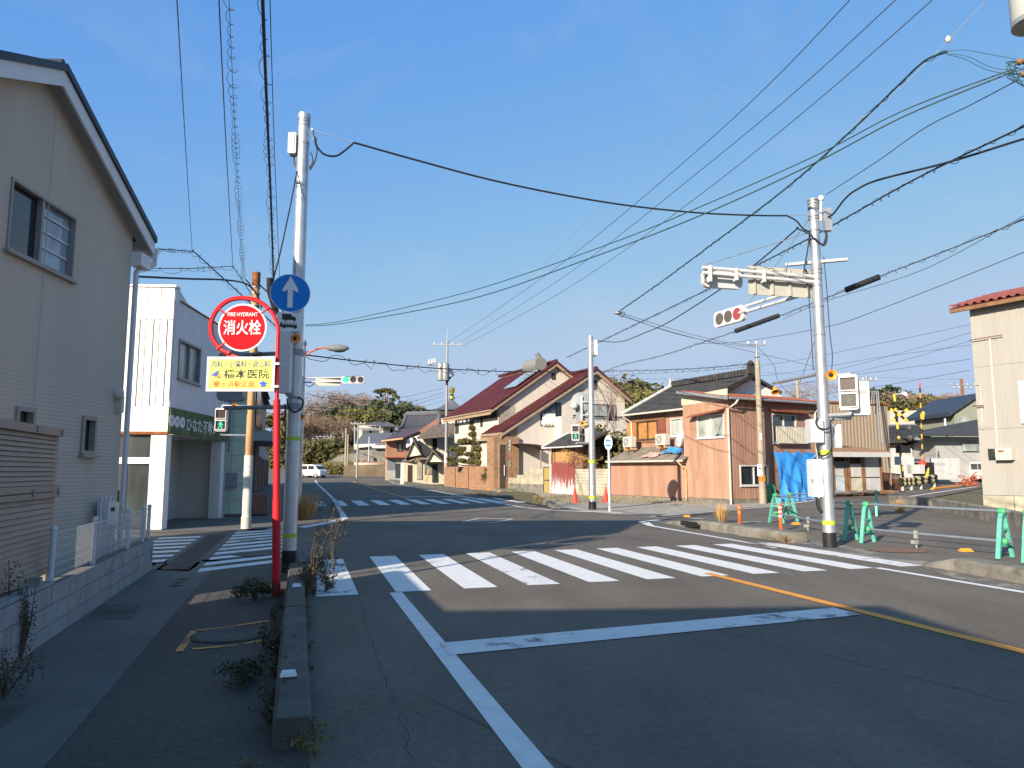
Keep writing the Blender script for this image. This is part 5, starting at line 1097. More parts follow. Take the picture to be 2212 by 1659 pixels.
# main tiled roof, ridge running along the street wall
tile_me = None
def tile_roof(root, p00, e, up, ne, nu, cw, ch, m, limit=300, curve=.05, name='roof_tile'):
    """roof tiles laid from the eave corner p00 along e (unit) and up the slope (unit)"""
    nrm = e.cross(up).normalized(); nrm = nrm if nrm.z > 0 else -nrm
    mb = MB(); k = 5; vs = []
    for j, (hh, off) in enumerate(((0, .035), (ch * 1.08, .005))):
        for i in range(k + 1):
            x = cw * 1.02 * i / k; vs.append(Vector((x, hh, off + curve * math.sin(math.pi * 2 * i / k) * .5)))
    for i in range(k + 1): x = cw * 1.02 * i / k; vs.append(Vector((x, 0, .0 + curve * math.sin(math.pi * 2 * i / k) * .5 - .01)))
    mb.add(vs, [(i, i + 1, k + 2 + i, k + 1 + i) for i in range(k)] + [(2 * k + 2 + i, 2 * k + 3 + i, i + 1, i) for i in range(k)])
    me = mb.mesh(name, Vector()); me.materials.append(M(m)); cnt = 0; rest = []
    for r in range(nu):
        for c in range(ne):
            m4 = basis(p00 + e * (cw * c) + up * (ch * r) + nrm * random.uniform(0, .012), e, up, nrm)
            if cnt < limit: inst(me, name, m4, root); cnt += 1
            else: rest.append(m4)
    if rest:
        b = join_mesh(name, me, rest, None); o = b.build('roof_tile_field', m, root); o['kind'] = 'stuff'
def slab(root, pts, th, m, name='roof_deck'):
    n = (pts[1] - pts[0]).cross(pts[2] - pts[0]).normalized(); n = n if n.z > 0 else -n
    mb = MB(); mb.prism(pts, -n * th); return mb.build(name, m, root)
ev = BF.hit(Z('3', 760, 530), SETB - .5); eL = ev[0]; eZ = BF.hit(Z('3', 1200, 488), SETB - .5)[1]
DR = 4.2; rd = BF.hit(Z('3', 1245, 235), DR + SETB - .5); LR = BF.hit(Z('4', 470, 95), DR + SETB - .5)[0]; RZ = eZ + DR * .5; l0r, l1r = -1.2, eL + .2
rd = BF.hit(Z('3', 1245, 235), DR + SETB - .5); RZ = rd[1] - .1
upv = (BF.p(0, DR, RZ) - BF.p(0, 0, eZ)); slp = upv.length; upv.normalize()
P0 = BF.p(l1r, SETB - .5, eZ); eN = -BF.l
slab(bh, [BF.p(l1r, SETB - .5, eZ), BF.p(SPU - .4, SETB - .5, eZ), BF.p(SPU - .4, SETB - .5 + DR, RZ), BF.p(rd[0], SETB - .5 + DR, RZ)], .08, 'wood_dark')
slab(bh, [BF.p(SPU - .4, SETB - .5 + 1.2, eZ + 1.2 * (RZ - eZ) / DR), BF.p(LR, SETB - .5 + 1.2, eZ + 1.2 * (RZ - eZ) / DR), BF.p(LR, SETB - .5 + DR, RZ), BF.p(SPU - .4, SETB - .5 + DR, RZ)], .08, 'wood_dark')
slab(bh, [BF.p(rd[0], SETB - .5 + DR, RZ), BF.p(LR, SETB - .5 + DR, RZ), BF.p(LR, SETB - .5 + 2 * DR, eZ), BF.p(l1r, SETB - .5 + 2 * DR, eZ)], .08, 'tile_black', 'rear_slope')
slab(bh, [BF.p(l1r, SETB - .5, eZ), BF.p(rd[0], SETB - .5 + DR, RZ), BF.p(l1r, SETB - .5 + 2 * DR, eZ)], .08, 'tile_black', 'hip_end')
cw, ch = .275, .235; nu = int(slp / ch)
allm = []
nrm = eN.cross(upv).normalized(); nrm = nrm if nrm.z > 0 else -nrm
mbt = MB(); k = 5; vs = []
for hh, off in ((0, .05), (ch * 1.1, .015)):
    for i in range(k + 1): vs.append(Vector((cw * 1.02 * i / k, hh, off + .02 * math.sin(math.pi * 2 * i / k))))
for i in range(k + 1): vs.append(Vector((cw * 1.02 * i / k, 0, .01 + .02 * math.sin(math.pi * 2 * i / k))))
mbt.add(vs, [(i, i + 1, k + 2 + i, k + 1 + i) for i in range(k)] + [(2 * k + 2 + i, 2 * k + 3 + i, i + 1, i) for i in range(k)])
tme = mbt.mesh('roof_tile', Vector()); tme.materials.append(M('tile_black'))
for r in range(nu):
    f = r * ch / slp; ls = l1r + (rd[0] - l1r) * f; le = SPU - .4 if r * ch * DR / slp < 1.2 else LR
    c = 0
    while ls - c * cw > le: allm.append(basis(BF.p(ls - c * cw, SETB - .5, eZ) + upv * (r * ch) + nrm * random.uniform(0, .01), eN, upv, nrm)); c += 1
for m4 in allm[:300]: inst(tme, 'roof_tile', m4, bh)
join_mesh('roof_tile_field', tme, allm[300:], None).build('roof_tile_field', 'tile_black', bh)['kind'] = 'stuff'
rm = MB(); n = 26
for i in range(n):
    l = rd[0] + (LR - rd[0]) * (i + .5) / n; mb = MB(); mb.fbox(BF, l - .2, l + .2, SETB - .5 + DR - .14, SETB - .5 + DR + .14, RZ + .02, RZ + .26); mb.tube(BF.p(l - .2, SETB - .5 + DR, RZ + .28), BF.p(l + .17, SETB - .5 + DR, RZ + .28), .1, None, 8); mb.build('ridge_tile', 'tile_black', bh)
mb = MB(); c = BF.p(rd[0], SETB - .5 + DR, RZ + .28); mb.obox(c, BF.d, BF.l, .36, .12, .5); mb.build('ridge_end', mat('ridge_white', (.5, .49, .46), .7, 0, .1, 4, .1), bh)
mb = MB(); c = BF.p(LR - .1, SETB - .5 + DR, RZ + .35); mb.obox(c, BF.d, BF.l, .5, .14, .6); mb.ball(c + UP * .3, .16, 10, 6); mb.build('ridge_ornament', 'tile_black', bh)
hm = MB(); hm.tube(BF.p(l1r, SETB - .5, eZ + .1), BF.p(rd[0], SETB - .5 + DR, RZ + .1), .12, None, 8); hm.build('hip_ridge', 'ridge_white', bh, True)
# white gable of the tiled roof seen over the shed roof
gd0, gd1 = BF.hitl(Z('4', 215, 300), LR + .25)[0], BF.hitl(Z('4', 735, 315), LR + .25)[0]; gz0 = BF.hitl(Z('4', 735, 315), LR + .25)[1]
gq = MB(); gq.quad(BF.p(LR - .03, gd0, gz0 - .6), BF.p(LR - .03, gd1, gz0 - .6), BF.p(LR - .03, gd1, gz0), BF.p(LR - .03, SETB - .5 + DR, RZ - .25), BF.p(LR - .03, gd0, gz0)); gq.build('white_gable', mat('plaster_white', (.66, .65, .62), .8, 0, .06, 1.5, .05), bh)
for gd in (gd0, gd1):
    mb = MB(); e0 = BF.p(LR, gd, gz0 + .1); e1 = BF.p(LR, SETB - .5 + DR, RZ - .02); mb.hexa([e0, e0 + BF.l * .05, e0 + BF.l * .05 - UP * .2, e0 - UP * .2, e1, e1 + BF.l * .05, e1 + BF.l * .05 - UP * .24, e1 - UP * .24]); mb.build('gable_board', 'wood_dark', bh)
    for q in range(14): a = e0.lerp(e1, q / 14) + UP * .06; b = e0.lerp(e1, (q + .95) / 14) + UP * .06; mb = MB(); mb.tube(a, b, .1, .09, 7); mb.build('verge_tile', 'tile_black', bh, True)
gutter(bh, BF.p(l1r, SETB - .58, eZ - .02), BF.p(SPU - .3, SETB - .58, eZ - .04), .06, 'plastic_cream')
pipe(bh, [BF.p(l1r - .1, SETB - .58, eZ - .08), BF.p(l1r - .3, SETB - .1, eZ - .4), BF.p(l1r - .35, SETB - .06, 2.6)], .05, 'plastic_cream')
# lean-to: corrugated street wall and its mossy roof
LZ = H3(1000, 1005)[1]; LT0 = SPL - .0
for l0, l1, m in ((SPU, H3(1330, 1200)[0], 'brown_rib_l'), (H3(1330, 1200)[0], H3(738, 1200)[0], 'brown_sheet'), (H3(738, 1200)[0], LEND, 'brown_sheet')):
    mb = MB(); mb.fbox(BF, l0 + .004, l1 - .004, .0 - random.uniform(.0, .02), .06, .2, LZ - .02); mb.build('lean_to_sheet', m, bh)
mb = MB(); mb.fbox(BF, H3(738, 1200)[0] - .02, H3(738, 1200)[0] + .02, -.05, .0, .2, LZ); mb.build('joint_strip', 'brown_sheet', bh)
mat('moss_roof', (.21, .185, .145), .9, 0, .3, 1.6, .3, 25, (.10, .085, .06), .35)
LH = 1.25; nsh = 11; lA, lB = SPU - .35, LEND - .1
for i in range(nsh):
    a = lA + (lB - lA) * i / nsh; b = lA + (lB - lA) * (i + 1) / nsh + .03; zz = random.uniform(0, .02); mb = MB()
    d0 = -.35; d1 = SETB
    mb.hexa([BF.p(a, d0, LZ - .02 + zz), BF.p(b, d0, LZ - .02 + zz), BF.p(b, d1, LZ + LH * .62 + zz), BF.p(a, d1, LZ + LH * .62 + zz), BF.p(a, d0, LZ + .03 + zz), BF.p(b, d0, LZ + .03 + zz), BF.p(b, d1, LZ + LH * .62 + .05 + zz), BF.p(a, d1, LZ + LH * .62 + .05 + zz)]); mb.build('lean_to_roof_sheet', 'moss_roof', bh)
gutter(bh, BF.p(lA, -.42, LZ - .04), BF.p(lB, -.42, LZ - .02), .055, 'plastic_cream')
pipe(bh, [BF.p(lA + .35, -.42, LZ - .08), BF.p(lA + .2, -.3, LZ - .3), BF.p(lA + .15, -.09, LZ - .45), BF.p(lA + .15, -.09, .1)], .045, mat('pipe_orange', (.5, .31, .17), .6, 0, .15, 5, .05))
# sheets of tarpaulin and bits lying on the lean-to roof
def scrap(m, pts, name, lab, cat, amp=.05):
    mb = MB(); n = 7; g = []
    for i in range(n):
        for j in range(n):
            u, v = i / (n - 1), j / (n - 1); l = pts[0] + (pts[1] - pts[0]) * u + random.uniform(-.06, .06); d = pts[2] + (pts[3] - pts[2]) * v + random.uniform(-.05, .05)
            g.append(BF.p(l, d, LZ + .09 + (d + .35) / (SETB + .35) * LH * .62 + random.uniform(0, amp)))
    mb.add(g, [(i * n + j, i * n + j + 1, (i + 1) * n + j + 1, (i + 1) * n + j) for i in range(n - 1) for j in range(n - 1)]); tag(mb.build(name, m, None, False), lab, cat)
mat('tarp_blue', (.04, .26, .70), .45, 0, .15, 2, .15, 8); mat('tarp_pink', (.45, .28, .25), .8, 0, .3, 6, .1)
scrap('tarp_blue', (SPU + .5, SPU + 2.0, .15, .75), 'tarp_scrap', 'crumpled blue tarp on the mossy lean-to roof', 'tarp', .16)
scrap('tarp_pink', (SPU + 2.1, SPU + 3.4, -.2, .3), 'cloth_scrap', 'crumpled pinkish cloth on the mossy lean-to roof', 'cloth', .1)
for k, (l, d, a, ln, lab) in enumerate(((SPU + 1.2, .5, .7, 1.6, 'long grey plank lying beside the blue tarp on the lean-to'), (SPU + 1.9, .4, .4, 1.3, 'short grey plank lying next to the pink cloth'), (SPU + .6, .6, 1.0, 1.2, 'bent stick on the lean-to roof below the dish'))):
    e = BF.l * math.cos(a) + BF.d * math.sin(a) + UP * .3 * math.sin(a); c = BF.p(l, d, LZ + .35 + .38 * d); mb = MB(); mb.tube(c - e * ln / 2, c + e * ln / 2, .04, .03, 6); tag(mb.build('plank', 'moss_roof'), lab, 'plank')
# air conditioners and dish
def aircon(l, d, z, lab):
    t = thing('air_conditioner', BF.p(l, d, z), lab, 'air conditioner', 'air conditioner units'); nn = -BF.d
    mb = MB(); mb.fbox(BF, l - .42, l + .42, d - .15, d + .17, z + .12, z + .72); mb.build('case', 'plastic_cream', t)
    mb = MB(); mb.disc(BF.p(l + .1, d - .152, z + .42), nn, .24, .012, 28); f = mb.build('fan_grille', 'galv_dull', t)
    for k in range(8): mb = MB(); a = k * math.pi / 8; v = (BF.l * math.cos(a) + UP * math.sin(a)) * .24; c = BF.p(l + .1, d - .168, z + .42); mb.tube(c - v, c + v, .006, None, 4); mb.build('grille_bar', 'plastic_cream', f)
    mb = MB(); mb.disc(BF.p(l + .1, d - .17, z + .42), nn, .06, .01, 14); mb.build('hub', 'plastic_cream', f)
    for s in (-.3, .3): mb = MB(); mb.fbox(BF, l + s - .04, l + s + .04, d - .14, d + .3, z - .06, z + .12); mb.build('foot', 'pipe_orange', t)
a = BF.hit(Z('3', 810, 885), .45); aircon(a[0], .45, a[1], 'cream air conditioner at the left end of the lean-to roof')
a = BF.hit(Z('3', 1150, 865), .55); aircon(a[0], .55, a[1], 'cream air conditioner beside the satellite dish')
dl, dz_ = BF.hit(Z('3', 1335, 780), .5); t = thing('satellite_dish', BF.p(dl, .8, dz_ - .7), 'white round satellite dish on the brown house wall', 'dish')
mb = MB(); mb.lathe(BF.p(dl, .62, dz_), [(.12, 0), (.3, .05), (.44, .13), (.43, .14), (.28, .07), (.05, .03)], 28, (-BF.d + BF.l * .25 + UP * .25).normalized()); mb.build('reflector', mat('dish_white', (.72, .71, .68), .5, 0, .15, 4, .05, 20, (.4, .22, .1), .35), t, True)
mb = MB(); mb.tube(BF.p(dl, .65, dz_), BF.p(dl, SETB, dz_ - .1), .035, None, 8); mb.build('mount', 'galv_dull', t, True)
mb = MB(); mb.tube(BF.p(dl, .6, dz_ - .3), BF.p(dl + .1, .15, dz_ + .02), .012, None, 6); mb.obox(BF.p(dl + .1, .12, dz_ + .05), BF.l, BF.d, .08, .1, .08); mb.build('feed_arm', 'galv_dull', t, True)
# blue tarpaulin over the doorway
da, db = H4(668, 840)[0], H4(1015, 860)[0]; db2 = H4(1085, 870)[0]; zt = H4(720, 840)[1]; zb_ = .12
t = MB(); n, m_ = 26, 22; g = []
for i in range(n):
    for j in range(m_):
        u, v = i / (n - 1), j / (m_ - 1); wd_ = (db2 if v < .15 else db) - da; d = da + (db - da) * u + (db2 - db) * u * max(0, 1 - v * 5) + .25 * v * (1 - u) * .4
        fold = .10 * math.sin(u * 17 + 2.2 * v) * (.25 + v) * (1 - .3 * u) + .05 * math.sin(u * 41 - 3 * v) * v + .08 * math.sin(5 * v + 3 * u)
        z = zt + (zb_ - zt) * v - .12 * math.sin(u * 3.14 * 4) ** 2 * (1 - v); g.append(BF.p(-.2 - abs(fold) - .25 * v * (1 - u), d, z))
t.add(g, [(i * m_ + j, i * m_ + j + 1, (i + 1) * m_ + j + 1, (i + 1) * m_ + j) for i in range(n - 1) for j in range(m_ - 1)])
tag(t.build('tarpaulin', 'tarp_blue', None, True), 'large bright blue tarpaulin hanging over the brown house doorway', 'tarpaulin')
# hose coil and bucket by the tarpaulin
c = BF.p(-.35, H4(635, 1250)[0], .55); t = thing('hose_reel', c - UP * .5, 'coiled green garden hose hanging by the tarpaulin', 'hose')
for k in range(6):
    mb = MB(); r = .22 + .03 * (k % 3); mb.path([c + BF.d * (r * math.cos(x * .35)) + UP * (r * 1.4 * math.sin(x * .35)) + BF.l * .02 * k for x in range(18)], .015, 6, True); mb.build('coil', mat('hose_green', (.03, .26, .16), .5, 0, .1, 5, .02), t, True)
mb = MB(); mb.obox(c + BF.l * .15, BF.d, BF.l, .1, .1, .9); mb.build('stand', 'hose_green', t)
c = BF.p(-.5, H4(670, 1300)[0], .0); t = thing('bucket', c, 'small blue bucket at the foot of the tarpaulin', 'bucket'); mb = MB(); mb.lathe(c + UP * .02, [(.14, 0), (.19, .26), (.2, .27), (.17, .26), (.12, .03)], 18); mb.build('pail', mat('bucket_blue', (.2, .38, .6), .5, 0, .1, 5, .02), t, True); mb = MB(); mb.path([c + BF.d * (.19 * math.cos(x * .4488)) + UP * (.28 + .17 * math.sin(x * .4488)) for x in range(8)], .008, 5); mb.build('handle', 'galv_dull', t)
# concrete pole in front of the side wall
up = GZ(1640, 1087); up.y -= .5; t = thing('concrete_pole', up, 'slim concrete utility pole before the brown house, with striped band', 'pole')
zt = AT(1638, 775, up.y).z; mat('pole_concrete', (.31, .265, .20), .85, 0, .12, 2, .15, 25)
pole_body(t, up.x, up.y, zt - .15, .16, .115, 'pole_concrete', up.z, 18)
z0, z1 = AT(*Z('4', 558, 1128), up.y).z, AT(*Z('4', 558, 1068), up.y).z
band(t, up.x, up.y, z0, z1, .158, 'black', 'striped_band')
for k in range(7): a = -math.pi * (k + .3) / 7; c = Vector((up.x + .16 * math.cos(a), up.y + .16 * math.sin(a), (z0 + z1) / 2)); mb = MB(); mb.obox(c, Vector((-math.sin(a), math.cos(a), 0)), Vector((math.cos(a), math.sin(a), 0)), .04, .01, z1 - z0); mb.build('yellow_stripe', 'orange_plastic', t)
mb = MB(); c = AT(*Z('4', 566, 1022), up.y - .16); mb.obox(c, EAST, (0, 1, 0), .22, .02, .55); mb.build('notice', 'sign_white', t); mb = MB(); mb.obox(c + Vector((0, -.012, .08)), EAST, (0, 1, 0), .12, .004, .08); mb.build('notice_mark', 'red_ink', t)
mb = MB(); c = AT(*Z('4', 577, 705), up.y - .15); mb.obox(c, EAST, (0, 1, 0), .1, .02, .32); mb.build('number_tag', 'sign_white', t)
mb = MB(); mb.tube((up.x - .02, up.y, zt - .2), (up.x - .02, up.y, AT(1640, 745, up.y).z), .05, None, 8); z = AT(1640, 745, up.y).z; mb.obox((up.x, up.y, z), EAST, (0, 1, 0), .9, .06, .06); mb.build('crossarm', 'galv_dull', t)
for s in (-.4, 0, .4): mb = MB(); mb.lathe((up.x + s, up.y, z + .03), [(.04, 0), (.07, .05), (.04, .08), (.06, .12), (.03, .16)], 10); mb.build('insulator', 'plastic_white', t, True)
for y in (1320, 1405): z = AT(*Z('6', 658, y), up.y).z; band(t, up.x, up.y, z - .03, z + .03, .135, 'galv_dull', 'strap')

# ================================================================ PLOTS BETWEEN THE BROWN HOUSE AND THE BRICK WALL
B2 = lambda x, y, d=0.0: BF.hit(Z('2', x, y), d)
def courses(root, fr, l0, l1, zs, d, hgt, bw_, bh_, m, name, joint=.012, off=.5, thick=.03, step=None):
    """courses of blocks or bricks standing proud of a core, each its own piece; joined past 300"""
    pieces = []; r = 0; z = zs
    while z < zs + hgt - .01:
        zt = min(z + bh_, zs + hgt); x = l0 - (off * bw_ if r % 2 else 0)
        while x < l1:
            a, b = max(x, l0), min(x + bw_, l1)
            if b - a > .04 and (step is None or step((a + b) / 2, zt)): pieces.append((a + joint / 2, b - joint / 2, z + joint / 2, zt - joint / 2))
            x += bw_
        z += bh_; r += 1
    rest = MB()
    for i, (a, b, za, zb) in enumerate(pieces):
        j = random.uniform(0, .006); mb = MB() if i < 300 else rest
        mb.fbox(fr, a, b, d - thick - j, d, za, zb)
        if i < 300: mb.build(name, m, root)
    if rest.v: rest.build(name + '_field', m, root)['kind'] = 'stuff'
# old block wall
lA, lB = LEND + .12, 13.75; zt = B2(1560, 1245)[1]
t = thing('block_wall', BF.p(12, 0), 'yellowish old concrete block wall between the cones', 'wall')
mb = MB(); mb.fbox(BF, lA, lB, .01, .15, -.1, zt - .02); mb.build('core', 'mortar', t); courses(t, BF, lA, lB, 0, .01, zt, .4, .195, 'block_old', 'block')
mb = MB(); mb.fbox(BF, lA, lA + .12, -.06, .0, 0, zt + .3); mb.build('post', 'plastic_white', t)
# shed with the black tiled roof, amber board and peeling sheet
sA, sB = 13.85, 16.75; t = thing('small_shed', BF.p(15.3, 1.2), 'small shed with black tiled roof, orange board and peeling red and white sheet', 'shed')
zr = B2(1300, 1185)[1]; ze = B2(1300, 1040)[1]
mb = MB(); mb.fbox(BF, sA, sB, .04, 2.6, 0, ze); mb.build('wall', 'brown_sheet', t)
mat('peeling', (.55, .54, .53), .8, 0, .12, 3, .1, 20, (.24, .06, .045), .12)
def peel():
    m, tr, N, L, B = nt('peeling_sheet'); B.inputs['Roughness'].default_value = .8
    v = mapped(N, L, (6, 6, .9)); g = N.new('ShaderNodeNewGeometry'); sx = N.new('ShaderNodeSeparateXYZ'); L.new(g.outputs['Position'], sx.inputs[0])
    ad = N.new('ShaderNodeMath'); ad.operation = 'MULTIPLY_ADD'; L.new(sx.outputs['Z'], ad.inputs[0]); ad.inputs[1].default_value = .22; L.new(noise(N, L, 1, 7, v, .75), ad.inputs[2])
    c = ramp(N, L, ad.outputs[0], [(.62, (.50, .50, .50)), (.70, (.22, .055, .045))]); L.new(c, B.inputs['Base Color']); MATS['peeling_sheet'] = m
peel()
for i in range(4): a = sA + .02 + (sB - sA) * i / 4; mb = MB(); mb.fbox(BF, a, a + (sB - sA) / 4 - .01, -.0 - .012 * (i % 2), .035, .22, zr); mb.build('peeling_panel', 'peeling_sheet', t)
mb = MB(); mb.fbox(BF, sA, sB, -.03, .05, 0, .21); mb.build('plinth', 'plaster_white', t)
for i in range(2): a = sA + .05 + (sB - sA - .5) * i / 2; mb = MB(); mb.fbox(BF, a, a + (sB - sA - .5) / 2 - .04, -.0, .035, zr + .08, ze - .15); mb.build('amber_board', 'amber_board', t) if 'amber_board' in MATS else mb.build('amber_board', mat('amber_board', (.46, .25, .10), .6, 0, .2, 3, .05), t)
for a in (sA, sB - .45, sB - .1): mb = MB(); mb.fbox(BF, a, a + .09, -.04, .03, zr, ze); mb.build('post', 'wood_brown', t)
e0 = BF.p(sB + .45, -.45, ze); upv = (BF.d * 1.0 + UP * .48).normalized(); zz = ze
slab(t, [BF.p(sB + .4, -.45, ze), BF.p(sA - 1.7, -.45, ze), BF.p(sA - 1.7, 1.6, ze + .98), BF.p(sB + .4, 1.6, ze + .98)], .07, 'wood_dark')
tile_roof(t, BF.p(sB + .4, -.45, ze), -BF.l, upv, 18, 8, .275, .27, 'tile_black', 300)
for i in range(8): mb = MB(); l = sB + .45 - .0; q0 = BF.p(l, -.5 + .27 * i, ze + .03 + .13 * i); mb.tube(q0, q0 + upv * .29, .09, None, 8); mb.build('verge_tile', 'ridge_white', t, True)
gutter(t, BF.p(sB + .4, -.52, ze - .03), BF.p(sA - 1.7, -.52, ze - .03), .05, 'plastic_white'); pipe(t, [BF.p(sB + .1, -.5, ze - .06), BF.p(sB + .1, -.06, ze - .25), BF.p(sB + .1, -.06, .05)], .045, 'plastic_white')
mb = MB(); mb.prism([BF.p(sB - .2, 1.55, ze + .95), BF.p(sA + 1.2, 1.55, ze + .95), BF.p((sA + sB) / 2 + .5, 1.55, ze + 1.5)], BF.d * .1); mb.build('rear_gable', 'wood_brown', t)
# gate, stepped wall, entrance, brick wall
t = thing('side_gate', BF.p(17.4, 0), 'narrow yellow brown gate between shed and stepped wall', 'gate'); a, b = B2(1182, 1300)[0], B2(1122, 1300)[0]; zt = B2(1150, 1225)[1]
for z0, z1 in ((.1, zt * .48), (zt * .53, zt - .05)): mb = MB(); mb.fbox(BF, a + .06, b - .06, .02, .05, z0, z1); mb.build('panel', mat('gate_ochre', (.36, .27, .09), .6, 0, .1, 3, .03), t)
for l in (a, b - .06): mb = MB(); mb.fbox(BF, l, l + .06, .0, .07, 0, zt); mb.build('frame_post', 'wood_dark', t)
for z in (.05, zt * .49, zt - .06): mb = MB(); mb.fbox(BF, a + .06, b - .06, .0, .07, z, z + .06); mb.build('frame_rail', 'wood_dark', t)
mb = MB(); mb.fbox(BF, a + .1, a + .28, -.06, 0, zt * .49, zt * .49 + .08); mb.build('handle', 'black', t)
lg0, lg1 = B2(1118, 1400)[0], B2(770, 1400)[0]
t = thing('stepped_wall', BF.p((lg0 + lg1) / 2, 0), 'grey concrete wall with stepped ribbed block courses on top', 'wall'); zc = B2(950, 1388)[1]
mb = MB(); mb.fbox(BF, lg0, lg1, .0, .2, -.1, zc); mb.build('base_wall', 'concrete', t)
zs_ = [B2(900, y)[1] for y in (1388, 1330, 1302, 1273, 1243)]; ls_ = [B2(x, 1300)[0] for x in (770, 870, 935, 985)]
for k in range(4):
    le = ls_[k]; z0 = zs_[k]; z1 = zs_[k + 1]; x = lg0
    while x < le - .1:
        mb = MB(); mb.fbox(BF, x + .005, min(x + .39, le) - .005, .02, .16, z0 + .005, z1 - .005)
        for q in range(3): mb.fbox(BF, x + .03 + .125 * q, x + .09 + .125 * q, .0, .02, z0 + .005, z1 - .005)
        mb.build('ribbed_block', 'block_old', t); x += .39
RHX = thing('brick_wall', BF.p(31, 0), 'long orange brown brick garden wall before the red roofed house', 'wall')
mat('brick_tan', (.33, .19, .11), .85, 0, .2, 3, .2, 30); mat('brick_mortar', (.30, .18, .11), .9, 0, .1, 4, .1)
bl0, bl1 = 27.6, 36.0; zt = BF.hit(Z('2', 470, 1222))[1]
mb = MB(); mb.fbox(BF, bl0, bl1, .02, .22, -.1, zt); mb.build('core', 'brick_mortar', RHX); courses(RHX, BF, bl0, bl1, .0, .02, zt, .34, .12, 'brick_tan', 'brick', .014)
for l in (30.6, 33.4): mb = MB(); mb.fbox(BF, l - .05, l + .05, -.03, .0, 0, zt); mb.build('expansion_joint', 'wood_dark', RHX)
pl = thing('brick_planter', BF.p(26.3, 0), 'low brick planter with a green shrub by the entrance', 'planter'); p0, p1 = B2(718, 1350)[0], B2(530, 1350)[0]
mb = MB(); mb.fbox(BF, p0, p1, -1.0, .0, -.1, .55); mb.build('core', 'brick_mortar', pl); courses(pl, BF, p0, p1, 0, -1.0, .55, .12, .27, 'brick_tan', 'brick', .012)
mb = MB(); mb.fbox(BF, p0 - .02, p0 + .55, -1.0, .6, .55, 1.5); mb.build('pier', 'brick_tan', pl)
mb = MB(); mb.fbox(BF, p0 + .05, p0 + .42, -1.05, -.6, 1.5, 1.85); mb.build('flower_box', 'cone_red', pl)

# ================================================================ HOUSE WITH THE DARK RED ROOF
RH = Frame(.4, 56.5, -26.0)                    # l: away along its front; d: across the gable towards the right
mat('rh_cream', (.56, .51, .44), .8, 0, .05, 1.2, 0)
ribmat('rh_siding', (.56, .51, .445), 0, .16, None, .12, .8, .05, True)
mat('rh_trim', (.33, .235, .16), .7, 0, .1, 3, .05)
mat('rh_brick', (.28, .165, .095), .85, 0, .2, 4, .2, 40)
t = rh = thing('red_roofed_house', RH.p(4, 4), 'cream house with two steep dark red tiled roofs and a balcony', 'house')
q2 = lambda x, y, l=0.0: RH.hitl(Z('2', x, y), l)
ap = q2(1602, 300); ev = q2(735, 885, -.6); er = q2(1920, 578); gR = q2(1893, 600)[0]; gL = q2(876, 800)[0]
sl = (ap[1] - ev[1]) / (ap[0] - ev[0]); slr = (ap[1] - er[1]) / (er[0] - ap[0])
zat = lambda d: ap[1] - .25 - (sl * (ap[0] - d) if d < ap[0] else slr * (d - ap[0]))
a, b = q2(1095, 625), q2(1287, 838); wn_ = (a[0], b[0], b[1], a[1])
a, b = q2(1555, 632), q2(1812, 800); wn2 = (a[0], b[0], b[1] + .0, a[1])
a, b = q2(1585, 400), q2(1612, 500)
mb = MB()
mb.quad(RH.p(0, gL, 0), RH.p(0, gR, 0), RH.p(0, gR, zat(gR)), RH.p(0, ap[0], zat(ap[0])), RH.p(0, gL, zat(gL)))
mb.quad(RH.p(0, gR, 0), RH.p(9, gR, 0), RH.p(9, gR, zat(gR)), RH.p(0, gR, zat(gR))); mb.quad(RH.p(0, gL, 0), RH.p(3.2, gL, 0), RH.p(3.2, gL, zat(gL)), RH.p(0, gL, zat(gL)))
mb.build('gable_wall', 'rh_siding', rh)
for y in (455, 515, 592, 660): pass
for z in [q2(1700, y)[1] for y in (420, 515, 600)]:
    mb = MB(); w0 = max(gL, ap[0] - (ap[1] - .25 - z) / sl) + .05; w1 = min(gR, ap[0] + (ap[1] - .25 - z) / slr) - .05; mb.fbox(RH, -.012, 0, w0, w1, z - .015, z + .015); mb.build('siding_joint', 'rh_trim', rh)
# trapezoid window with curtain
w = MB(); P = lambda x, y, k=0: RH.p(-k, *q2(x, y)); pts = [P(1095, 838), P(1287, 838), P(1287, 620), P(1238, 620), P(1095, 720)]
f = MB(); inn = [P(1104, 829, .03), P(1279, 829, .03), P(1279, 630, .03), P(1240, 630, .03), P(1104, 724, .03)]
f.prism(pts, -RH.l * .05); wf = f.build('window', 'black', rh); w.prism([P(1106, 828, .055), P(1234, 828, .055), P(1234, 637, .055), P(1106, 726, .055)], -RH.l * .01); w.build('pane', 'glass_mid', wf)
w = MB(); w.prism([P(1246, 828, .055), P(1279, 828, .055), P(1279, 632, .055), P(1246, 632, .055)], -RH.l * .01); w.build('pane', 'glass_dark', wf)
cur = MB(); n = 15
for i in range(n): x0, x1 = 1110 + 120 * i / n, 1110 + 120 * (i + 1) / n; y0 = 722; cur.quad(P(x0, 785, .07 + .02 * (i % 2)), P(x1, 785, .07 + .02 * ((i + 1) % 2)), P(x1, y0, .07 + .02 * ((i + 1) % 2)), P(x0, y0, .07 + .02 * (i % 2)))
cur.build('curtain', mat('curtain', (.6, .63, .6), .9, 0, .1, 6, 0), wf)
for k in range(4): m_ = MB(); c = P(1125 + 30 * k, 808, .09); m_.ball(c, .28, 8, 6, (1, .5, 1)); m_.build('toy', 'curtain', wf, True)
window(rh, RH, 'd', 0, *wn2, 3, 'wood_dark', 'glass_mid', 1, .08, False, .03, -.01, None, 0, ['glass_light', 'glass_light', 'glass_dark'])
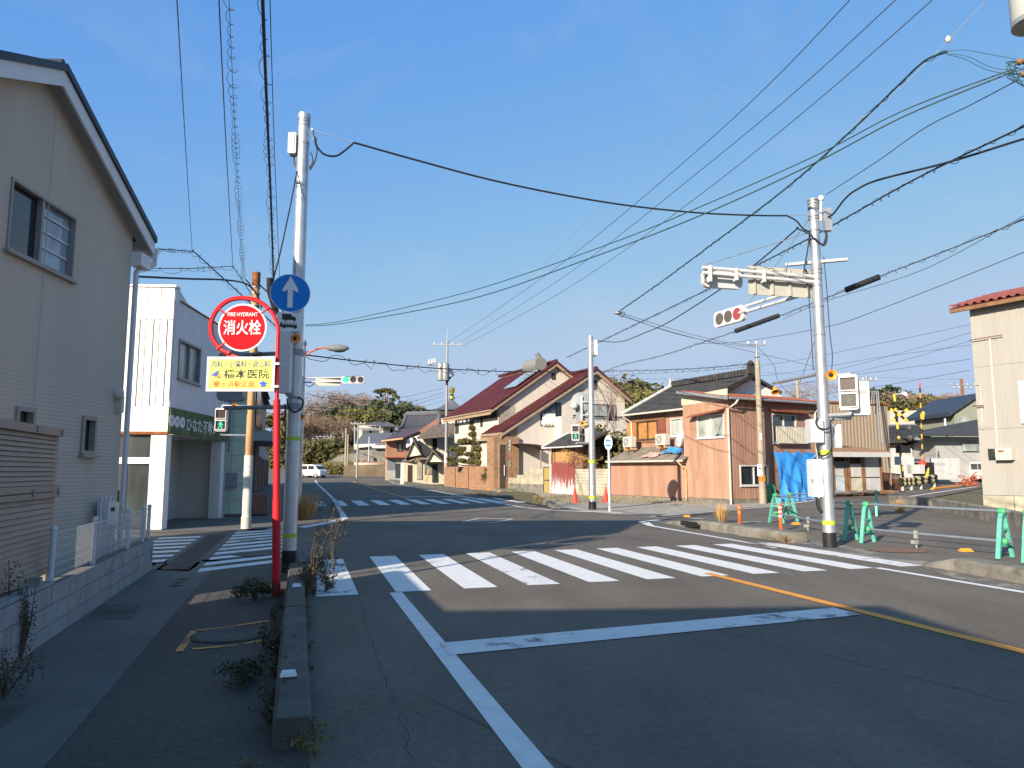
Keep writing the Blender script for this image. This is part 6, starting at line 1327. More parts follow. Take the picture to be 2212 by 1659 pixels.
a, b = q2(1590, 405), q2(1612, 498); mb = MB(); mb.fbox(RH, -.03, 0, a[0], b[0] + .2, b[1], a[1]); mb.build('vent', 'wood_dark', rh)
# balcony on the right of the gable
a, b = q2(1295, 745, -1.2), q2(1890, 790, -1.2)
mb = MB(); mb.fbox(RH, -1.2, 0, a[0], q2(1398, 800, -1.2)[0], 0, a[1]); mb.build('balcony_block', 'rh_cream', rh)
mb = MB(); mb.fbox(RH, -1.2, -1.1, q2(1398, 800, -1.2)[0], gR, 0, b[1] - .05); mb.build('parapet', 'rh_siding', rh)
for k in range(9): d = q2(1400, 0, -1.2)[0] + (gR - q2(1400, 0, -1.2)[0]) * k / 8; mb = MB(); mb.fbox(RH, -1.18, -1.14, d - .02, d + .02, b[1] - .05, a[1] - .05); mb.build('rail_post', 'black', rh)
for z in (b[1] + .3, a[1] - .05, (a[1] + b[1]) / 2 + .15): mb = MB(); mb.fbox(RH, -1.18, -1.14, q2(1400, 0, -1.2)[0], gR, z - .03, z + .03); mb.build('rail', 'black', rh)
# front roof: two slopes
OVH = .4; RL_ = 3.4
def slope(d0, z0, d1, z1, l0, l1, tag_):
    p = [RH.p(l0, d0, z0), RH.p(l1, d0, z0), RH.p(l1, d1, z1), RH.p(l0, d1, z1)]
    slab(rh, p, .12, 'rh_trim'); u = (p[3] - p[0]); ln = u.length; u.normalize(); return p[0], u, ln
ridges = []
def tiles_on(p0, e, u, ln, wid, m, cap):
    cw, ch = .31, .33; nrm = e.cross(u).normalized(); nrm = nrm if nrm.z > 0 else -nrm; k = 4; vs = []
    for hh, off in ((0, .06), (ch * 1.08, .02)):
        for i in range(k + 1): vs.append(Vector((cw * 1.02 * i / k, hh, off + .025 * math.sin(math.pi * 2 * i / k))))
    for i in range(k + 1): vs.append(Vector((cw * 1.02 * i / k, 0, .01 + .025 * math.sin(math.pi * 2 * i / k))))
    mb = MB(); mb.add(vs, [(i, i + 1, k + 2 + i, k + 1 + i) for i in range(k)] + [(2 * k + 2 + i, 2 * k + 3 + i, i + 1, i) for i in range(k)])
    me = mb.mesh('roof_tile', Vector()); me.materials.append(M(m)); L4 = [basis(p0 + e * (cw * c) + u * (ch * r) + nrm * random.uniform(0, .01), e, u, nrm) for c in range(int(wid / cw)) for r in range(int(ln / ch))]
    for m4 in L4[:cap]: inst(me, 'roof_tile', m4, rh)
    if L4[cap:]: join_mesh('f', me, L4[cap:], None).build('roof_tile_field', m, rh)['kind'] = 'stuff'
LZ0 = .0
d_e = ev[0] - .0; z_e = ap[1] - sl * (ap[0] - d_e)
p0, u, ln = slope(d_e, z_e - .1, ap[0], ap[1] - .1, -OVH, RL_, 'a'); tiles_on(p0, RH.l, u, ln, RL_ + OVH, 'tile_red', 150)
d_r = er[0] + .1; z_r = ap[1] - slr * (d_r - ap[0]); p = [RH.p(-OVH, d_r, z_r - .1), RH.p(9, d_r, z_r - .1), RH.p(9, ap[0], ap[1] - .1), RH.p(-OVH, ap[0], ap[1] - .1)]
slab(rh, p, .12, 'rh_trim'); slab(rh, [x + UP * .07 for x in p], .05, 'tile_red', 'rear_slope')
for d0, z0, d1, z1 in ((d_e, z_e, ap[0], ap[1]), (d_r, z_r, ap[0], ap[1])):
    mb = MB(); a, b = RH.p(-OVH - .04, d0, z0 - .42), RH.p(-OVH - .04, d1, z1 - .42); mb.hexa([a, a + RH.l * .06, b + RH.l * .06, b, a + UP * .28, a + RH.l * .06 + UP * .28, b + RH.l * .06 + UP * .28, b + UP * .28]); mb.build('barge_board', 'rh_trim', rh)
    n = 22
    for i in range(n): a = RH.p(-OVH - .02, d0 + (d1 - d0) * i / n, z0 + (z1 - z0) * i / n - .02); b = RH.p(-OVH - .02, d0 + (d1 - d0) * (i + .97) / n, z0 + (z1 - z0) * (i + .97) / n - .02); mb = MB(); mb.tube(a, b, .12, .1, 7); mb.build('verge_tile', 'tile_red', rh, True)
mb = MB(); mb.fbox(RH, -OVH, RL_, d_e - .06, d_e + .02, z_e - .55, z_e - .12); mb.build('fascia', 'rh_trim', rh)
gutter(rh, RH.p(-OVH, d_e - .12, z_e - .25), RH.p(3.0, d_e - .12, z_e - .25), .08, 'rh_trim')
for i in range(8): mb = MB(); l = -OVH + .55 * i; mb.tube(RH.p(l, ap[0], ap[1] + .06), RH.p(l + .53, ap[0], ap[1] + .06), .15, .14, 8); mb.build('ridge_tile', 'tile_red', rh, True)
# brick porch under the long slope
pz = z_e - .4; mb = MB(); mb.fbox(RH, -.05, 4, gL - .0 - 2.3, gL + .02, 0, pz + .9); 
a = q2(655, 1000, -.3)[0]; mb = MB(); mb.fbox(RH, -.3, 1.0, a, gL - .02, 0, pz); mb.build('porch_wall', 'rh_brick', rh)
mb = MB(); mb.quad(RH.p(-.02, a, pz), RH.p(-.02, gL, pz), RH.p(-.02, gL, zat(gL)), RH.p(-.02, a + .05, pz + .02)); mb.build('porch_gable', 'rh_trim', rh)
d0, d1 = q2(707, 1100, -.3)[0], q2(758, 1100, -.3)[0]; zt = q2(730, 1015, -.3)[1]; mb = MB(); mb.fbox(RH, -.34, -.29, d0 - .12, d1 + .12, .3, zt + .15); dr_ = mb.build('door', 'rh_trim', rh); mb = MB(); mb.fbox(RH, -.37, -.34, d0, d1, .3, zt); mb.build('door_leaf', 'wood_dark', dr_); mb = MB(); mb.tube(RH.p(-.42, d1 - .1, 1.2), RH.p(-.42, d1 - .1, 2.0), .03, None, 6); mb.build('handle', 'galv', dr_)
for y0, y1 in ((965, 1080), (1165, 1232)):
    p, q = q2(797, y0, -.3), q2(815, y1, -.3); 
    for k in range(3 if y0 < 1000 else 2): zz0 = q[1] + (p[1] - q[1]) * k / (3 if y0 < 1000 else 2); mb = MB(); mb.fbox(RH, -.34, -.3, p[0], q[0], zz0 + .03, zz0 + (p[1] - q[1]) / (3 if y0 < 1000 else 2) - .03); mb.build('glass_block', 'glass_frost', rh)
mb = MB(); mb.fbox(RH, -1.5, -.3, a, gL, .0, .28); mb.build('steps', 'concrete', rh); mb = MB(); mb.fbox(RH, -2.2, -1.5, a + .5, gL - .3, .0, .14); mb.build('steps', 'concrete', rh)
# polycarbonate canopy
p, q = q2(860, 1005, -1.2), q2(1165, 1070, -1.2); mb = MB(); n = 8
for i in range(n):
    d0, d1 = p[0] + (q[0] - p[0]) * i / n, p[0] + (q[0] - p[0]) * (i + 1) / n; f = lambda s: q[1] + (p[1] - q[1]) * math.sqrt(max(0, 1 - s * s))
    mb.hexa([RH.p(-1.9, d0, f(i / n) - .02), RH.p(-1.9, d1, f((i + 1) / n) - .02), RH.p(0, d1, f((i + 1) / n) - .02), RH.p(0, d0, f(i / n) - .02), RH.p(-1.9, d0, f(i / n)), RH.p(-1.9, d1, f((i + 1) / n)), RH.p(0, d1, f((i + 1) / n)), RH.p(0, d0, f(i / n))])
mb.build('canopy', mat('canopy_plum', (.24, .13, .12), .3, 0, .1, 2, 0), rh)
for d in (p[0] + 1.8, q[0] - .2): mb = MB(); mb.fbox(RH, -1.8, -1.74, d - .04, d + .04, 0, q[1]); mb.build('canopy_post', 'rh_trim', rh)
# rear wing with its own gable, balcony and roof
R2 = Frame(*RH.p(2.6, 0)[:2], -26.0); r2 = lambda x, y, l=0.0: R2.hitl(Z('2', x, y), l)
ap2 = r2(1227, 232); e2_ = r2(690, 612); c2L = r2(697, 640)[0]; sl2 = (ap2[1] - e2_[1]) / (ap2[0] - e2_[0]); z2at = lambda d: ap2[1] - .3 - sl2 * abs(ap2[0] - d)
WL = 9.4
mb = MB(); mb.quad(R2.p(0, c2L, 0), R2.p(0, 2 * ap2[0] - c2L, 0), R2.p(0, 2 * ap2[0] - c2L, z2at(c2L)), R2.p(0, ap2[0], z2at(ap2[0])), R2.p(0, c2L, z2at(c2L))); mb.build('rear_gable_wall', 'rh_siding', rh)
p, q = r2(1198, 335), r2(1238, 402); mb = MB(); mb.fbox(R2, -.03, 0, p[0], q[0], q[1], p[1]); mb.build('vent', 'wood_dark', rh)
zE = z2at(c2L); mb = MB(); rec = 1.5
mb.quad(R2.p(0, c2L + rec, 0), R2.p(WL, c2L + rec, 0), R2.p(WL, c2L + rec, zE), R2.p(0, c2L + rec, zE)); mb.quad(R2.p(0, c2L, 0), R2.p(0, c2L + rec, 0), R2.p(0, c2L + rec, zE), R2.p(0, c2L, zE)); mb.build('front_wall', 'rh_cream', rh)
f2 = lambda x, y, d=0.0: R2.hit(Z('2', x, y), c2L + d)
bt = f2(500, 785)[1]; bb = f2(500, 985)[1]
mb = MB(); mb.fbox(R2, 0, WL, c2L, c2L + .12, bb, bt); mb.fbox(R2, 0, WL, c2L, c2L + rec, bb, bb + .15); mb.build('balcony', 'rh_cream', rh)
mb = MB(); mb.fbox(R2, 0, WL, c2L + .03, c2L + .09, bt + .22, bt + .3); mb.build('balcony_rail', 'black', rh)
for k in range(12): l = WL * k / 11; mb = MB(); mb.fbox(R2, l - .03, l + .03, c2L + .03, c2L + .09, bt, bt + .22); mb.build('rail_post', 'black', rh)
for x0, x1, y0, y1 in ((287, 322, 825, 915), (425, 462, 790, 868), (525, 548, 690, 850)): l0, l1 = f2(x1, 800)[0], f2(x0, 800)[0]; mb = MB(); mb.fbox(R2, l0, l1, c2L - .02, c2L - .002, f2(x0, y1)[1], f2(x0, y0)[1]); mb.build('dark_screen', 'wood_dark', rh)
for x0, x1, y0, y1, gm_ in ((405, 445, 710, 790, 'glass_mid'), (540, 640, 665, 760, 'glass_dark')): l0, l1 = f2(x1, 800, rec)[0], f2(x0, 800, rec)[0]; window(rh, R2, 'l', c2L + rec, l0, l1, bt - .6, zE - .7, 2, 'wood_dark', gm_, 1, .08, False, .04, -.01)
for x in (290, 452, 690): l = f2(x, 700)[0]; mb = MB(); mb.fbox(R2, l - .1, l + .1, c2L + .0, c2L + .12, bt, zE); mb.build('balcony_pillar', 'rh_cream', rh)
for z0, z1, x0, x1 in ((.3, bb - .3, 300, 600),): l0, l1 = f2(620, 1100, rec)[0], f2(310, 1100, rec)[0]; window(rh, R2, 'l', c2L + rec - 1.0, l0, l1, .5, bb - .4, 4, 'wood_dark', 'glass_dark', 1, .08, False, .04, -.01); 
mb = MB(); mb.fbox(R2, 1.2, WL, c2L + .4, c2L + rec, 0, bb); mb.build('ground_floor', 'rh_cream', rh)
d0 = c2L - .85; z0 = ap2[1] - sl2 * (ap2[0] - d0); L2_ = WL + .6
p = [R2.p(-.35, d0, z0 - .1), R2.p(L2_, d0, z0 - .1), R2.p(L2_, ap2[0], ap2[1] - .1), R2.p(-.35, ap2[0], ap2[1] - .1)]; slab(rh, p, .12, 'rh_trim'); u = (p[3] - p[0]); ln = u.length; u.normalize(); tiles_on(p[0], R2.l, u, ln, L2_ + .35, 'tile_red', 150)
dR = 2 * ap2[0] - d0 - 3; zR = ap2[1] - sl2 * (dR - ap2[0]); pr = [R2.p(-.35, dR, zR - .03), R2.p(L2_, dR, zR - .03), R2.p(L2_, ap2[0], ap2[1] - .03), R2.p(-.35, ap2[0], ap2[1] - .03)]; slab(rh, pr, .15, 'tile_red', 'rear_slope')
mb = MB(); mb.fbox(R2, -.35, L2_, d0 - .05, d0 + .03, z0 - .5, z0 - .12); mb.build('fascia', 'rh_trim', rh); gutter(rh, R2.p(-.35, d0 - .1, z0 - .2), R2.p(L2_, d0 - .1, z0 - .2), .07, 'rh_trim')
for dd, zz in ((d0, z0), (dR, zR)):
    a, b = R2.p(-.39, dd, zz - .4), R2.p(-.39, ap2[0], ap2[1] - .4); mb = MB(); mb.hexa([a, a + R2.l * .06, b + R2.l * .06, b, a + UP * .28, a + R2.l * .06 + UP * .28, b + R2.l * .06 + UP * .28, b + UP * .28]); mb.build('barge_board', 'rh_trim', rh)
    for i in range(22): a = R2.p(-.37, dd + (ap2[0] - dd) * i / 22, zz + (ap2[1] - zz) * i / 22 - .02); b = R2.p(-.37, dd + (ap2[0] - dd) * (i + .97) / 22, zz + (ap2[1] - zz) * (i + .97) / 22 - .02); mb = MB(); mb.tube(a, b, .12, .1, 7); mb.build('verge_tile', 'tile_red', rh, True)
for i in range(20): mb = MB(); l = -.35 + .56 * i; mb.tube(R2.p(l, ap2[0], ap2[1] + .06), R2.p(l + .56, ap2[0], ap2[1] + .06), .15, .14, 8); mb.build('ridge_tile', 'tile_red', rh, True)
# solar water heater on the roof
f = lambda l, s, h: R2.p(l, d0, z0) + u * s + (R2.l.cross(u).normalized() * (-1 if R2.l.cross(u).z < 0 else 1)) * h
t = thing('solar_heater', f(1.4, ln - 1.2, .1), 'grey solar water heater tank with its panel on the red roof', 'solar heater')
mb = MB(); mb.hexa([f(.5, ln - 4.0, .12), f(2.6, ln - 4.0, .12), f(2.6, ln - 1.2, .12), f(.5, ln - 1.2, .12), f(.5, ln - 4.0, .22), f(2.6, ln - 4.0, .22), f(2.6, ln - 1.2, .22), f(.5, ln - 1.2, .22)]); mb.build('panel', 'glass_sky', t)
mb = MB(); mb.tube(f(.3, ln - 1.0, .5), f(2.8, ln - 1.0, .5), .55, None, 18); mb.build('tank', mat('tank_grey', (.22, .22, .205), .6, .1, .1, 3, .05), t, True)
mb = MB(); mb.tube(f(.6, ln - .7, .9), f(.6, ln - .7, 1.35), .2, None, 10); mb.build('header_cap', 'tank_grey', t, True)

# ================================================================ FAR HOUSES ON THE RIGHT OF THE STREET
mat('fh_orange', (.38, .20, .13), .8, 0, .12, .8, .1, 20, (.25, .14, .10), .4); mat('fh_cream', (.66, .60, .46), .8, 0, .06, 1, .05); mat('fh_tile', (.14, .115, .10), .7, 0, .25, 2, .1); mat('fh_plum', (.085, .045, .042), .5, 0, .2, 1.5, .05)
t = thing('orange_house', AT(*Z('1', 980, 1320), 85), 'far house with orange clad wall, plum roof and grey shed front', 'house')
OF = Frame(*AT(*Z('1', 878, 1310), 86)[:2], -26); OZ = .45
q1 = lambda x, y, l=0.0: OF.hitl(Z('1', x, y), l)
dE = q1(1085, 1000)[0]; zE = q1(880, 935)[1]; zE2 = q1(1085, 935)[1]
mb = MB(); mb.quad(OF.p(0, 0, 0), OF.p(0, dE + 4, 0), OF.p(0, dE + 4, zE + 3.0), OF.p(0, dE, zE + .35), OF.p(0, 0, zE)); mb.quad(OF.p(0, 0, 0), OF.p(.4, 0, 0), OF.p(.4, 0, zE), OF.p(0, 0, zE)); mb.build('wall', 'fh_orange', t)
mb = MB(); z0 = q1(920, 1105)[1]; mb.fbox(OF, -.06, 0, 0, dE * .97, 0, z0); mb.build('lower_wall', mat('fh_grey', (.42, .42, .38), .8, 0, .1, 2, .05), t)
mb = MB(); mb.fbox(OF, -.7, 0, -.3, dE, z0, z0 + .12); mb.build('eave_strip', 'rust_roof', t)
p, q = q1(998, 950), q1(1042, 1030); window(t, OF, 'd', 0, p[0], q[0], q[1], p[1], 1, 'black', 'glass_light', 1, .12, False, .05, -.02)
for x0, x1, y0, y1, m, nme in ((973, 1035, 1160, 1310, 'glass_mid', 'door'), (888, 968, 1110, 1225, 'galv_dull', 'shutter')): p, q = q1(x0, y0), q1(x1, y1); mb = MB(); mb.fbox(OF, -.12, -.06, p[0], q[0], q[1] + .05, p[1]); mb.build(nme, m, t)
p0, p1, p2, p3 = AT(*Z('1', 832, 922), 85.0), AT(*Z('1', 1055, 895), 84.5), AT(*Z('1', 1430, 745), 92), AT(*Z('1', 1060, 810), 96)
slab(t, [p0, p1, p2, p3], .2, 'fh_plum', 'roof'); mb = MB(); mb.tube(p0 - UP * .1, p1 - UP * .1, .1, None, 6); mb.build('gutter', 'pipe_orange', t)
mb = MB(); p = [AT(*Z('1', x, y), 85.5) for x, y in ((1085, 1000), (1240, 905), (1240, 860), (1085, 915))]; mb.prism(p, (0, .3, 0)); mb.build('gable_strip', 'wb_grey', t)
t = thing('cream_house', AT(*Z('1', 1300, 1330), 76), 'far cream walled house with brown tiled roof and porch', 'house')
CF = Frame(*AT(*Z('1', 1240, 1330), 77)[:2], -26); q1 = lambda x, y, l=0.0: CF.hitl(Z('1', x, y), l)
dE = q1(1490, 1000)[0]; zE = q1(1350, 890)[1]
mb = MB(); mb.fbox(CF, 0, .8, 0, dE + 3, 0, zE); mb.build('wall', 'fh_cream', t)
p0, p1 = AT(*Z('1', 1195, 893), 76), AT(*Z('1', 1520, 862), 74); p2, p3 = AT(*Z('1', 1520, 745), 79), AT(*Z('1', 1350, 770), 80); slab(t, [p0, p1, p2, p3], .2, 'fh_tile', 'roof')
e = (p1 - p0).normalized(); u = (p3 - p0 - e * (p3 - p0).dot(e)); ln = u.length; u.normalize(); tile_roof(t, p0 + UP * .03, e, u, 22, int(ln / .34), .6, .34, 'fh_tile', 120, .1)
p, q = q1(1352, 905), q1(1398, 1010); mb = MB(); mb.fbox(CF, -.05, 0, p[0], q[0], q[1], p[1]); mb.build('window', 'glass_dark', t); p, q = q1(1398, 905), q1(1450, 1010); mb = MB(); mb.fbox(CF, -.1, 0, p[0], q[0], q[1], p[1]); mb.build('shutter_box', 'plaster_white', t)
for x0, x1, y0, y1, m, nme in ((1270, 1345, 1150, 1270, 'glass_light', 'window'), (1350, 1400, 1165, 1350, 'glass_mid', 'door'), (1190, 1240, 1130, 1320, 'block_old', 'stone_panel')): p, q = q1(x0, y0, -1), q1(x1, y1, -1); mb = MB(); mb.fbox(CF, -1.1, -1.0, p[0], q[0], q[1], p[1]); mb.build(nme, m, t)
mb = MB(); p, q = q1(1060, 1150, -1), q1(1480, 1330, -1); mb.fbox(CF, -1, 0, p[0], q[0], 0, p[1]); mb.build('lower_wall', 'fh_cream', t)
mb = MB(); mb.fbox(CF, -1.08, -1.0, q1(1100, 1200, -1)[0], q1(1138, 1200, -1)[0], .2, q1(1100, 1175, -1)[1]); mb.build('door', 'wood_dark', t)
for pts in (((1040, 1130), (1145, 1130), (1245, 1085), (1150, 1085)), ((1180, 1110), (1330, 1105), (1340, 1082), (1190, 1088))): slab(t, [AT(*Z('1', x, y), 75 + i // 2) for i, (x, y) in enumerate(pts)], .1, 'moss_roof', 'porch_roof')
for xs, ys in (((1095, 1155, 1232), (1095, 950, 1070)), ((1300, 1350, 1450), (1145, 1055, 1140))):
    p = [AT(*Z('1', x, y), 75) for x, y in zip(xs, ys)]; mb = MB(); mb.prism([p[0], p[1], p[2]], (0, 2.5, 0)); mb.build('porch_gable', 'fh_cream', t)
    for a, b in ((p[0], p[1]), (p[1], p[2])): mb = MB(); d = (b - a).normalized(); a -= d * .3; b += d * .2; mb.hexa([a + Vector((0, -.3, 0)), b + Vector((0, -.3, 0)), b + Vector((0, 2.6, 0)), a + Vector((0, 2.6, 0)), a + Vector((0, -.3, .2)), b + Vector((0, -.3, .2)), b + Vector((0, 2.6, .2)), a + Vector((0, 2.6, .2))]); mb.build('porch_roof', 'fh_tile', t)
mb = MB(); p = AT(*Z('1', 1300, 1260), 73.5); mb.tube(AT(*Z('1', 1290, 1340), 73.5), AT(*Z('1', 1318, 1215), 74), .08, None, 6); tag(mb.build('leaning_pole', 'orange_plastic'), 'orange pole leaning by the far cream house door', 'pole')

# ================================================================ TEMPLE AND HILLSIDE
mat('temple_tile', (.105, .11, .125), .6, 0, .15, 1, .1); mat('temple_wall', (.46, .42, .35), .8, 0, .08, .5, 0); mat('gold', (.75, .55, .15), .3, .8, .1, 5, 0)
def curved_roof(root, ridge0, ridge1, eave0, eave1, sag=.12, n=8, m='temple_tile', name='roof'):
    mb = MB(); g = []
    for i in range(n + 1):
        f = i / n
        for (r, e) in ((ridge0, eave0), (ridge1, eave1)): p = r.lerp(e, f); p = p + UP * (-(r - e).length * sag * math.sin(math.pi * f)); g.append(p)
    mb.add(g, [(2 * i, 2 * i + 1, 2 * i + 3, 2 * i + 2) for i in range(n)]); return mb.build(name, m, root, True)
def a1_(x, y, Y): return AT(*Z('1', x, y), Y)
t = thing('temple_hall', a1_(1230, 900, 130), 'large temple hall with sweeping grey tiled roof', 'temple')
r0, r1 = a1_(1090, 670, 135), a1_(1425, 660, 128); e0, e1 = a1_(985, 820, 126), a1_(1400, 800, 118)
curved_roof(t, r0, r1, e0, e1, .10, 10)
for k in range(26):
    f = (k + .5) / 26; g = []; a, b = r0.lerp(r1, f), e0.lerp(e1, f); pts = [a.lerp(b, i / 10) - UP * ((a - b).length * .10 * math.sin(math.pi * i / 10) - .06) for i in range(11)]; mb = MB(); mb.path(pts, .1, 5); mb.build('tile_row', 'temple_tile', t, True)
mb = MB(); mb.tube(r0 + UP * .3, r1 + UP * .3, .45, None, 8); mb.build('ridge', 'temple_tile', t, True); curved_roof(t, r1, r0, e1 + Vector((0, 22, 0)), e0 + Vector((0, 22, 0)), .1, 6, 'temple_tile', 'rear_roof')
for a, b in ((r0, e0), (r1, e1)): mb = MB(); mb.path([a.lerp(b, i / 8) - UP * ((a - b).length * .10 * math.sin(math.pi * i / 8) - .25) for i in range(9)], .35, 6); mb.build('hip_ridge', 'temple_tile', t, True)
mb = MB(); c = (e0 + e1) / 2; mb.obox((c.x + 3.5, c.y + 9, c.z - 3.4), EAST, (0, 1, 0), 10, 10, 6.5); mb.build('hall_wall', 'temple_wall', t)
t = thing('pagoda', a1_(1530, 900, 150), 'pagoda roof with golden finial rising behind the poles', 'pagoda')
c = a1_(1535, 490, 150); eL, eR = a1_(1280, 600, 143), a1_(1760, 600, 143); W2 = (eR.x - eL.x) / 2; cx = (eR.x + eL.x) / 2
cor = [Vector((cx + sx * W2, 150 + sy * W2, eL.z)) for sx, sy in ((-1, -1), (1, -1), (1, 1), (-1, 1))]; apx = Vector((cx, 150, c.z))
for i in range(4): curved_roof(t, apx, apx + EAST * .01, cor[i], cor[(i + 1) % 4], .10, 8)
mb = MB(); mb.obox((cx, 150, eL.z - 5), EAST, (0, 1, 0), W2 * 1.35, W2 * 1.35, 10); mb.build('tower_wall', 'temple_wall', t)
mb = MB(); mb.obox((cx, 150, eL.z - .6), EAST, (0, 1, 0), W2 * 1.85, W2 * 1.85, .8); mb.build('eave', 'wood_dark', t)
h = a1_(1535, 370, 150).z - apx.z; mb = MB(); mb.lathe(apx, [(.7, -.2), (.5, .4)] + [(.45 if k % 2 else .2, .4 + (h - 2) * k / 12) for k in range(13)] + [(.5, h - 1.2), (.6, h - .5), (.05, h)], 10); mb.build('finial', 'gold', t, True)
t = thing('hill_house', a1_(820, 900, 140), 'pale two storey hillside house with grey hipped roof', 'house')
p = [a1_(625, 775, 140), a1_(1010, 785, 136), a1_(1000, 790, 150), a1_(640, 770, 152)]; r0, r1 = a1_(775, 722, 146), a1_(880, 725, 145)
for a, b, cc, d in ((p[0], p[1], r1, r0), (p[1], p[2], r1, r1), (p[3], p[0], r0, r0), (p[2], p[3], r0, r1)):
    mb = MB(); mb.quad(*([a, b, cc] if cc == d else [a, b, cc, d])); mb.build('roof', 'temple_tile', t)
mb = MB(); c = (p[0] + p[1] + p[2] + p[3]) / 4; mb.obox((c.x, c.y, c.z - 3.2), EAST, (0, 1, 0), (p[1].x - p[0].x) * .86, 10, 6.2); mb.build('wall', 'temple_wall', t)
mb = MB(); mb.obox((c.x, c.y - 5.3, c.z - 3.2), EAST, (0, 1, 0), (p[1].x - p[0].x) * .95, 1.2, .4); mb.build('mid_eave', 'temple_tile', t)
for k in range(5): mb = MB(); x = p[0].x + (p[1].x - p[0].x) * (.16 + .17 * k); mb.obox((x, c.y - 5.03, c.z - (1.6 if k != 2 else 4.6)), EAST, (0, 1, 0), 1.8, .1, 1.6); mb.build('window', 'glass_mid', t)
t = thing('low_house', a1_(620, 1000, 125), 'low dark roofed building below the hillside house', 'house'); mb = MB(); a, b = a1_(560, 970, 122), a1_(880, 970, 118); mb.prism([a + Vector((0, 0, 0)), b, b + Vector((0, 7, 2)), a + Vector((0, 7, 2))], (0, .0, .3)); mb.build('roof', 'temple_tile', t)
mb = MB(); c = (a + b) / 2; mb.obox((c.x, c.y + 4, c.z - 2), EAST, (0, 1, 0), (b.x - a.x) * .95, 6, 4); mb.build('wall', 'temple_wall', t)
for k in range(4): mb = MB(); mb.obox((a.x + (b.x - a.x) * (.15 + .22 * k), c.y + .95, c.z - 1.2), EAST, (0, 1, 0), 1.4, .1, 1.0); mb.build('window', 'glass_dark', t)
# concrete retaining walls below
t = thing('retaining_wall', a1_(550, 1150, 110), 'long pale concrete retaining wall beyond the far bend', 'wall')
pts = [(290, 1140), (420, 1065), (600, 1050), (745, 1100), (755, 1150), (600, 1145)]; mb = MB(); mb.prism([a1_(x, y, 108 - i * .0) for i, (x, y) in enumerate(pts)], (0, 3, 0)); mb.build('sloped_face', 'concrete', t)
mb = MB(); mb.prism([a1_(x, y, 114) for x, y in ((600, 1140), (600, 1000), (730, 985), (875, 990), (880, 1150))], (0, 3, 0)); mb.build('upper_face', 'concrete', t)
mb = MB(); mb.prism([a1_(x, y, 113) for x, y in ((735, 1002), (735, 975), (875, 975), (875, 1002))], (0, .4, 0)); mb.build('white_parapet', 'plaster_white', t)
mb = MB(); mb.prism([a1_(x, y, 113) for x, y in ((550, 990), (550, 965), (770, 958), (770, 980))], (0, .4, 0)); mb.build('white_parapet', 'plaster_white', t)
mb = MB(); mb.tube(a1_(590, 1132, 104), a1_(870, 1158, 100), .12, None, 6); mb.build('guard_rail', 'brick_dull', t)
t = thing('brick_revetment', a1_(740, 1260, 98), 'low brown revetment behind the far poles', 'wall'); mb = MB(); mb.prism([a1_(x, y, 98) for x, y in ((440, 1290), (450, 1180), (870, 1165), (870, 1310), (700, 1310))], (0, 1, 0)); mb.build('face', 'soil', t)

# ================================================================ RIGHT BACKGROUND: WAREHOUSE, SHACK, LEVEL CROSSING
ribmat('tan_rib', (.50, .44, .36), -16, .32, (.42, .37, .31), .35, .6, .06)
WH = Frame(*AT(2125, 1090, 28.0)[:2], 151.0)   # street face: l comes towards us from the far corner
wh = thing('warehouse', WH.p(5, -4), 'tall tan corrugated warehouse at the right picture edge', 'building')
kq = lambda x, y, d=0.0: WH.hit(Z('K4', x, y), d)
ZB = AT(2125, 1090, 28).z; TZ = kq(232, 295)[1]; ZP = kq(300, 1250)[1]
nP = 10; Lw = 9.0
for i in range(nP):
    a, b = Lw * i / nP, Lw * (i + 1) / nP
    for z0, z1 in ((ZP, kq(260, 917)[1]), (kq(260, 917)[1], kq(245, 602)[1]), (kq(245, 602)[1], TZ)):
        mb = MB(); mb.fbox(WH, a + .003, b - .003, -.05, .0, z0 + .004, z1 - .004); mb.fbox(WH, a + .1, a + .16, 0, .01, z0 + .004, z1 - .004); mb.fbox(WH, a + .42, a + .48, 0, .01, z0 + .004, z1 - .004); mb.fbox(WH, a + .74, a + .8, 0, .01, z0 + .004, z1 - .004); mb.build('panel', mat('tan_panel', (.34, .325, .295), .7, 0, .06, 1, .04, 20, (.30, .27, .23), .5, True), wh)
mb = MB(); mb.fbox(WH, .02, Lw, -9, -.06, ZP, TZ); mb.build('core', 'tan_panel', wh)
for i in range(8): mb = MB(); mb.fbox(WH, 1.1 * i + .02, 1.1 * i + 1.08, -9, .05 + .004 * (i % 2), ZB - .6, ZP - .01); mb.build('plinth_block', 'block_old', wh)
u_ = (-WH.d * 1.0 + UP * .28).normalized(); slab(wh, [WH.p(-.5, .45, TZ + .02), WH.p(Lw, .45, TZ + .02), WH.p(Lw, -5, TZ + 1.5), WH.p(-.5, -5, TZ + 1.5)], .1, 'tile_red')
tile_roof(wh, WH.p(-.5, .5, TZ + .06), WH.l, u_, 30, 6, .3, .6, mat('tile_rust', (.26, .08, .06), .6, 0, .2, 2, .1), 180, .1)
mb = MB(); mb.fbox(WH, -.5, Lw, .36, .46, TZ - .16, TZ - .02); mb.build('fascia', 'wood_brown', wh)
p, q = kq(480, 672), kq(505, 885); mb = MB(); mb.fbox(WH, p[0], p[0] + 2.2, .03, .08, q[1], p[1]); mb.build('white_sign', 'sign_white', wh)
pts = [WH.p(kq(x, y)[0], .07, kq(x, y)[1]) for x, y in ((335, 450), (352, 690), (376, 1010))]; pipe(wh, pts, .035, 'plastic_cream', 'conduit')
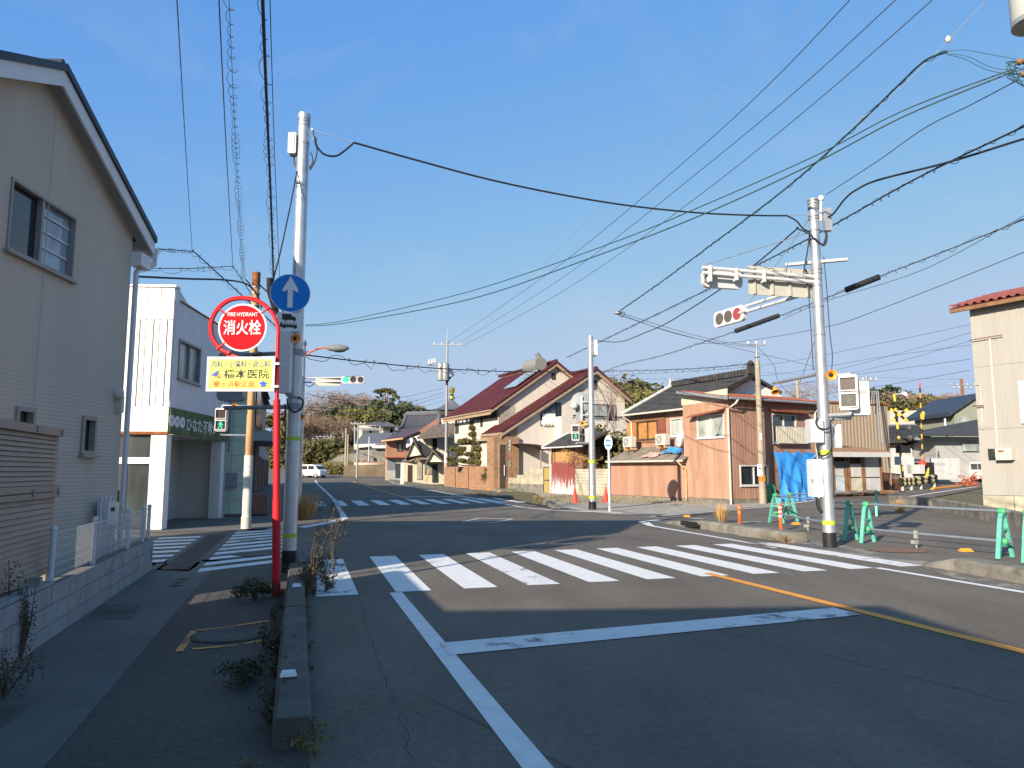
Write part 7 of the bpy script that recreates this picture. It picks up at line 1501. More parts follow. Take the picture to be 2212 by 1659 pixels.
p, q = kq(378, 1012), kq(428, 1072); mb = MB(); mb.fbox(WH, p[0], p[0] + .55, .03, .28, q[1], p[1]); mt = mb.build('meter_box', 'plastic_cream', wh); mb = MB(); mb.fbox(WH, p[0] + .1, p[0] + .3, .28, .29, q[1] + .35, p[1] - .15); mb.build('meter_glass', 'rust', mt)
p, q = kq(335, 1015), kq(368, 1062); mb = MB(); mb.fbox(WH, p[0], p[0] + .38, .03, .2, q[1], p[1]); mb.build('meter', 'glass_mid', wh)
mb = MB(); mb.tube(WH.p(kq(240, 462)[0], .15, kq(240, 462)[1]), WH.p(kq(405, 435)[0], .15, kq(405, 435)[1]), .02, None, 6); mb.tube(WH.p(kq(255, 797)[0], .15, kq(255, 797)[1]), WH.p(kq(310, 795)[0], .15, kq(310, 795)[1]), .025, None, 6); mb.build('conduit_arm', 'wood_brown', wh, True)
pipe(wh, [WH.p(kq(262, 685)[0], .05, kq(262, 685)[1]), WH.p(kq(285, 690)[0], .05, kq(285, 690)[1]), WH.p(kq(298, 915)[0], .05, kq(298, 915)[1])], .02, 'plastic_cream', 'conduit')

# tan shed building with flat top and ladder
def bldg(f, x0, y0, x1, y1, Y, depth): a, b = AT(*Z(f, x0, y0), Y), AT(*Z(f, x1, y1), Y); return a, b
TF = Frame(*AT(*Z('4', 1232, 1200), 44)[:2], 72); tq = lambda x, y, d=0.0: TF.hit(Z('4', x, y), d)
ts = thing('brown_warehouse', TF.p(3, -3), 'dull brown ribbed flat topped building behind the white shack', 'building')
TL = tq(1675, 600)[0] + .9; TZ_ = tq(1500, 395)[1]
mb = MB(); mb.fbox(TF, -1.5, TL, -7, 0, 0, TZ_); mb.build('wall', ribmat('dull_rib', (.30, .235, .17), 72, .25, None, .6, .7, .06), ts)
mb = MB(); mb.fbox(TF, -1.6, TL + .1, -7.1, .1, TZ_, TZ_ + .12); mb.build('parapet_cap', 'rust', ts)
ld = thing('ladder', TF.p(TL, .5, .5), 'tall grey caged ladder at the corner of the brown building', 'ladder')
a0, b0, a1b, b1b = AT(*Z('4', 1672, 280), 44), AT(*Z('4', 1690, 275), 44), AT(*Z('4', 1705, 770), 42.5), AT(*Z('4', 1725, 770), 42.5)
for p, q in ((a0, a1b), (b0, b1b)): mb = MB(); mb.tube(p, q, .035, None, 6); mb.build('rail', 'galv_dull', ld, True)
for k in range(22): f = k / 21; mb = MB(); mb.tube(a0.lerp(a1b, f), b0.lerp(b1b, f), .02, None, 5); mb.build('rung', 'galv_dull', ld)
for x in (1625, 1645): mb = MB(); p = AT(*Z('4', x, 390), 44); q = AT(*Z('4', x + 8, 275), 44); mb.path([p, q, AT(*Z('4', x + 40, 272), 44)], .03, 6); mb.build('hoop', 'galv_dull', ld, True)
# white shack
SF = Frame(*AT(*Z('4', 1258, 1240), 40)[:2], 74); sq = lambda x, y, d=0.0: SF.hit(Z('4', x, y), d)
sh = thing('white_shack', SF.p(2.5, -1.5), 'run down white shack with brown lean roof and dark doorway', 'shack'); SL = sq(1705, 1000)[0]; SZ = sq(1500, 860)[1]; sb = sq(1300, 1240)[1]
for x0, x1, y0, y1, m in ((1258, 1365, 940, 1075, 'shack_w'), (1258, 1375, 1080, 1220, 'shack_b'), (1415, 1530, 960, 1085, 'shack_w'), (1420, 1540, 1095, 1225, 'shack_c'), (1555, 1705, 880, 1085, 'shack_w'), (1555, 1712, 1095, 1225, 'shack_w')):
    mat('shack_w', (.42, .43, .43), .7, 0, .12, 3, .1, 20, (.35, .33, .3), .4, True); mat('shack_b', (.38, .44, .49), .7, 0, .15, 3, .1, 20, (.3, .33, .36), .4); mat('shack_c', (.44, .42, .35), .7, 0, .15, 3, .1, 20, (.35, .3, .22), .4)
    p, q = sq(x0, y0), sq(x1, y1); mb = MB(); mb.fbox(SF, p[0], q[0], -.05, .0 + random.uniform(0, .03), q[1], p[1]); mb.build('panel', m, sh)
mb = MB(); mb.fbox(SF, 0, SL, -3, -.1, sb - .2, SZ); mb.build('core', 'wood_dark', sh)
for x in (1258, 1375, 1405, 1530, 1545, 1705): p = sq(x, 900); mb = MB(); mb.fbox(SF, p[0] - .06, p[0] + .06, -.04, .05, sb - .1, SZ); mb.build('post', 'wood_brown', sh)
r0, r1 = sq(1225, 830, .9), sq(1810, 840, .9); zb2 = sq(1500, 775, -2.2)[1]
for i in range(9): a, b = r0[0] + (r1[0] - r0[0]) * i / 9, r0[0] + (r1[0] - r0[0]) * (i + 1) / 9 - .02; mb = MB(); mb.hexa([SF.p(a, .9, r0[1] - .1), SF.p(b, .9, r0[1] - .1), SF.p(b, -3.2, zb2), SF.p(a, -3.2, zb2), SF.p(a, .9, r0[1] - .05), SF.p(b, .9, r0[1] - .05), SF.p(b, -3.2, zb2 + .05), SF.p(a, -3.2, zb2 + .05)]); mb.build('roof_sheet', mat('roof_tan', (.32, .19, .12), .8, 0, .2, 1.5, .1), sh)
mb = MB(); mb.fbox(SF, r0[0], r1[0], .82, .92, r0[1] - .35, r0[1] - .1); mb.build('fascia', 'shack_w', sh)
mb = MB(); p = sq(1270, 930); mb.fbox(SF, p[0], p[0] + .9, .0, .06, sq(1270, 1000)[1], p[1] - .05); mb.build('window', 'glass_dark', sh)
for k in range(7): l = .3 + k * .55; mb = MB(); mb.obox(SF.p(l, .35 + .1 * (k % 3), sb + .08), (SF.l + SF.d * random.uniform(-.3, .3)).normalized(), SF.d, .7, .12, .07 + .1 * (k % 2)); tag(mb.build('plank', 'wood_brown' if k % 2 else 'moss_roof'), ('first', 'second', 'third', 'fourth', 'fifth', 'sixth', 'seventh')[k] + ' loose plank from the signal pole at the foot of the white shack', 'plank', 'loose planks before the shack')
# rusty paling
rf = thing('rusty_paling', AT(*Z('5', 540, 1060), 44), 'rusty red iron paling beside the level crossing', 'fence')
for i in range(15):
    x = 480 + 10 * i; p, q = AT(*Z('5', x, 1062), 44 + .25 * i), AT(*Z('5', x, 910 + i), 44 + .25 * i); mb = MB(); mb.tube(p, q, .03, None, 5); mb.build('bar', 'rust', rf)
for y in (915, 1040): mb = MB(); mb.tube(AT(*Z('5', 478, y), 44), AT(*Z('5', 625, y + 15), 47.6), .035, None, 5); mb.build('rail', 'rust', rf)
# level crossing
mat('safety_yellow', (.55, .42, .05), .5, 0, .1, 5, .05); mat('safety_orange', (.55, .28, .03), .5, 0, .1, 5, .05); mat('safety_black', (.02, .02, .02), .6, 0, .2, 5, .05)
a5 = lambda x, y, Y=50: AT(*Z('5', x, y), Y)
cx_ = thing('crossing_signal', a5(670, 960), 'level crossing signal with yellow and black cross and two dark lamps', 'crossing signal'); 
p, q = a5(672, 960), a5(611, 265); p = Vector((p.x - .2, p.y, p.z)); q.x = p.x - .25
n = 12
for i in range(n): mb = MB(); mb.tube(p.lerp(q, i / n), p.lerp(q, (i + 1) / n), .085, None, 12); mb.build('post_band', 'safety_yellow' if i % 2 else 'safety_black', cx_, True)
cc = a5(617, 435, 49.8)
for s in (-1, 1):
    d = Vector((1, 0, s * .72)).normalized(); pr = Vector((-d.z, 0, d.x))
    for k in range(5): c = cc + d * ((k - 2) * .28) + Vector((0, -.03 * s, 0)); mb = MB(); mb.prism([c - d * .14 - pr * .085, c + d * .14 - pr * .085, c + d * .14 + pr * .085, c - d * .14 + pr * .085], (0, .02, 0)); mb.build('cross_board', 'safety_yellow' if k % 2 == 0 else 'safety_black', cx_)
for x, y in ((700, 550), (708, 628)):
    c = a5(x, y, 49.6); mb = MB(); mb.lathe(c, [(.2, 0), (.2, .08), (.18, .3), (.02, .32)], 16, (-.6, -.8, 0)); mb.build('lamp_hood', 'black', cx_, True); mb = MB(); mb.tube(c, Vector((p.x, p.y, c.z)), .05, None, 8); mb.build('lamp_arm', 'black', cx_)
mb = MB(); c = a5(655, 258); mb.lathe(c - UP * .12, [(.3, 0), (.16, .18), (.06, .26)], 14, (.5, -.3, 1)); mb.tube(c, q, .03, None, 6); mb.build('bell_speaker', 'plastic_white', cx_, True)
c = a5(658, 815, 49.8); mb = MB(); mb.obox(c, EAST, (0, 1, 0), 1.3, .04, .55); mb.build('notice_board', 'shack_w', cx_); mb = MB(); c = a5(648, 720, 49.8); mb.obox(c, EAST, (0, 1, 0), .9, .2, .5); mb.build('black_box', 'black', cx_); mb = MB(); mb.tube(a5(440, 522), a5(760, 515), .05, None, 6); mb.build('side_arm', 'galv', cx_)
ba = thing('crossing_barrier', a5(810, 880), 'raised yellow and black level crossing barrier rod', 'barrier'); p, q = a5(812, 850), a5(786, 168); n = 16
for i in range(n): mb = MB(); mb.tube(p.lerp(q, i / n), p.lerp(q, (i + 1) / n), .055, None, 10); mb.build('rod_band', ('safety_orange' if i % 2 else 'safety_black') if i < n - 1 else 'cone_red', ba, True)
mb = MB(); c = a5(815, 885); mb.obox(c, EAST, (0, 1, 0), 1.1, .7, .9); mb.build('drive_box', 'black', ba); mb = MB(); mb.obox(a5(755, 885, 49.4), EAST, (0, 1, 0), .9, .5, .6); mb.build('white_box', 'shack_w', ba); c = a5(808, 840, 49.5); mb = MB(); mb.ball(c, .25, 10, 6); mb.build('red_lamp', 'cone_red', ba, True)
mb = MB(); mb.prism([a5(x, y, 49.4) for x, y in ((805, 405), (830, 410), (820, 475), (800, 470))], (0, .05, 0)); mb.build('yellow_flag', 'safety_yellow', ba)
gr = thing('guard_rail', a5(760, 1040, 47), 'yellow and black striped guard rail at the level crossing', 'guard rail')
pts = [a5(622, 992, 45.5), a5(735, 988, 46.5), a5(920, 960, 49)]
segs = 13
for i in range(segs):
    f0, f1 = i / segs * 2, (i + 1) / segs * 2; L2p = lambda f: pts[0].lerp(pts[1], f) if f <= 1 else pts[1].lerp(pts[2], f - 1)
    A, B = L2p(f0), L2p(f1)
    for k in (-.12, .12): mb = MB(); mb.tube(A + UP * k, B + UP * k, .14, None, 8); mb.build('rail_section', mat('safety_cream', (.62, .50, .22), .6, 0, .15, 5, .05) if i % 2 else 'safety_black', gr, True)
for f in (.15, .8, 1.3, 1.9): c = L2p(f); mb = MB(); mb.tube(c + UP * .1, c - UP * 1.1, .08, None, 8); mb.build('post', 'plastic_cream', gr, True)
mb = MB(); mb.prism([a5(x, y, 46.8) for x, y in ((835, 950), (860, 870), (866, 880), (858, 945))], (0, .1, 0)); mb.build('yellow_arm', 'safety_yellow', gr)
mb = MB(); mb.tube(a5(890, 1050, 46.5), a5(1180, 1020, 52), .1, None, 6); tag(mb.build('orange_kerb_rail', 'orange_plastic'), 'low orange rail on the ground past the guard rail', 'rail')
mat('orange_net', (.36, .08, .03), .7, 0, .2, 5, 0); c = a5(1215, 985, 50); mb = MB(); rnd = random.Random(3)
for k in range(45): b = c + Vector((rnd.gauss(0, .35), rnd.gauss(0, .2), rnd.gauss(0, .2))); mb.tube(b, b + Vector((rnd.uniform(-.35, .35), rnd.uniform(-.2, .2), rnd.uniform(-.25, .25))), .04, None, 4)
tag(mb.build('orange_netting', 'orange_net'), 'crumpled heap of orange netting beside the crossing', 'netting')
# grey hipped house, white container, green gable house, red roofed house behind
t = thing('grey_house', a5(1050, 900, 62), 'grey house with dark hipped roof beyond the level crossing', 'house')
eL, eR = a5(815, 610, 58), a5(1400, 612, 58); pk = a5(1270, 470, 66); mb = MB()
mb.quad(eL, eR, pk + EAST * 6, pk); mb.quad(eL, pk, eL + Vector((2, 16, 0))); mb.build('roof', 'tile_black', t); mb = MB(); mb.obox(((eL.x + eR.x) / 2, 59.2, eL.z - .15), EAST, (0, 1, 0), eR.x - eL.x, .3, .25); mb.build('gutter', 'galv_dull', t)
mb = MB(); mb.obox(((eL.x + eR.x) / 2 + 1.5, 65, eL.z / 2), EAST, (0, 1, 0), eR.x - eL.x - .5, 11, eL.z); mb.build('wall', mat('gh_grey', (.30, .305, .30), .8, 0, .06, 1, .05), t)
mb = MB(); p, q = a5(1140, 675, 59.3), a5(1275, 735, 59.3); mb.obox((p + q) / 2, EAST, (0, 1, 0), (q - p).x, .1, (p - q).z); mb.build('window', 'glass_light', t)
t = thing('white_container', a5(955, 890, 54), 'white storage container with faint writing beside the crossing', 'container'); p, q = a5(877, 795, 54), a5(1130, 972, 54); mb = MB(); mb.obox(((p.x + q.x) / 2, 55.2, (p.z + q.z) / 2), EAST, (0, 1, 0), q.x - p.x, 2.3, p.z - q.z); mb.build('body', 'shack_w', t)
for k in range(2): mb = MB(); mb.obox((p.x + (q.x - p.x) * (.3 + .42 * k), 54.03, (p.z + q.z) / 2), EAST, (0, 1, 0), (q.x - p.x) * .4, .03, (p.z - q.z) * .92); mb.build('door', 'shack_w', t)
lettering('4035L 0248', (p.x + (q.x - p.x) * .3, 54.0, p.z - (p.z - q.z) * .27), EAST, UP, (q.x - p.x) * .36, .22, 'galv_dull', t)
t = thing('olive_gable_house', a5(1180, 450, 78), 'olive green gable end with white window above the grey roof', 'house'); pp = [a5(1075, 620, 80), a5(1075, 425, 80), a5(1260, 300, 80), a5(1445, 425, 80), a5(1445, 620, 80)]; mb = MB(); mb.prism(pp, (0, 8, 0)); mb.build('wall', mat('olive', (.22, .23, .18), .8, 0, .06, 1, .05), t)
mb = MB(); mb.prism([pp[1] + Vector((-.8, -.4, -.3)), pp[2] + Vector((0, -.4, .2)), pp[2] + Vector((0, -.4, .6)), pp[1] + Vector((-.8, -.4, .1))], (0, 9, 0)); mb.build('roof', 'slate_roof', t); p, q = a5(1088, 452, 79.9), a5(1198, 512, 79.9); mb = MB(); mb.obox((p + q) / 2, EAST, (0, 1, 0), (q - p).x, .2, (p - q).z); mb.build('window', 'glass_light', t)
t = thing('tiled_roof_house', a5(650, 700, 66), 'low house with dark ribbed tile roof behind the crossing', 'house'); p = [a5(455, 650, 62), a5(890, 640, 62), a5(760, 520, 70), a5(450, 535, 70)]; slab(t, p, .2, 'tile_black', 'roof')
for k in range(22): f = k / 21; mb = MB(); mb.tube(p[0].lerp(p[1], f) + UP * .05, p[3].lerp(p[2], f) + UP * .05, .07, None, 5); mb.build('tile_row', 'tile_black', t)
mb = MB(); mb.obox(((p[0].x + p[1].x) / 2, 66, p[0].z / 2), EAST, (0, 1, 0), p[1].x - p[0].x - .8, 6, p[0].z); mb.build('wall', 'wood_brown', t)
mb = MB(); mb.obox((p[0].x + 1.6, 62.9, 2.2), EAST, (0, 1, 0), 3, .15, 2.6); mb.build('white_panel', 'shack_w', t)
for x in (600, 740, 850): mb = MB(); mb.obox((a5(x, 700, 62.8).x, 62.85, a5(x, 690, 62.8).z), EAST, (0, 1, 0), 2.0, .1, .25); mb.build('lintel', 'pipe_orange', t)
t = thing('plum_roof_house', a5(820, 560, 90), 'house with plum coloured roof behind the tiled house', 'house'); slab(t, [a5(700, 560, 90), a5(905, 560, 90), a5(918, 490, 98), a5(640, 492, 98)], .2, 'fh_plum', 'roof'); mb = MB(); c = a5(810, 640, 95); mb.obox(c, EAST, (0, 1, 0), 11, 6, 7); mb.build('wall', 'temple_wall', t)

# cars
def car(loc, ang, label, s=1.0):
    t = thing('parked_car', loc, label, 'car'); F = Frame(loc[0], loc[1], ang, loc[2]); w = .74
    prof = [(-1.65, .3), (-1.68, .75), (-1.6, .95), (-1.35, 1.5), (-1.1, 1.6), (.6, 1.6), (.95, 1.45), (1.3, 1.02), (1.66, .9), (1.72, .6), (1.68, .3)]
    mb = MB(); mb.prism([F.p(l, -w, z) for l, z in prof], F.d * 2 * w); mb.build('body', 'car_white', t)
    for sd in (-1, 1):
        for l0, l1 in ((-1.2, -.25), (-.15, .75)): mb = MB(); mb.fbox(F, l0, l1, sd * (w + .004) - .004, sd * (w + .004) + .004, 1.0, 1.45); mb.build('side_window', 'glass_dark', t)
        for l in (-1.05, 1.05): mb = MB(); mb.tube(F.p(l, sd * (w - .12), .28), F.p(l, sd * (w + .02), .28), .28, None, 18); wh_ = mb.build('wheel', 'black', t, True); mb = MB(); mb.tube(F.p(l, sd * (w + .0), .28), F.p(l, sd * (w + .03), .28), .16, None, 14); mb.build('rim', 'galv', wh_, True)
        mb = MB(); mb.fbox(F, 1.69, 1.735, sd * .5 - .14, sd * .5 + .14, .68, .84); mb.build('headlight', 'glass_frost', t); mb = MB(); mb.fbox(F, -1.70, -1.66, sd * .62 - .08, sd * .62 + .08, .65, 1.0); mb.build('tail_light', 'cone_red', t)
    mb = MB(); mb.hexa([F.p(.97, -w * .9, 1.42), F.p(1.3, -w * .9, 1.04), F.p(1.3, w * .9, 1.04), F.p(.97, w * .9, 1.42), F.p(.985, -w * .9, 1.44), F.p(1.315, -w * .9, 1.06), F.p(1.315, w * .9, 1.06), F.p(.985, w * .9, 1.44)]); mb.build('windscreen', 'glass_dark', t)
    mb = MB(); mb.hexa([F.p(-1.6, -w * .9, 1.0), F.p(-1.37, -w * .9, 1.46), F.p(-1.37, w * .9, 1.46), F.p(-1.6, w * .9, 1.0), F.p(-1.63, -w * .9, 1.0), F.p(-1.4, -w * .9, 1.48), F.p(-1.4, w * .9, 1.48), F.p(-1.63, w * .9, 1.0)]); mb.build('rear_window', 'glass_dark', t)
    mb = MB(); mb.fbox(F, 1.72, 1.735, -.17, .17, .42, .52); mb.build('number_plate', 'sign_white', t)
mat('car_white', (.78, .78, .78), .25, 0, .03, 3, 0)
p = AT(676, 1019, 92); p.z = gz(p.x, p.y); car(p, 115, 'small white car far down the road on the left')
p = a5(1262, 930, 57); car((p.x + 1.6, p.y + 1, gz(p.x, p.y)), 185, 'white car half hidden behind the tan warehouse corner')

# ================================================================ HILLS, TREES, PLANTS
def leafmat(name, cols, rough=.7, trans=.0):
    m, t, N, L, B = nt(name); B.inputs['Roughness'].default_value = rough; B.inputs['Specular IOR Level'].default_value = .2
    n = noise(N, L, .8, 4, mapped(N, L, (1, 1, 1))); oi = N.new('ShaderNodeNewGeometry')
    c1 = ramp(N, L, n, [(.3, cols[0]), (.7, cols[1])]); c = mixc(N, L, oi.outputs['Random Per Island'], c1, cols[2]); c = mixc(N, L, .5, c1, c)
    L.new(c, B.inputs['Base Color']); MATS[name] = m
leafmat('leaf_dark', ((.03, .04, .02), (.06, .072, .032), (.10, .11, .05)))  # lightened: haze of the far hill is mixed into the colour
leafmat('leaf_mid', ((.06, .065, .028), (.10, .10, .04), (.16, .14, .06)))
leafmat('leaf_yellow', ((.12, .11, .035), (.18, .15, .05), (.25, .2, .08)))
leafmat('leaf_bamboo', ((.11, .12, .04), (.17, .16, .055), (.22, .19, .07)))
leafmat('leaf_pine', ((.075, .08, .028), (.13, .125, .045), (.20, .165, .06)))
leafmat('twigs', ((.19, .15, .135), (.27, .22, .195), (.33, .27, .24)))  # paler twigs: distance haze is put into their colour
leafmat('brush', ((.17, .115, .085), (.24, .165, .12), (.30, .21, .15)))
leafmat('dry_grass', ((.38, .22, .08), (.5, .31, .12), (.6, .42, .2)))
leafmat('weed', ((.05, .042, .022), (.10, .075, .04), (.17, .11, .06)))
leafmat('grass', ((.13, .115, .035), (.22, .17, .06), (.32, .25, .11)))
def leaves(mb, c, r, n, size, rnd, shell=.35, aspect=1.0):
    """n leaf faces through an ellipsoid"""
    for _ in range(n):
        while True:
            d = Vector((rnd.uniform(-1, 1), rnd.uniform(-1, 1), rnd.uniform(-1, 1)))
            if .05 < d.length < 1: break
        d = d.normalized() * (shell + (1 - shell) * rnd.random() ** .6)
        p = Vector(c) + Vector((d.x * r[0], d.y * r[1], d.z * r[2])); s = size * rnd.uniform(.6, 1.4)
        a = Vector((rnd.gauss(0, 1), rnd.gauss(0, 1), rnd.gauss(0, .7))).normalized(); b = a.orthogonal().normalized(); b = (b * math.cos(k := rnd.uniform(0, 6.28)) + a.cross(b) * math.sin(k)) * aspect
        mb.v += [p - a * s - b * s * .45, p + a * s * .1 - b * s * .6, p + a * s, p + a * s * .1 + b * s * .6]; q = len(mb.v); mb.f.append((q - 4, q - 3, q - 2, q - 1))
def branchy(mb, p, d, ln, r, depth, rnd, spread=.6, up=.1, kids=3):
    q = p + d * ln; mid = p + d * ln * .5 + Vector((rnd.gauss(0, 1), rnd.gauss(0, 1), rnd.gauss(0, 1))) * ln * .05
    mb.path([p, mid, q], [r, r * .82, r * .62], 5 if depth > 1 else 3, False, False)
    if depth <= 0: return
    for _ in range(kids + (1 if rnd.random() < .4 else 0)):
        nd = (d + Vector((rnd.gauss(0, 1), rnd.gauss(0, 1), rnd.gauss(0, .6))) * spread + UP * up).normalized()
        branchy(mb, p.lerp(q, rnd.uniform(.55, 1.0)), nd, ln * rnd.uniform(.6, .82), r * .58, depth - 1, rnd, spread, up, kids)
def tree(base, top, rx, kind, lab, seed, group=None, clumps=14, n=90, size=.5, name='broadleaf_tree', cr=.62):
    rnd = random.Random(seed); h = top - base.z; t = thing(name, base, lab, 'tree', group)
    mb = MB(); branchy(mb, Vector(base), (UP + Vector((rnd.uniform(-.1, .1), rnd.uniform(-.1, .1), 0))).normalized(), h * .45, max(.15, h * .022), 3, rnd, .5, .25, 3); mb.build('trunk', 'bark', t, True)
    mb = MB(); c = Vector((base.x, base.y, base.z + h * (1 - cr / 2)))
    for _ in range(clumps):
        d = Vector((rnd.gauss(0, .45), rnd.gauss(0, .45), rnd.gauss(0, .42))); d = d if d.length < 1 else d.normalized(); k = rnd.uniform(.3, .5)
        leaves(mb, c + Vector((d.x * rx * .8, d.y * rx * .8, d.z * h * cr / 2 * .8)), (rx * k, rx * k, h * cr * .25 * rnd.uniform(.8, 1.3)), n, size, rnd)
    mb.build('crown', kind, t); return t
def bare_tree(base, top, rx, lab, seed, group=None):
    rnd = random.Random(seed); h = top - base.z; t = thing('bare_tree', base, lab, 'tree', group)
    mb = MB(); branchy(mb, Vector(base), UP, h * .36, h * .02, 4, rnd, .55, .22, 3); mb.build('trunk', 'twig', t, True)
    mb = MB()
    for _ in range(20):
        d = Vector((rnd.gauss(0, .5), rnd.gauss(0, .5), rnd.gauss(0, .45))); d = d if d.length < 1 else d.normalized()
        leaves(mb, Vector((base.x, base.y, base.z + h * .64)) + Vector((d.x * rx * .75, d.y * rx * .75, d.z * h * .3)), (rx * .38, rx * .38, h * .15), 230, .8, rnd, .1, .09)
    mb.build('crown', 'twigs', t); return t
# hill mounds
def mound(name, pts, m, seed, amp=2.0):
    """ridge of ground: list of (centre, rx, ry, height)"""
    rnd = random.Random(seed); mb = MB(); (c, rx, ry, h) = pts; n, k = 28, 10; ph = [rnd.uniform(0, 6.28) for _ in range(6)]
    vs = [Vector((c.x, c.y, c.z + h))]
    for j in range(1, k + 1):
        f = j / k
        for i in range(n):
            a = 2 * math.pi * i / n; w = 1 + .08 * math.sin(3 * a + ph[0]) + .05 * math.sin(7 * a + ph[1]); vs.append(Vector((c.x + rx * f * w * math.cos(a), c.y + ry * f * w * math.sin(a), c.z + h * (math.cos(f * math.pi) * .5 + .5) + amp * .3 * math.sin(5 * a + j + ph[2]) * math.sin(f * math.pi) - .6 * f)))
    fs = [(0, 1 + i, 1 + (i + 1) % n) for i in range(n)] + [(1 + (j - 1) * n + i, 1 + j * n + i, 1 + j * n + (i + 1) % n, 1 + (j - 1) * n + (i + 1) % n) for j in range(1, k) for i in range(n)]
    mb.add(vs, fs); o = mb.build(name, m, None, True); o['kind'] = 'structure'; return o
A1 = lambda x, y, Y: AT(*Z('1', x, y), Y)
mound('hill', (Vector((A1(560, 800, 185).x, 195, 0)), 62, 45, A1(500, 720, 185).z), 'terrain', 1)
mound('hill', (Vector((A1(1300, 800, 230).x, 240, 0)), 60, 45, 17), 'terrain', 2)
mound('hill', (Vector((AT(1390, 860, 150).x, 165, 0)), 55, 40, AT(1400, 900, 150).z), 'terrain', 3)
mound('hill', (Vector((AT(1960, 860, 210).x, 225, 0)), 62, 50, AT(1960, 880, 210).z), 'terrain', 4)
def gnd(p, z=None): return Vector((p.x, p.y, z if z is not None else 1.0))
HG = 'trees on the far hill'
bare_tree(gnd(A1(230, 900, 165), 4), A1(230, 430, 165).z, 10.5, 'big bare winter tree at the left of the far hill', 11, HG)
bare_tree(gnd(A1(545, 900, 175), 8), A1(545, 385, 175).z, 8.0, 'bare winter tree standing highest on the far hill', 12, HG)
bare_tree(gnd(A1(385, 900, 172), 8), A1(390, 420, 172).z, 7.0, 'bare winter tree between the two biggest on the far hill', 13, HG)
bare_tree(gnd(A1(730, 900, 170), 8), A1(715, 405, 170).z, 6.0, 'bare winter tree left of the flat topped tree', 14, HG)
bare_tree(gnd(A1(120, 900, 168), 3), A1(110, 520, 168).z, 6.5, 'bare winter tree next to the signal pole on the far hill', 15, HG)
tree(gnd(A1(420, 800, 160), 6), A1(420, 560, 160).z, 5.5, 'leaf_dark', 'dark evergreen under the bare trees on the far hill', 21, HG, 16, 110, .6)
tree(gnd(A1(755, 800, 160), 7), A1(755, 500, 160).z, 5, 'leaf_dark', 'dark evergreen in the middle of the far hill', 22, HG, 16, 110, .6)
tree(gnd(A1(600, 800, 162), 7), A1(600, 565, 162).z, 3.6, 'leaf_mid', 'olive green tree in the middle of the far hill', 23, HG, 9, 100, .45)
tree(gnd(A1(985, 800, 150), 5), A1(985, 470, 150).z, 7, 'leaf_dark', 'large round dark evergreen at the right of the far hill', 24, HG, 22, 140, .55, 'evergreen_tree', .85)
t = thing('flat_topped_tree', A1(845, 700, 158), 'tall thin tree with a flat umbrella crown on the far hill', 'tree', HG); rnd = random.Random(5); p, q = A1(840, 720, 158), A1(870, 440, 158); mb = MB(); mb.path([p, p.lerp(q, .5) + EAST * .5, q], [.35, .28, .15], 6); mb.path([p.lerp(q, .7), A1(800, 430, 158)], .12, 5); mb.path([p.lerp(q, .75), A1(930, 430, 158)], .12, 5); mb.build('trunk', 'twig', t, True)
mb = MB()
for x, y in ((800, 425), (835, 415), (870, 412), (905, 415), (935, 432)): leaves(mb, A1(x, y, 158), (1.15, 1.15, .45), 120, .26, rnd)
mb.build('crown', 'leaf_mid', t)
def mass(name, lab, cat, m, spots, r, n, size, seed, asp=1.0):
    rnd = random.Random(seed); mb = MB()
    for c, rr in spots: leaves(mb, c, (r * rr, r * rr, r * rr * .75), n, size, rnd, .2, asp)
    return tag(mb.build(name, m), lab, cat, None, 'stuff')
rnd = random.Random(9)
mass('bamboo_grove', 'yellow green bamboo grove on the far slope', 'bamboo', 'leaf_bamboo', [(A1(rnd.uniform(440, 960), rnd.uniform(650, 745), rnd.uniform(146, 152)), rnd.uniform(.7, 1.2)) for _ in range(46)] + [(A1(rnd.uniform(985, 1260), rnd.uniform(610, 720), rnd.uniform(152, 158)), rnd.uniform(.6, 1.0)) for _ in range(26)], 1.6, 150, .34, 31, .5)
mass('brushwood', 'brown leafless brush covering the foot of the far hill', 'brush', 'brush', [(A1(rnd.uniform(50, 470), rnd.uniform(735, 900), rnd.uniform(140, 150)), rnd.uniform(.8, 1.3)) for _ in range(54)], 2.1, 190, .5, 32, .10)
mass('undergrowth', 'green undergrowth on the bank beside the far road', 'undergrowth', 'leaf_mid', [(A1(rnd.uniform(30, 460), rnd.uniform(960, 1130), rnd.uniform(126, 132)), rnd.uniform(.8, 1.2)) for _ in range(44)] + [(A1(rnd.uniform(480, 900), rnd.uniform(780, 960), rnd.uniform(152, 156)), rnd.uniform(.7, 1.0)) for _ in range(26)], 1.5, 130, .32, 33)
mass('yellow_verge_grass', 'yellow grass on the verge beside the far road', 'grass', 'leaf_yellow', [(A1(rnd.uniform(245, 450), rnd.uniform(1190, 1255), rnd.uniform(104, 108)), rnd.uniform(.7, 1.1)) for _ in range(30)], 1.1, 110, .25, 34, .4)
mass('far_bank', 'far leafy bank behind the far left houses', 'undergrowth', 'leaf_mid', [(AT(rnd.uniform(575, 640), rnd.uniform(905, 1010), rnd.uniform(132, 140)), rnd.uniform(.8, 1.2)) for _ in range(24)], 2.2, 130, .4, 35)
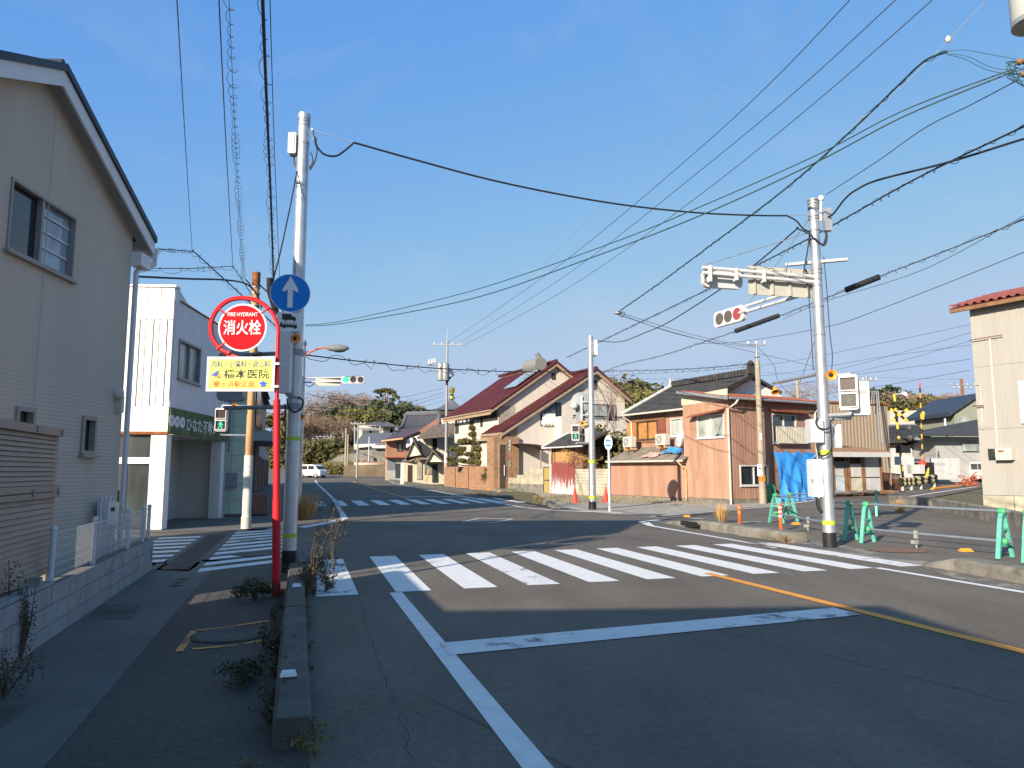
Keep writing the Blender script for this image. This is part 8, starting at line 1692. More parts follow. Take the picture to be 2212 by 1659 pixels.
# wooded hill behind the red roofed house
A2 = lambda x, y, Y: AT(*Z('2', x, y), Y)
for k, (x, y, rx, kind, lab) in enumerate(((1800, 380, 6, 'leaf_mid', 'olive tree crown behind the red roofed house'), (1935, 395, 8, 'leaf_mid', 'tallest rounded tree on the hill behind the houses'), (2085, 490, 6, 'leaf_mid', 'lower tree right of the tallest one behind the houses'), (2000, 520, 7, 'brush', 'brownish tree below the tallest one behind the houses'))):
    p = A2(x, 700, 128 + 3 * k); tree(gnd(p, 5), A2(x, y, 128 + 3 * k).z, rx, kind, lab, 41 + k, 'trees behind the houses', 18, 120, .5)
mass('hillside_brush', 'yellow green brush on the slope behind the brown house', 'brush', 'leaf_bamboo', [(A2(rnd.uniform(1890, 2200), rnd.uniform(565, 700), rnd.uniform(112, 122)), rnd.uniform(.8, 1.2)) for _ in range(40)], 2.0, 140, .36, 36)
A5 = lambda x, y, Y: AT(*Z('5', x, y), Y)
for k, (x, y, rx, kind, lab) in enumerate(((540, 205, 6.5, 'leaf_dark', 'dark tree crowning the hill left of the barrier rod'), (890, 270, 6.5, 'leaf_mid', 'green tree on the hill right of the barrier rod'), (690, 270, 7, 'leaf_mid', 'tree in the middle of the hill behind the crossing'))):
    tree(gnd(A5(x, 480, 190), 12), A5(x, y, 190).z, rx, kind, lab, 51 + k, 'trees on the crossing hill', 16, 120, .6)
bare_tree(gnd(A5(1020, 480, 195), 10), A5(1010, 285, 195).z, 7, 'bare tree at the right end of the hill behind the crossing', 55)
mass('hill_woodland', 'brown and olive woodland covering the hill behind the crossing', 'woodland', 'brush', [(A5(rnd.uniform(440, 1110), rnd.uniform(310, 480), rnd.uniform(176, 188)), rnd.uniform(.8, 1.3)) for _ in range(60)], 3.2, 150, .6, 37, .3)
mass('hill_evergreens', 'dark evergreen clumps scattered over the hill behind the crossing', 'woodland', 'leaf_mid', [(A5(rnd.uniform(440, 1110), rnd.uniform(330, 490), rnd.uniform(172, 180)), rnd.uniform(.7, 1.2)) for _ in range(34)], 2.6, 150, .5, 38)
mass('far_right_bank', 'bare brown brush to the left of the crossing hill', 'brush', 'twigs', [(AT(rnd.uniform(1700, 1860), rnd.uniform(840, 930), rnd.uniform(150, 165)), rnd.uniform(.8, 1.3)) for _ in range(34)], 2.6, 150, .6, 39, .12)
# cloud pruned pine before the red roofed house
t = thing('garden_pine', BF.p(30.5, 1.2), 'cloud pruned garden pine behind the brick wall', 'tree'); PY = 63; a2p = lambda x, y: A2(x, y, PY)
mb = MB(); tr = [a2p(x, y) for x, y in ((520, 1215), (500, 1130), (530, 1040), (490, 960), (500, 900), (470, 850))]; mb.path(tr, [.22, .2, .17, .14, .1, .05], 7)
pads = ((455, 858, 40), (510, 875, 18), (475, 918, 68), (510, 965, 52), (525, 995, 42), (375, 985, 70), (460, 990, 35), (345, 1055, 48), (260, 1055, 38), (330, 1100, 45), (425, 1105, 42), (515, 1055, 72), (560, 1080, 40), (500, 1120, 60), (430, 1170, 40), (350, 1165, 35), (600, 1130, 32), (515, 1180, 60), (245, 1150, 40), (255, 1195, 45), (575, 1215, 35))
for x, y, r in pads: q = a2p(x, y); s = min(tr, key=lambda p: abs(p.z - (q.z - .6))); mb.path([s, s.lerp(q, .6) - UP * .1, q], [.09, .06, .03], 5)
mb.build('trunk', 'bark', t, True); rnd = random.Random(77)
for x, y, r in pads: mb = MB(); s = r / 2.37 * .54 / 1600 * PY; leaves(mb, a2p(x, y), (s, s * .9, s * .42), 520, .15, rnd, .3, .5); mb.build('crown', 'leaf_pine', t)
def shrub(c, r, n, size, m, lab, name='shrub', seed=1, stems=True, asp=.7, cat='shrub', group=None):
    rnd = random.Random(seed); t = thing(name, Vector((c.x, c.y, c.z)), lab, cat, group)
    if stems:
        mb = MB()
        for _ in range(9): d = Vector((rnd.gauss(0, .4), rnd.gauss(0, .4), 1)).normalized(); mb.path([c, c + d * r[2] * .8, c + d * r[2] * 1.5 + Vector((rnd.gauss(0, .1), rnd.gauss(0, .1), 0)) * r[0]], [.02 + r[2] * .01, .012, .006], 4)
        mb.build('stems', 'bark', t)
    mb = MB()
    for _ in range(12): d = Vector((rnd.uniform(-.6, .6), rnd.uniform(-.6, .6), rnd.uniform(-.3, .7))); leaves(mb, c + UP * r[2] + Vector((d.x * r[0], d.y * r[1], d.z * r[2])), (r[0] * .5, r[1] * .5, r[2] * .5), n // 12, size, rnd, .2, asp)
    mb.build('foliage', m, t); return t
c = A2(1730, 1130, 49); shrub(Vector((c.x, c.y, .3)), (3.1, 1.6, 2.0), 6500, .17, 'leaf_mid', 'big dark green bush behind the block wall', 'bush', 61)
mb = MB(); rnd = random.Random(8)
for _ in range(7): b = A2(1760 + rnd.uniform(-60, 60), 860, 50.5); branchy(mb, b, (UP + Vector((rnd.gauss(0, .3), 0, 0))).normalized(), 1.6, .03, 3, rnd, .45, .1, 2)
tag(mb.build('bare_shrub', 'twig'), 'leafless shrub rising above the big dark green bush', 'shrub')
c = A2(620, 1385, 57); shrub(Vector((c.x, c.y, .5)), (.9, .6, .75), 1800, .11, 'leaf_mid', 'small green shrub in the brick planter', 'shrub', 62)
c = A2(645, 1215, 58); shrub(Vector((c.x, c.y, 2.0)), (.6, .4, .25), 420, .09, 'leaf_yellow', 'flower bowl plant above the brick planter', 'potted_plant', 63, False)
c = A2(1490, 1200, 47.6); shrub(Vector((c.x, c.y, 1.5)), (1.3, .5, .9), 900, .16, 'dry_grass', 'dry vine on the block wall beside the shed', 'vine', 64, True, .12)
# dry grass tufts
def tuft(c, h, w, n, m, lab, seed, name='grass_tuft', group=None):
    rnd = random.Random(seed); mb = MB()
    for _ in range(n):
        a = rnd.uniform(0, 6.28); k = rnd.random() ** .7; b = c + Vector((math.cos(a), math.sin(a), 0)) * w * .3 * k; hh = h * rnd.uniform(.55, 1.05); tip = b + Vector((math.cos(a) * w * k * .55, math.sin(a) * w * k * .55, hh)); mid = b.lerp(tip, .55) + UP * hh * .08; s = Vector((-math.sin(a), math.cos(a), 0)) * .006 * (1 + h)
        mb.add([b - s, b + s, mid + s * .8, mid - s * .8, tip], [(0, 1, 2, 3), (3, 2, 4)])
    return tag(mb.build(name, m), lab, 'grass', group)
tuft(GZ(659, 1121), .92, .8, 260, 'dry_grass', 'tall tuft of golden dry grass at the far left kerb', 71)
tuft(GZ(*Z('4', 205, 1520)), .6, .4, 110, 'dry_grass', 'dry orange grass tuft left of the orange posts', 72); tuft(GZ(*Z('5', 618, 1240)), .5, .45, 110, 'dry_grass', 'dry grass tuft on the asphalt before the low kerb wall', 73)
tuft(GZ(*Z('8', 810, 395)), .2, .9, 120, 'dry_grass', 'flat dry weeds at the end of the kerb island', 74)
def weeds(spots, lab, seed, m='weed', h=.3, name='weeds'):
    rnd = random.Random(seed); mb = MB()
    for c, k in spots:
        for _ in range(int(18 * k)):
            a = rnd.uniform(0, 6.28); tip = c + Vector((math.cos(a) * h * k * rnd.uniform(.1, .9), math.sin(a) * h * k * rnd.uniform(.1, .9), h * k * rnd.uniform(.3, 1.1))); mid = c.lerp(tip, .5) + UP * .04
            mb.path([c, mid, tip], [.003, .0022, .0012], 3, False, False)
            leaves(mb, c.lerp(tip, rnd.uniform(.4, 1)), (.04 * k, .04 * k, .04 * k), 3, .022 * (.6 + k * .5), rnd, .1, .7)
    return tag(mb.build(name, m), lab, 'weeds', None, 'stuff')
rnd = random.Random(4)
sp = [(RD.p(rnd.uniform(4.8, 7.4), -.13 + rnd.gauss(0, .05)), rnd.uniform(.35, .8)) for _ in range(13)] + [(RD.p(rnd.uniform(7.0, 10.0), -.13 + rnd.gauss(0, .05)), rnd.uniform(.3, .6)) for _ in range(12)]
weeds(sp, 'low weeds growing along the pavement side of the left kerb', 81)
weeds([(RD.p(rnd.uniform(9.6, 12.2), rnd.uniform(.12, .5)), rnd.uniform(.5, 1.0)) for _ in range(22)], 'brownish weeds on the road side of the left kerb', 82, 'weed', .38)
weeds([(RD.p(rnd.uniform(4.5, 9.5), .17 + rnd.gauss(0, .02)), rnd.uniform(.2, .4)) for _ in range(14)], 'tiny weeds in the gutter below the left kerb', 83, 'brush', .22)
weeds([(RD.p(4.45 + rnd.gauss(0, .12), rnd.uniform(-.2, .2)), rnd.uniform(.3, .7)) for _ in range(4)], 'pale dry runners at the near end of the left kerb', 84, 'grass', .26)
c = RD.p(9.75, -.42); shrub(Vector((c.x, c.y, 0)), (.26, .3, .12), 1300, .018, 'leaf_dark', 'dark low bush at the foot of the red hydrant post', 'shrub', 85)
c = RD.p(6.0, -.32); shrub(Vector((c.x, c.y, 0)), (.2, .34, .08), 900, .016, 'leaf_dark', 'dark creeping shrub on the pavement beside the kerb', 'shrub', 86)
for k, (s, t_, h, lab) in enumerate(((11.9, .42, 1.15, 'tall dry reed stalk leaning at the left signal pole'), (11.5, .6, 1.05, 'second dry reed stalk right of the left signal pole'), (11.2, .3, .8, 'short dry stalks below the reed by the left signal pole'))):
    c = RD.p(s, t_); mb = MB(); rnd = random.Random(90 + k)
    for q in range(4): tip = c + Vector((rnd.uniform(-.05, .3), rnd.uniform(-.1, .1), h * rnd.uniform(.8, 1))); mb.path([c, c.lerp(tip, .5) - EAST * .06, tip], [.006, .005, .003], 4); leaves(mb, tip - UP * .06, (.03, .03, .1), 26, .03, rnd, .1, .3); leaves(mb, c.lerp(tip, .6), (.1, .1, .2), 18, .035, rnd, .1, .3)
    tag(mb.build('dry_reed', 'weed'), lab, 'reed')  # dark weed colour stands in for the shade on the reeds
# weedy saplings at the left edge
for k, (x, y, h, r, lab) in enumerate(((40, 560, .82, .12, 'dark upright sapling at the left edge before the block wall'), (130, 560, .62, .1, 'shorter sapling right of the upright one by the block wall'), (20, 800, .35, .25, 'low weeds at the bottom left corner by the block wall'))):
    c = GZ(*Z('E', x, y + 60)); rnd = random.Random(95 + k); t = thing('sapling', c, lab, 'plant'); mb = MB()
    for q in range(5): tip = c + Vector((rnd.gauss(0, r * .5), rnd.gauss(0, r * .5), h * rnd.uniform(.75, 1))); mb.path([c, c.lerp(tip, .5) + EAST * .02, tip], [.008, .006, .003], 4)
    mb.build('stems', 'bark', t); mb = MB(); leaves(mb, c + UP * h * .5, (r, r, h * .5), 700, .011, rnd, .1, .8); mb.build('foliage', 'weed', t)
# thin grass on the gravel corner
rnd = random.Random(6); mb = MB()
for _ in range(2600):
    p = GZ(rnd.uniform(1150, 1560), rnd.triangular(1069, 1092, 1072))
    l, d = BF.st(p)
    if d > -.15: continue
    h = rnd.uniform(.03, .16); a = rnd.uniform(0, 6.28); s = Vector((math.cos(a), math.sin(a), 0)) * .02; mb.add([p - s, p + s, p + Vector((rnd.gauss(0, .05), rnd.gauss(0, .05), h))], [(0, 1, 2)])
tag(mb.build('verge_grass', 'grass'), 'sparse yellow green grass along the house line on the gravel corner', 'grass', None, 'stuff')

# ================================================================ FAR POLES AND OVERHEAD WIRES
def far_pole(u0, v0, u1, v1, Y, r0, r1, lab, m='galv', arms=(), name='utility_pole'):
    b = AT(u0, v0, Y); tp = AT(u1, v1, Y); tp.x = b.x; t = thing(name, b, lab, 'pole')
    mb = MB(); mb.tube(b - UP * .3, tp, r0, r1, 14); mb.build('pole', m, t, True)
    for v, w in arms:
        z = AT(u1, v, Y).z; mb = MB(); mb.obox((b.x, Y - .1, z), EAST, (0, 1, 0), w, .1, .1); mb.build('crossarm', 'galv_dull', t)
        for k in (-.48, -.2, .2, .48): mb = MB(); mb.lathe((b.x + w * k, Y - .1, z + .04), [(.045, 0), (.08, .06), (.045, .1), (.07, .15), (.03, .2)], 10); mb.build('insulator', 'plastic_white', t, True)
    return t, b, tp
t, b, tp = far_pole(963, 1047, 967, 735, 70, .16, .10, 'galvanised utility pole with transformer in front of the far houses', 'galv_dull', ((745, 2.6),))
mb = MB(); mb.tube(tp, tp + UP * 1.2, .04, .02, 6); mb.build('spike', 'galv_dull', t)
for dx in (-.55, -.1): 
    mb = MB(); c = A1(1475, 215, 69.4) + Vector((dx + .2, 0, 0)); mb.lathe(c - UP * .9, [(.34, 0), (.36, .1), (.36, 1.5), (.3, 1.65), (.1, 1.7)], 16); tr = mb.build('transformer', 'galv_dull', t, True)
for k in range(3): mb = MB(); mb.lathe(A1(1320 + 30 * k, 150 - 8 * k, 69.6), [(.08, 0), (.16, .15), (.08, .25), (.14, .4), (.04, .5)], 10); mb.build('cut_out', 'plastic_white', t, True)
mb = MB(); mb.tube(A1(1300, 150, 69.7), A1(1480, 170, 69.9), .05, None, 6); mb.build('side_arm', 'galv_dull', t)
for k in range(4): loop(t, [A1(1500, 180 + 12 * k, 69.5), A1(1545 + 8 * k, 200 + 20 * k, 69.5), A1(1560, 260, 69.5), A1(1520, 280 + 10 * k, 69.5), A1(1490, 300 + 20 * k, 69.6)], .04)
for y, m in ((1195, 'tarp_pink'), (1235, 'green_bright')): z = A1(1490, y, 70).z; band(t, b.x, b.y, z - .35 if m == 'tarp_pink' else z - .12, z + .35 if m == 'tarp_pink' else z + .12, .195, m, 'poster_band', 14)
z0, z1 = A1(1490, 1190, 70).z, A1(1490, 1050, 70).z; band(t, b.x, b.y, z0, z1, .19, mat('poster_pale', (.6, .5, .52), .7, 0, .2, 6, 0), 'sticker_band', 14)
A1p = [(460, 1272, 462, 800, 100, .16, .12, 'grey concrete pole left of its twin by the far road', 'pole_concrete'), (482, 1265, 480, 860, 102, .14, .1, 'grey concrete pole right of its twin by the far road', 'pole_concrete'), (580, 1300, 592, 745, 92, .13, .09, 'slim pale pole standing alone by the far road', 'galv_dull'), (702, 1150, 702, 885, 105, .1, .08, 'short slim pole before the far retaining wall', 'galv')]
for x0, y0, x1, y1, Y, r0, r1, lab, m in A1p: far_pole(*Z('1', x0, y0), *Z('1', x1, y1), Y, r0, r1, lab, m, ((Z('1', 0, y1 + 10)[1], 1.8),) if x0 in (580,) else ())
# railway catenary masts
for k, (x0, x1, yt, yb, Y, lab) in enumerate(((130, 320, 885, 1090, 135, 'left railway mast frame beyond the far bank'), (560, 820, 800, 950, 128, 'right railway mast frame below the hillside house'), (345, 440, 835, 960, 140, 'small railway mast frame in the middle distance'))):
    t = thing('catenary_frame', A1(x0, yb, Y), lab, 'mast')
    for x in (x0, x1): mb = MB(); mb.tube(A1(x, yb + 60, Y), A1(x, yt - 25, Y), .16, None, 8); mb.build('mast', 'galv_dull', t, True)
    for dy in (0, 18): mb = MB(); mb.tube(A1(x0 - 30, yt + dy, Y), A1(x1 + 30, yt + dy, Y), .08, None, 6); mb.build('beam', 'galv_dull', t)
    for q in range(6): x = x0 + (x1 - x0) * q / 5; mb = MB(); mb.tube(A1(x, yt, Y), A1(x + (x1 - x0) / 10, yt + 18, Y), .05, None, 4); mb.tube(A1(x, yt - 20, Y), A1(x, yt, Y), .05, None, 4); mb.build('lattice', 'galv_dull', t)
far_pole(1728, 960, 1728, 815, 62, .15, .13, 'plain grey pole behind the brown house roof', 'pole_concrete')
far_pole(*Z('5', 925, 560), *Z('5', 915, 385), 85, .2, .16, 'short ochre pole before the crossing hill', 'pole_concrete'); far_pole(*Z('5', 1000, 540), *Z('5', 997, 465), 80, .12, .1, 'thin white vent pole above the grey roof', 'white_metal')
t, b, tp = far_pole(*Z('5', 1150, 400), *Z('5', 1135, 135), 90, .22, .14, 'reddish utility pole above the olive gable house', 'rust', ((Z('5', 0, 190)[1], 3.0), (Z('5', 0, 215)[1], 2.2)))
far_pole(*Z('5', 360, 450), *Z('5', 350, 115), 60, .14, .1, 'grey railway pole left of the ladder', 'galv_dull', ((Z('5', 0, 150)[1], 1.6),))
# big pole just outside the frame at the right with its transformer hanging into view
bp = Vector((8.0, 10.6, 0)); t = thing('transformer_pole', bp, 'concrete pole and grey transformer with red number at the top right corner', 'pole')
pole_body(t, bp.x, bp.y, 12, .17, .1, 'pole_concrete', 0, 18)
c0 = AT(2203, 70, 9.6); mb = MB(); cc = Vector((AT(2189, 40, 9.6).x + .32, 9.6, c0.z + .13)); mb.lathe(cc, [(.22, 0), (.27, .02), (.30, .06), (.30, 1.0), (.26, 1.05), (.05, 1.1)], 24); tk = mb.build('transformer', mat('tank_pale', (.5, .5, .47), .5, 0, .08, 3, .05), t, True)
mb = MB(); mb.tube(cc - UP * .01, cc + UP * .06, .302, None, 24); mb.build('base_ring', 'galv_dull', tk, True)
n_ = Vector((-.62, -.78, 0)).normalized(); lettering('20', cc + n_ * .303 + UP * .28, UP.cross(n_).normalized(), UP, .24, .22, 'red_ink', tk)
mb = MB(); mb.obox(cc + Vector((.3, .5, .9)), (.6, .8, 0), (.8, -.6, 0), 1.2, .1, .1); mb.build('hanger', 'galv_dull', t)
for k, (x, y) in enumerate(((1290, 690), (1335, 825))):
    q = AT(*Z('7', x, y), 9.9); mb = MB(); mb.lathe(q, [(.02, 0), (.05, .05), (.03, .09), (.05, .14), (.02, .2)], 10, (.9, .2, .25)); mb.tube(q, q + Vector((.9, .3, .2)), .02, None, 6); mb.build('insulator', 'wood_brown', t, True)
    rnd = random.Random(k)
    for j in range(5): a = q + Vector((0, 0, .02)); loop(t, [a, a + Vector((rnd.uniform(-.2, .0), 0, rnd.uniform(-.12, -.02))), a + Vector((rnd.uniform(-.1, .2), 0, rnd.uniform(-.28, -.12))), a + Vector((.25, 0, rnd.uniform(-.15, .1)))], .006, 'cable_green')  if 'cable_green' in MATS else loop(t, [a, a + Vector((-.15, 0, -.1)), a + Vector((.0, 0, -.25)), a + Vector((.25, 0, 0))], .006, mat('cable_green', (.02, .055, .055), .5, 0, .1, 3, 0))
mat('cable_pale', (.33, .34, .36), .6, 0, .1, 3, 0)
def spline2(P, per=14):
    Q = [P[0]] + list(P) + [P[-1]]; out = []
    for i in range(1, len(Q) - 2):
        for k in range(per):
            s = k / per; f = lambda j: .5 * ((2 * Q[i][j]) + (Q[i + 1][j] - Q[i - 1][j]) * s + (2 * Q[i - 1][j] - 5 * Q[i][j] + 4 * Q[i + 1][j] - Q[i + 2][j]) * s * s + (3 * Q[i][j] - Q[i - 1][j] - 3 * Q[i + 1][j] + Q[i + 2][j]) * s ** 3)
            out.append((f(0), f(1)))
    return out + [P[-1][:2]]
def line3(P, Y0, Y1):
    uv = spline2(P) if len(P) > 2 else [(P[0][0] + (P[1][0] - P[0][0]) * i / 20, P[0][1] + (P[1][1] - P[0][1]) * i / 20) for i in range(21)]
    L = [0]
    for a, b in zip(uv[:-1], uv[1:]): L.append(L[-1] + math.hypot(b[0] - a[0], b[1] - a[1]))
    return [AT(u, v, 1 / (1 / Y0 + (1 / Y1 - 1 / Y0) * l / L[-1])) for (u, v), l in zip(uv, L)]
def wire(P, Y0, Y1, r, lab, m='cable', coil=None, cat='cable', group=None, name='overhead_cable'):
    pts = line3(P, Y0, Y1)
    if coil is None: mb = MB(); mb.path(pts, r, 6); return tag(mb.build(name, m, None, True), lab, cat, group)
    t = thing(name, pts[0], lab, cat, group); mb = MB(); mb.path(pts, r, 6); mb.build('line', m, t, True)
    rad, pitch, cr = coil; out = []; acc = 0
    for a, b in zip(pts[:-1], pts[1:]):
        d = b - a; ln = d.length; d.normalize(); e = d.cross(UP).normalized(); f = e.cross(d); n = max(2, int(ln / pitch * 8))
        for k in range(n): s = k / n; x = acc + ln * s; th = 2 * math.pi * (x / pitch + .35 * math.sin(1.7 * x) + .2 * math.sin(4.3 * x + 1)); out.append(a + d * ln * s + (e * math.cos(th) + f * math.sin(th)) * rad * (1 + .35 * math.sin(2.9 * x + 2)) - f * rad * .4)
        acc += ln
    mb = MB(); mb.path(out, cr, 4); mb.build('spiral', m, t, True); return t
# signal cable between the two big poles
pts = line3([(765, 308), (900, 346), (1050, 386), (1200, 418), (1350, 443), (1500, 459), (1620, 465), (1700, 466)], 11.9, 15.2)
end0 = line3([(682, 300), (684, 315), (700, 333), (725, 337), (745, 325), (765, 308)], 11.6, 11.9); end1 = line3([(1700, 466), (1720, 477), (1735, 494), (1750, 501)], 15.2, 15.4)
mb = MB(); mb.path(end0 + pts[1:] + end1[1:], .017, 8); t = tag(mb.build('signal_cable', 'cable', None, True), 'thick black cable sagging from the left pole to the right signal pole', 'cable')
wire([(678, 282), (765, 308)], 11.7, 11.9, .006, 'thin stay wire holding the left end of the thick black cable', 'cable_pale'); wire([(1700, 466), (1757, 464)], 15.2, 15.5, .006, 'thin stay wire holding the right end of the thick black cable', 'cable_pale')
# along the pavement, overhead at the left
wire([(380, -40), (398, 270), (415, 541)], 7.2, 20, .007, 'leftmost thin wire rising to the top of the picture', 'cable_grey')
wire([(471, -40), (487, 290), (503, 577)], 7.2, 20, .008, 'second thin wire from the left rising to the top of the picture', 'cable_grey')
wire([(493, -40), (508, 290), (527, 603)], 7.2, 20, .004, 'loosely coiled wire rising beside the thick black cable', 'cable_grey', (.05, .26, .004))
t = wire([(565, -60), (575, 200), (585, 430), (592, 640)], 7.0, 20.3, .021, 'thick black vertical cable with spiral hanger at the upper left', 'cable', (.06, .4, .004))
wire([(582, -40), (592, 300), (604, 600)], 7.2, 18, .006, 'thin wire right of the thick black vertical cable', 'cable_grey')
mb = MB(); mb.path(line3([(583, 600), (584, 630), (591, 655), (597, 680)], 20.1, 20.4), .09, 10); tag(mb.build('cable_sleeve', 'cable', None, True), 'black cable joint sleeve at the foot of the thick vertical cable', 'sleeve')
wire([(290, 536), (345, 538), (416, 543)], 13, 20, .012, 'upper black cable reaching from the gabled house', 'cable', (.04, .5, .005))
wire([(290, 578), (400, 580), (502, 575)], 13.5, 20, .01, 'middle cable reaching from the gabled house', 'cable_grey', (.06, .7, .005))
wire([(290, 597), (400, 602), (490, 605), (535, 615), (557, 640), (565, 665)], 13.5, 20.5, .022, 'lower thick cable bending to the rusty pole', 'cable')
wire([(416, 541), (470, 590), (560, 672), (640, 745)], 20, 24, .016, 'diagonal cable with spiral crossing behind the hydrant sign', 'cable', (.07, .3, .006))
wire([(503, 575), (520, 600), (555, 655), (565, 680)], 20, 21, .012, 'short drop wire curling down to the rusty pole', 'cable_grey', (.05, .2, .005))
wire([(555, 610), (595, 650), (640, 720), (655, 760)], 20.5, 27, .02, 'dark cable from the rusty pole down to the lamp pole', 'cable')
# from the top right pole to the far pole
for k, (a, b, c) in enumerate((((1845, -10), (1512, 320), (966, 742)), ((1945, -10), (1512, 369), (990, 742)), ((2025, -10), (1512, 421), (999, 748)))):
    wire([a, ((a[0] + b[0]) / 2 + 4, (a[1] + b[1]) / 2 + 6), b, ((b[0] + c[0]) / 2 - 10, (b[1] + c[1]) / 2 + 26), c], 12.5, 69, .011, ('leftmost', 'middle', 'rightmost')[k] + ' of three straight wires falling from the top edge to the far utility pole', 'cable_grey')
wire([(1760, -10), (1512, 245), (1200, 545), (985, 765)], 13, 72, .006, 'faint wire left of the three straight wires', 'cable_pale')
wire([(2198, 146), (1960, 235), (1760, 337), (1512, 447), (1327, 523), (1030, 625), (757, 690), (660, 702)], 10, 26.5, .011, 'upper of two long wires sagging to the left lamp pole', 'cable_green')
wire([(2196, 152), (1960, 248), (1760, 352), (1512, 466), (1244, 569), (1020, 645), (757, 696), (660, 704)], 10, 26.5, .013, 'lower of two long wires sagging to the left lamp pole', 'cable_green')
t = wire([(2045, 112), (2000, 130), (1950, 175), (1850, 272), (1700, 405), (1512, 547), (1420, 615), (1335, 674)], 10.5, 27, .018, 'dark green cable bundle running down to a mid air joint', 'cable_green', (.03, .55, .006))
wire([(2140, -10), (2050, 86), (1940, 195), (1850, 265)], 10.2, 12.5, .006, 'pale stay wire with a ball insulator at the upper right', 'cable_pale')
q = AT(*Z('7', 532, 435), 10.45); mb = MB(); mb.ball(q, .05, 12, 8, (.8, .8, 1.15)); tag(mb.build('ball_insulator', 'plastic_cream', None, True), 'cream ball insulator on the stay wire at the upper right', 'insulator')
for k, P in enumerate(([(2042, 112), (2075, 108), (2110, 112), (2195, 128)], [(2044, 116), (2090, 122), (2140, 145), (2190, 152)], [(2046, 118), (2085, 128), (2130, 150), (2175, 160)])): wire(P, 10.5, 9.9, .005, ('upper', 'middle', 'lower')[k] + ' slack drop wire near the top right insulators', 'cable_green')
wire([(2200, 172), (2100, 225), (2000, 275), (1900, 345), (1785, 420)], 9.9, 15.4, .009, 'thin cable from the top right insulators to the right signal pole top', 'cable_grey')
wire([(2260, 250), (2212, 273), (2000, 375), (1860, 452), (1790, 492), (1700, 540), (1540, 620), (1400, 688), (1225, 772)], 10.5, 60, .016, 'cable with spiral hanger passing the right signal pole to the red roof', 'cable', (.045, .4, .006))
wire([(2260, 290), (2212, 300), (2050, 350), (1900, 388), (1850, 410), (1825, 430), (1800, 462), (1785, 470)], 11, 15.4, .02, 'thick black cable entering the right signal pole from the right', 'cable')
wire([(1748, 505), (1722, 494), (1715, 500), (1609, 588), (1458, 688), (1390, 720), (1340, 738), (1290, 736)], 15.3, 30.6, .016, 'black cable from the right signal pole to the gravel corner pole', 'cable')
t = wire([(2260, 455), (2212, 474), (2060, 535), (1900, 597), (1825, 628), (1685, 682), (1585, 717), (1440, 765), (1338, 790), (1290, 812)], 13, 45, .012, 'wavy cable carrying two black sleeves behind the right signal pole', 'cable_grey', (.05, .55, .006))
for a, b, Y, lab in (((1826, 627), (1900, 598), 17.5, 'black tubular cable sleeve right of the right signal pole'), ((1587, 716), (1684, 681), 22.5, 'black tubular cable sleeve left of the right signal pole')):
    p, q = AT(*a, Y), AT(*b, Y); mb = MB(); mb.path([p, p.lerp(q, .02), p.lerp(q, .98), q], [.04, .075, .075, .04], 12); tag(mb.build('cable_sleeve', 'cable', None, True), lab, 'sleeve')
wire([(2260, 525), (2100, 590), (1900, 668), (1790, 705), (1600, 738), (1500, 742)], 13, 30, .008, 'thin wire just below the wavy cable at the right', 'cable_grey')
wire([(2260, 440), (2212, 466), (2000, 580), (1785, 650), (1690, 690)], 13, 22, .007, 'thin straight wire just above the wavy cable at the right', 'cable_grey')
for k, P in enumerate(([(1335, 674), (1450, 710), (1560, 738), (1640, 746)], [(1335, 677), (1450, 718), (1560, 742), (1640, 750)], [(1335, 680), (1480, 725), (1750, 790), (1800, 806)])): wire(P, 27, 35.2 if k < 2 else 44, .01, ('upper', 'middle', 'lower')[k] + ' of three wires from the mid air joint towards the slim concrete pole', 'cable_grey')
wire([(1335, 676), (1200, 722), (1100, 752), (1000, 790)], 27, 60, .006, 'pale thin wire from the mid air joint to the far utility pole', 'cable_pale')
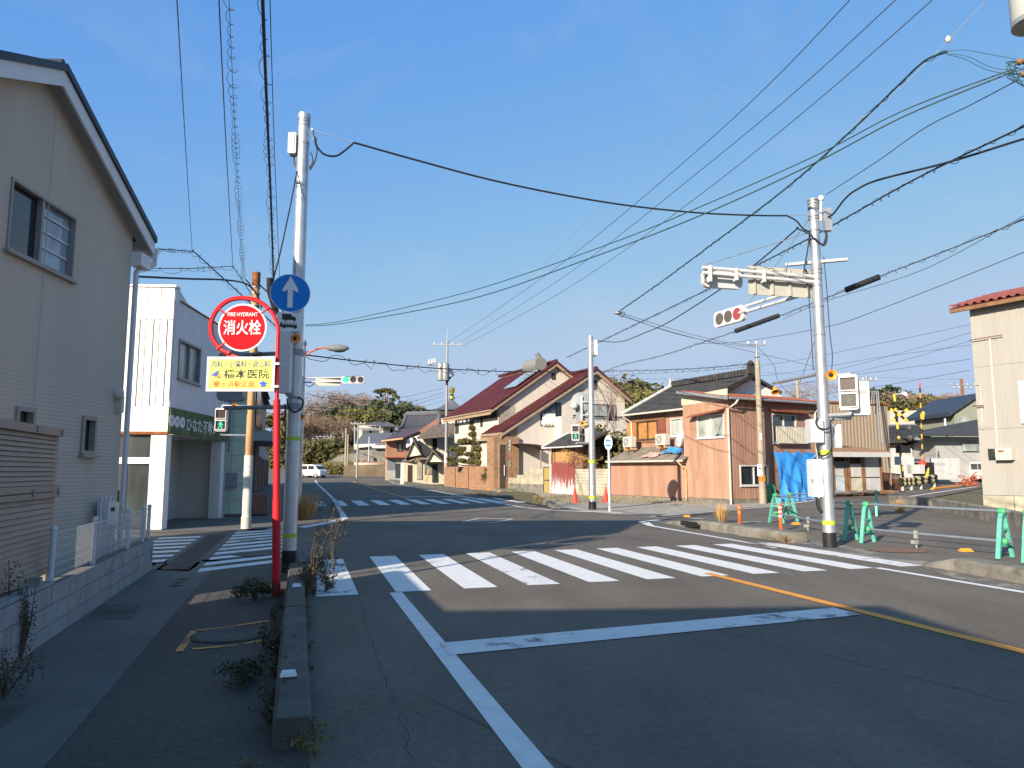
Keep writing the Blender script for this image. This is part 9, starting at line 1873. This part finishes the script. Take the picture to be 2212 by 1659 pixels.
q = AT(1335, 676, 27); t = thing('cable_joint', q, 'small grey cable joint hanging in mid air', 'joint'); mb = MB(); mb.ball(q, .1, 8, 5, (1.6, 1, .7)); mb.build('body', 'galv_dull', t, True); loop(t, [q, q + Vector((.15, 0, -.15)), q + Vector((.25, 0, 0)), q + Vector((.1, 0, .05))], .012)
wire([(662, 767), (800, 783), (950, 796), (1120, 803), (1280, 802)], 26.5, 60, .026, 'black messenger cable from the lamp pole past the far utility pole', 'cable', (.16, 1.6, .012))
wire([(1280, 802), (1400, 800), (1520, 795), (1636, 785)], 58, 36, .018, 'messenger cable from the red roof to the slim concrete pole', 'cable', (.12, 1.2, .01))
for k, P in enumerate(([(958, 838), (880, 856), (796, 866), (720, 862), (661, 850)], [(958, 848), (880, 870), (790, 881), (720, 882), (661, 878)], [(958, 855), (870, 881), (780, 893), (661, 884)], [(1000, 855), (900, 880), (780, 893), (700, 898)])): wire(P, 69, 27 if k < 3 else 95, .012, ('first', 'second', 'third', 'lowest')[k] + ' slack wire from the top between far utility pole and lamp pole', 'cable_green')
for k, (P, Y0, Y1) in enumerate((([(1640, 752), (1672, 790), (1690, 835), (1790, 905)], 35.2, 40), ([(1640, 840), (1900, 775), (2100, 717)], 70, 40), ([(1640, 848), (1900, 792), (2100, 735)], 70, 40), ([(1560, 858), (1790, 818), (2095, 776)], 90, 45), ([(1650, 862), (1850, 842), (2095, 800)], 90, 45), ([(1590, 800), (1790, 812), (2080, 820)], 80, 88), ([(1700, 870), (1900, 850), (2080, 826)], 95, 88), ([(1295, 812), (1640, 790), (1900, 742), (2100, 700)], 60, 36), ([(1290, 820), (1640, 812), (1900, 772), (2100, 745)], 64, 36))):
    wire(P, Y0, Y1, .010 + .004 * (k in (3, 4)), ('drop wire falling from the slim concrete pole', 'topmost railway wire at the right horizon', 'second railway wire at the right horizon', 'thick railway wire third at the right horizon', 'thick railway wire fourth at the right horizon', 'level wire low over the crossing hill', 'lowest railway wire at the right horizon', 'long wire above the brown house roof', 'long wire close above the brown house ridge')[k], 'cable_grey')
